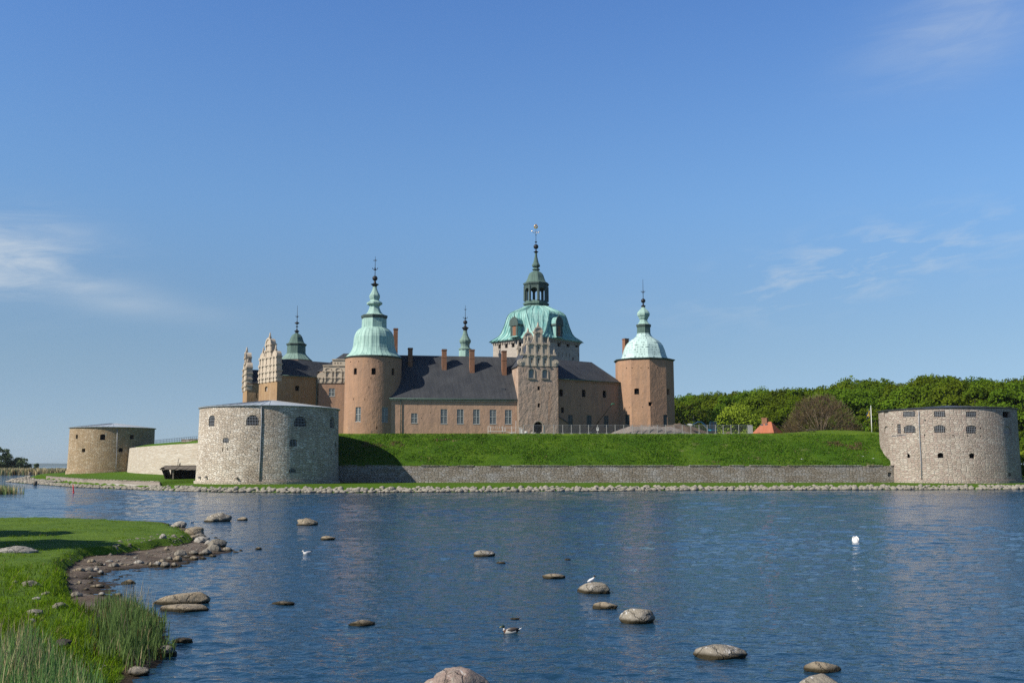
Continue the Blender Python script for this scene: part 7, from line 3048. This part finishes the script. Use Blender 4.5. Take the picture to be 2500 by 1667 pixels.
# steps at the door
p = at_y(1314, 1062, 249.4)
z0 = bank_z(p.x, p.y)
for (x, s) in ((-1.4, .5), (-.8, .38), (.9, .42)):
    me = rock_mesh("stone_block", s, s * .7, s * .6, int(x * 10) + 50, 2, .2)
    me.materials.append(MAT['rock_pale'])
    o = bpy.data.objects.new("stone_block", me)
    COL.objects.link(o)
    place(o, (p.x + x, p.y - .6, z0 + s * .3))
    tag(o, "loose pale stone block before the arched door of the gate tower", "stone block", "stone blocks at the door")
# bench by the round tower
p = at_y(916, 1060, 241.5)
z0 = bank_z(p.x, p.y)
th = empty("garden_bench", (p.x, p.y, z0))
tag(th, "plain wooden bench in front of the round tower", "bench")
mb = MB()
mb.box(-1.1, 1.1, -.25, .25, .62, .70)
mb.build("seat", MAT['wood_grey'], (p.x, p.y, z0), 0, th)
for x in (-.9, .9):
    mb = MB()
    mb.box(x - .06, x + .06, -.2, .2, -.1, .62)
    mb.build("leg", MAT['wood_grey'], (p.x, p.y, z0), 0, th)
p = at_y(1981, 1062, 243)
z0 = bank_z(p.x, p.y)
th = empty("picnic_table", (p.x, p.y, z0))
tag(th, "low dark picnic table on the grass in front of the bare brown tree", "table")
mb = MB()
mb.box(-1.0, 1.0, -.4, .4, .66, .74)
mb.build("tabletop", MAT['wood_grey'], (p.x, p.y, z0), 0, th)
for y in (-.75, .75):
    mb = MB()
    mb.box(-1.0, 1.0, y - .14, y + .14, .40, .46)
    mb.build("seat", MAT['wood_grey'], (p.x, p.y, z0), 0, th)
for x in (-.7, .7):
    mb = MB()
    mb.box(x - .04, x + .04, -.8, .8, .30, .40)
    mb.path([(x, -.7, 0), (x, -.25, .68)], [.05, .05], 4)
    mb.path([(x, .7, 0), (x, .25, .68)], [.05, .05], 4)
    mb.build("leg", MAT['wood_dark'], (p.x, p.y, z0), 0, th)
p = at_y(2052, 1059, 243)
z0 = bank_z(p.x, p.y)
mb = MB()
mb.box(-.05, .05, -.05, .05, -.1, .85)
mb.box(-.28, .28, -.1, .06, .80, 1.0)
tag(mb.build("info_post", MAT['wood_dark'], (p.x, p.y, z0)), "short dark post with a small tilted board on the grassy hump", "post")

# red channel marker
p = on_z(180, 1203, 0)
k = mpp(1200, p.y)
th = empty("channel_marker", (p.x, p.y, 0))
tag(th, "thin red channel marker leaning in the water at the far left", "marker")
MAT['red'] = plain_mat("marker_red", (0.55, 0.02, 0.03), .5, 0, .15)
mb = MB()
mb.path([(0, 0, -.6), (-1.5 * k, 0, 11 * k), (-2.6 * k, 0, 20 * k)], [.13, .10, .07], 8)
mb.build("pole", MAT['red'], (p.x, p.y, 0), 0, th)
mb = MB()
mb.path([(0, 0, .02), (-.3 * k, 0, 2.2 * k)], [.19, .16], 8)
mb.build("float", MAT['red'], (p.x, p.y, 0), 0, th)
# mooring stumps near the spit
for (u, v, w_, h, z, lb) in ((73, 1160, 8, 8, 0, "dark stump by the reeds behind the stony spit"), (86, 1180, 9, 6, .4, "dark stump on the stony spit at the far left")):
    p = on_z(u, v, z)
    k = mpp(v, p.y)
    mb = MB()
    mb.path([(0, 0, -.4), (0.05, 0, h * k * .6), (.02, 0, h * k)], [w_ * k * .5, w_ * k * .5, w_ * k * .44], 9)
    tag(mb.build("stump", MAT['wood_grey'], (p.x, p.y, p.z)), lb, "stump")

# ------------------------------------------------------------------ birds
B = {}
for nm, c_ in (("feather_white", (0.62, 0.61, 0.58)), ("feather_grey", (0.42, 0.42, 0.43)), ("feather_pale", (0.40, 0.385, 0.345)), ("feather_dark", (0.05, 0.04, 0.035)),
               ("feather_black", (0.012, 0.012, 0.014)), ("head_green", (0.006, 0.022, 0.016)), ("bill_yellow", (0.38, 0.32, 0.06)), ("breast_brown", (0.10, 0.05, 0.03)), ("hood_brown", (0.035, 0.025, 0.02)),
               ("leg_red", (0.25, 0.03, 0.02))):
    B[nm] = plain_mat(nm, c_, .7, 0, .15, 20)


def part_of(root, mb, name, mats):
    o = mb.build(name, mats)
    o.parent = root
    return o


# mallard, faces left
p = on_z(1245, 1546, 0)
e = empty("duck", (p.x, p.y, 0), radians(6))
tag(e, "drake mallard with a dark green head swimming towards the left", "duck")
mb = MB()
mb.path([(.30, 0, .115), (.24, 0, .10), (.17, 0, .075), (.06, 0, .06), (-.06, 0, .055), (-.13, 0, .07), (-.165, 0, .115), (-.175, 0, .165), (-.185, 0, .20), (-.215, 0, .215), (-.245, 0, .205)],
        [(.012, .008), (.045, .03), (.085, .075), (.105, .09), (.10, .085), (.075, .075), (.042, .045), (.034, .036), (.040, .044), (.040, .040), (.012, .014)], 14,
        [3, 3, 0, 0, 0, 1, 2, 4, 4, 4])
part_of(e, mb, "body", [B['feather_pale'], B['breast_brown'], B['feather_white'], B['feather_black'], B['head_green']])
mb = MB()
mb.path([(-.24, 0, .20), (-.275, 0, .19), (-.305, 0, .183)], [(.016, .014), (.018, .010), (.012, .004)], 8)
part_of(e, mb, "bill", [B['bill_yellow']])
for sg in (-1, 1):
    mb = MB()
    mb.path([(-.08, sg * .075, .11), (.03, sg * .095, .115), (.15, sg * .07, .125), (.26, sg * .03, .14)], [(.02, .02), (.022, .05), (.02, .042), (.006, .008)], 8, [0, 1, 1])
    part_of(e, mb, "wing", [B['feather_dark'], B['feather_dark'], B['feather_grey']])
mb = MB()
mb.path([(.25, 0, .11), (.30, 0, .135), (.345, 0, .165)], [(.04, .014), (.035, .010), (.008, .004)], 8)
part_of(e, mb, "tail", [B['feather_white']])


def gull_swim(name, p, rot, label, s=1.0):
    e = empty(name, (p.x, p.y, 0), rot)
    tag(e, label, "gull")
    e.scale = (s, s, s)
    mb = MB()
    mb.path([(.21, 0, .10), (.15, 0, .08), (.05, 0, .05), (-.06, 0, .05), (-.11, 0, .075), (-.13, 0, .12), (-.145, 0, .155), (-.17, 0, .165), (-.195, 0, .158)],
            [(.012, .010), (.04, .03), (.075, .065), (.075, .07), (.05, .055), (.03, .032), (.034, .036), (.032, .034), (.010, .010)], 12, 0)
    part_of(e, mb, "body", [B['feather_white']])
    mb = MB()
    mb.path([(-.19, 0, .155), (-.215, 0, .148), (-.235, 0, .142)], [(.008, .008), (.006, .007), (.002, .003)], 6)
    part_of(e, mb, "bill", [B['bill_yellow']])
    for sg in (-1, 1):
        mb = MB()
        mb.path([(-.07, sg * .055, .09), (.02, sg * .072, .10), (.12, sg * .05, .112), (.20, sg * .028, .128), (.27, sg * .015, .145)], [(.012, .02), (.016, .042), (.014, .034), (.01, .018), (.004, .005)], 8, [0, 0, 0, 1])
        part_of(e, mb, "wing", [B['feather_grey'], B['feather_black']])
    return e


gull_swim("gull", on_z(748, 1353, 0), radians(10), "grey winged gull swimming to the left in open water", 1.15)
gull_swim("gull", on_z(469, 1276, 0), radians(60), "small white gull on the water beyond the stony point", 1.05)

# gull standing on the rock, facing right away
pr = at_y(1446, 1430, on_z(1450, 1448, 0).y + .55)
rock = next(o for o in bpy.data.objects if o.get('label', '').startswith("rounded grey rock streaked white"))
bpy.context.view_layer.update()
inv = rock.matrix_world.inverted()
ok_, hitp, _, _ = rock.ray_cast(inv @ Vector((pr.x, pr.y, 5)), (inv.to_3x3() @ Vector((0, 0, -1))).normalized())
zg = (rock.matrix_world @ hitp).z if ok_ else .35
e = empty("gull", (pr.x, pr.y, zg), radians(205))
tag(e, "white gull with a dark hood standing on a rock", "gull")
mb = MB()
mb.path([(.20, 0, .075), (.14, 0, .10), (.06, 0, .125), (-.03, 0, .16), (-.075, 0, .205), (-.085, 0, .24), (-.095, 0, .27), (-.115, 0, .285), (-.14, 0, .28)],
        [(.012, .008), (.035, .025), (.062, .055), (.064, .062), (.042, .044), (.028, .03), (.034, .036), (.032, .034), (.01, .012)], 12, [0, 0, 0, 0, 0, 1, 1, 1])
part_of(e, mb, "body", [B['feather_white'], B['hood_brown']])
mb = MB()
mb.path([(-.135, 0, .278), (-.16, 0, .268), (-.178, 0, .262)], [(.008, .008), (.006, .006), (.002, .003)], 6)
part_of(e, mb, "bill", [B['leg_red']])
for sg in (-1, 1):
    mb = MB()
    mb.path([(-.05, sg * .05, .17), (.04, sg * .063, .145), (.13, sg * .045, .115), (.21, sg * .022, .085)], [(.012, .02), (.016, .045), (.013, .032), (.004, .006)], 8, 0)
    part_of(e, mb, "wing", [plain_mat("wing_pale", (0.62, 0.63, 0.65), .7, 0, .1)])
    mb = MB()
    mb.path([(.01, sg * .03, .10), (.0, sg * .03, .05), (.0, sg * .03, .004), (-.03, sg * .03, .003)], [.007, .006, .006, .005], 6)
    part_of(e, mb, "leg", [B['leg_red']])

# swan feeding head down: only the tail end stands out of the water
p = on_z(2089, 1322, 0)
e = empty("swan", (p.x, p.y, 0), radians(80))
tag(e, "white swan feeding head down, its tail end sticking out of the water", "swan")
e.scale = (.66, .66, .66)
mb = MB()
mb.path([(-.42, 0, -.30), (-.28, 0, -.10), (-.10, 0, .06), (.06, 0, .20), (.16, 0, .33), (.20, 0, .43), (.22, 0, .50)], [(.10, .10), (.27, .24), (.32, .27), (.27, .22), (.17, .14), (.09, .06), (.03, .015)], 16)
part_of(e, mb, "body", [B['feather_white']])
for sg in (-1, 1):
    mb = MB()
    mb.path([(-.25, sg * .22, .0), (-.05, sg * .27, .12), (.10, sg * .22, .30), (.20, sg * .13, .45), (.24, sg * .08, .53)], [(.05, .12), (.08, .18), (.07, .13), (.05, .07), (.02, .02)], 10)
    part_of(e, mb, "wing", [B['feather_white']])

# flying gulls


def gull_fly(p, rot, roll, label, s=1.0, up=.5):
    e = empty("flying_gull", p, rot)
    tag(e, label, "gull")
    e.scale = (s, s, s)
    mb = MB()
    mb.path([(.20, 0, 0), (.12, 0, .0), (.0, 0, 0), (-.10, 0, .01), (-.15, 0, .02), (-.20, 0, .012)], [(.03, .006), (.035, .03), (.055, .055), (.045, .045), (.032, .034), (.006, .008)], 10)
    part_of(e, mb, "body", [B['feather_white']])
    for sg in (-1, 1):
        mb = MB()
        mb.path([(-.02, sg * .04, .02), (-.05, sg * .22, .02 + up * .22), (.0, sg * .42, .02 + up * .36), (.08, sg * .56, .02 + up * .42)], [(.075, .012), (.07, .010), (.05, .008), (.008, .004)], 8)
        part_of(e, mb, "wing", [B['feather_white']])
    return e


gull_fly(at_y(258.5, 1063, 250), radians(200), 0, "white gull in flight before the ochre bastion", 1.15, 1.5)
gull_fly(at_y(1958, 1120.5, 214), radians(170), 0, "white gull gliding low before the grassy bank, left one", 1.3, .2)
gull_fly(at_y(2106, 1114, 215), radians(120), 0, "small white gull gliding before the right end of the bank", .9, .3)
gull_fly(at_y(2133, 1119, 216), radians(185), 0, "white gull gliding closest to the right bastion", 1.3, .1)

# ------------------------------------------------------------------ thin sea haze
hz, ht = newmat("haze_air")
vol = ht.n('ShaderNodeVolumePrincipled', {'Color': (0.80, 0.87, 0.95, 1), 'Density': 0.00004, 'Anisotropy': 0.3})
ho = ht.n('ShaderNodeOutputMaterial')
hz.node_tree.links.new(vol.outputs[0], ho.inputs['Volume'])
mb = MB()
mb.box(-3900, 3900, -60, 4700, -8, 90)
tag(mb.build("haze", hz), kind='stuff')
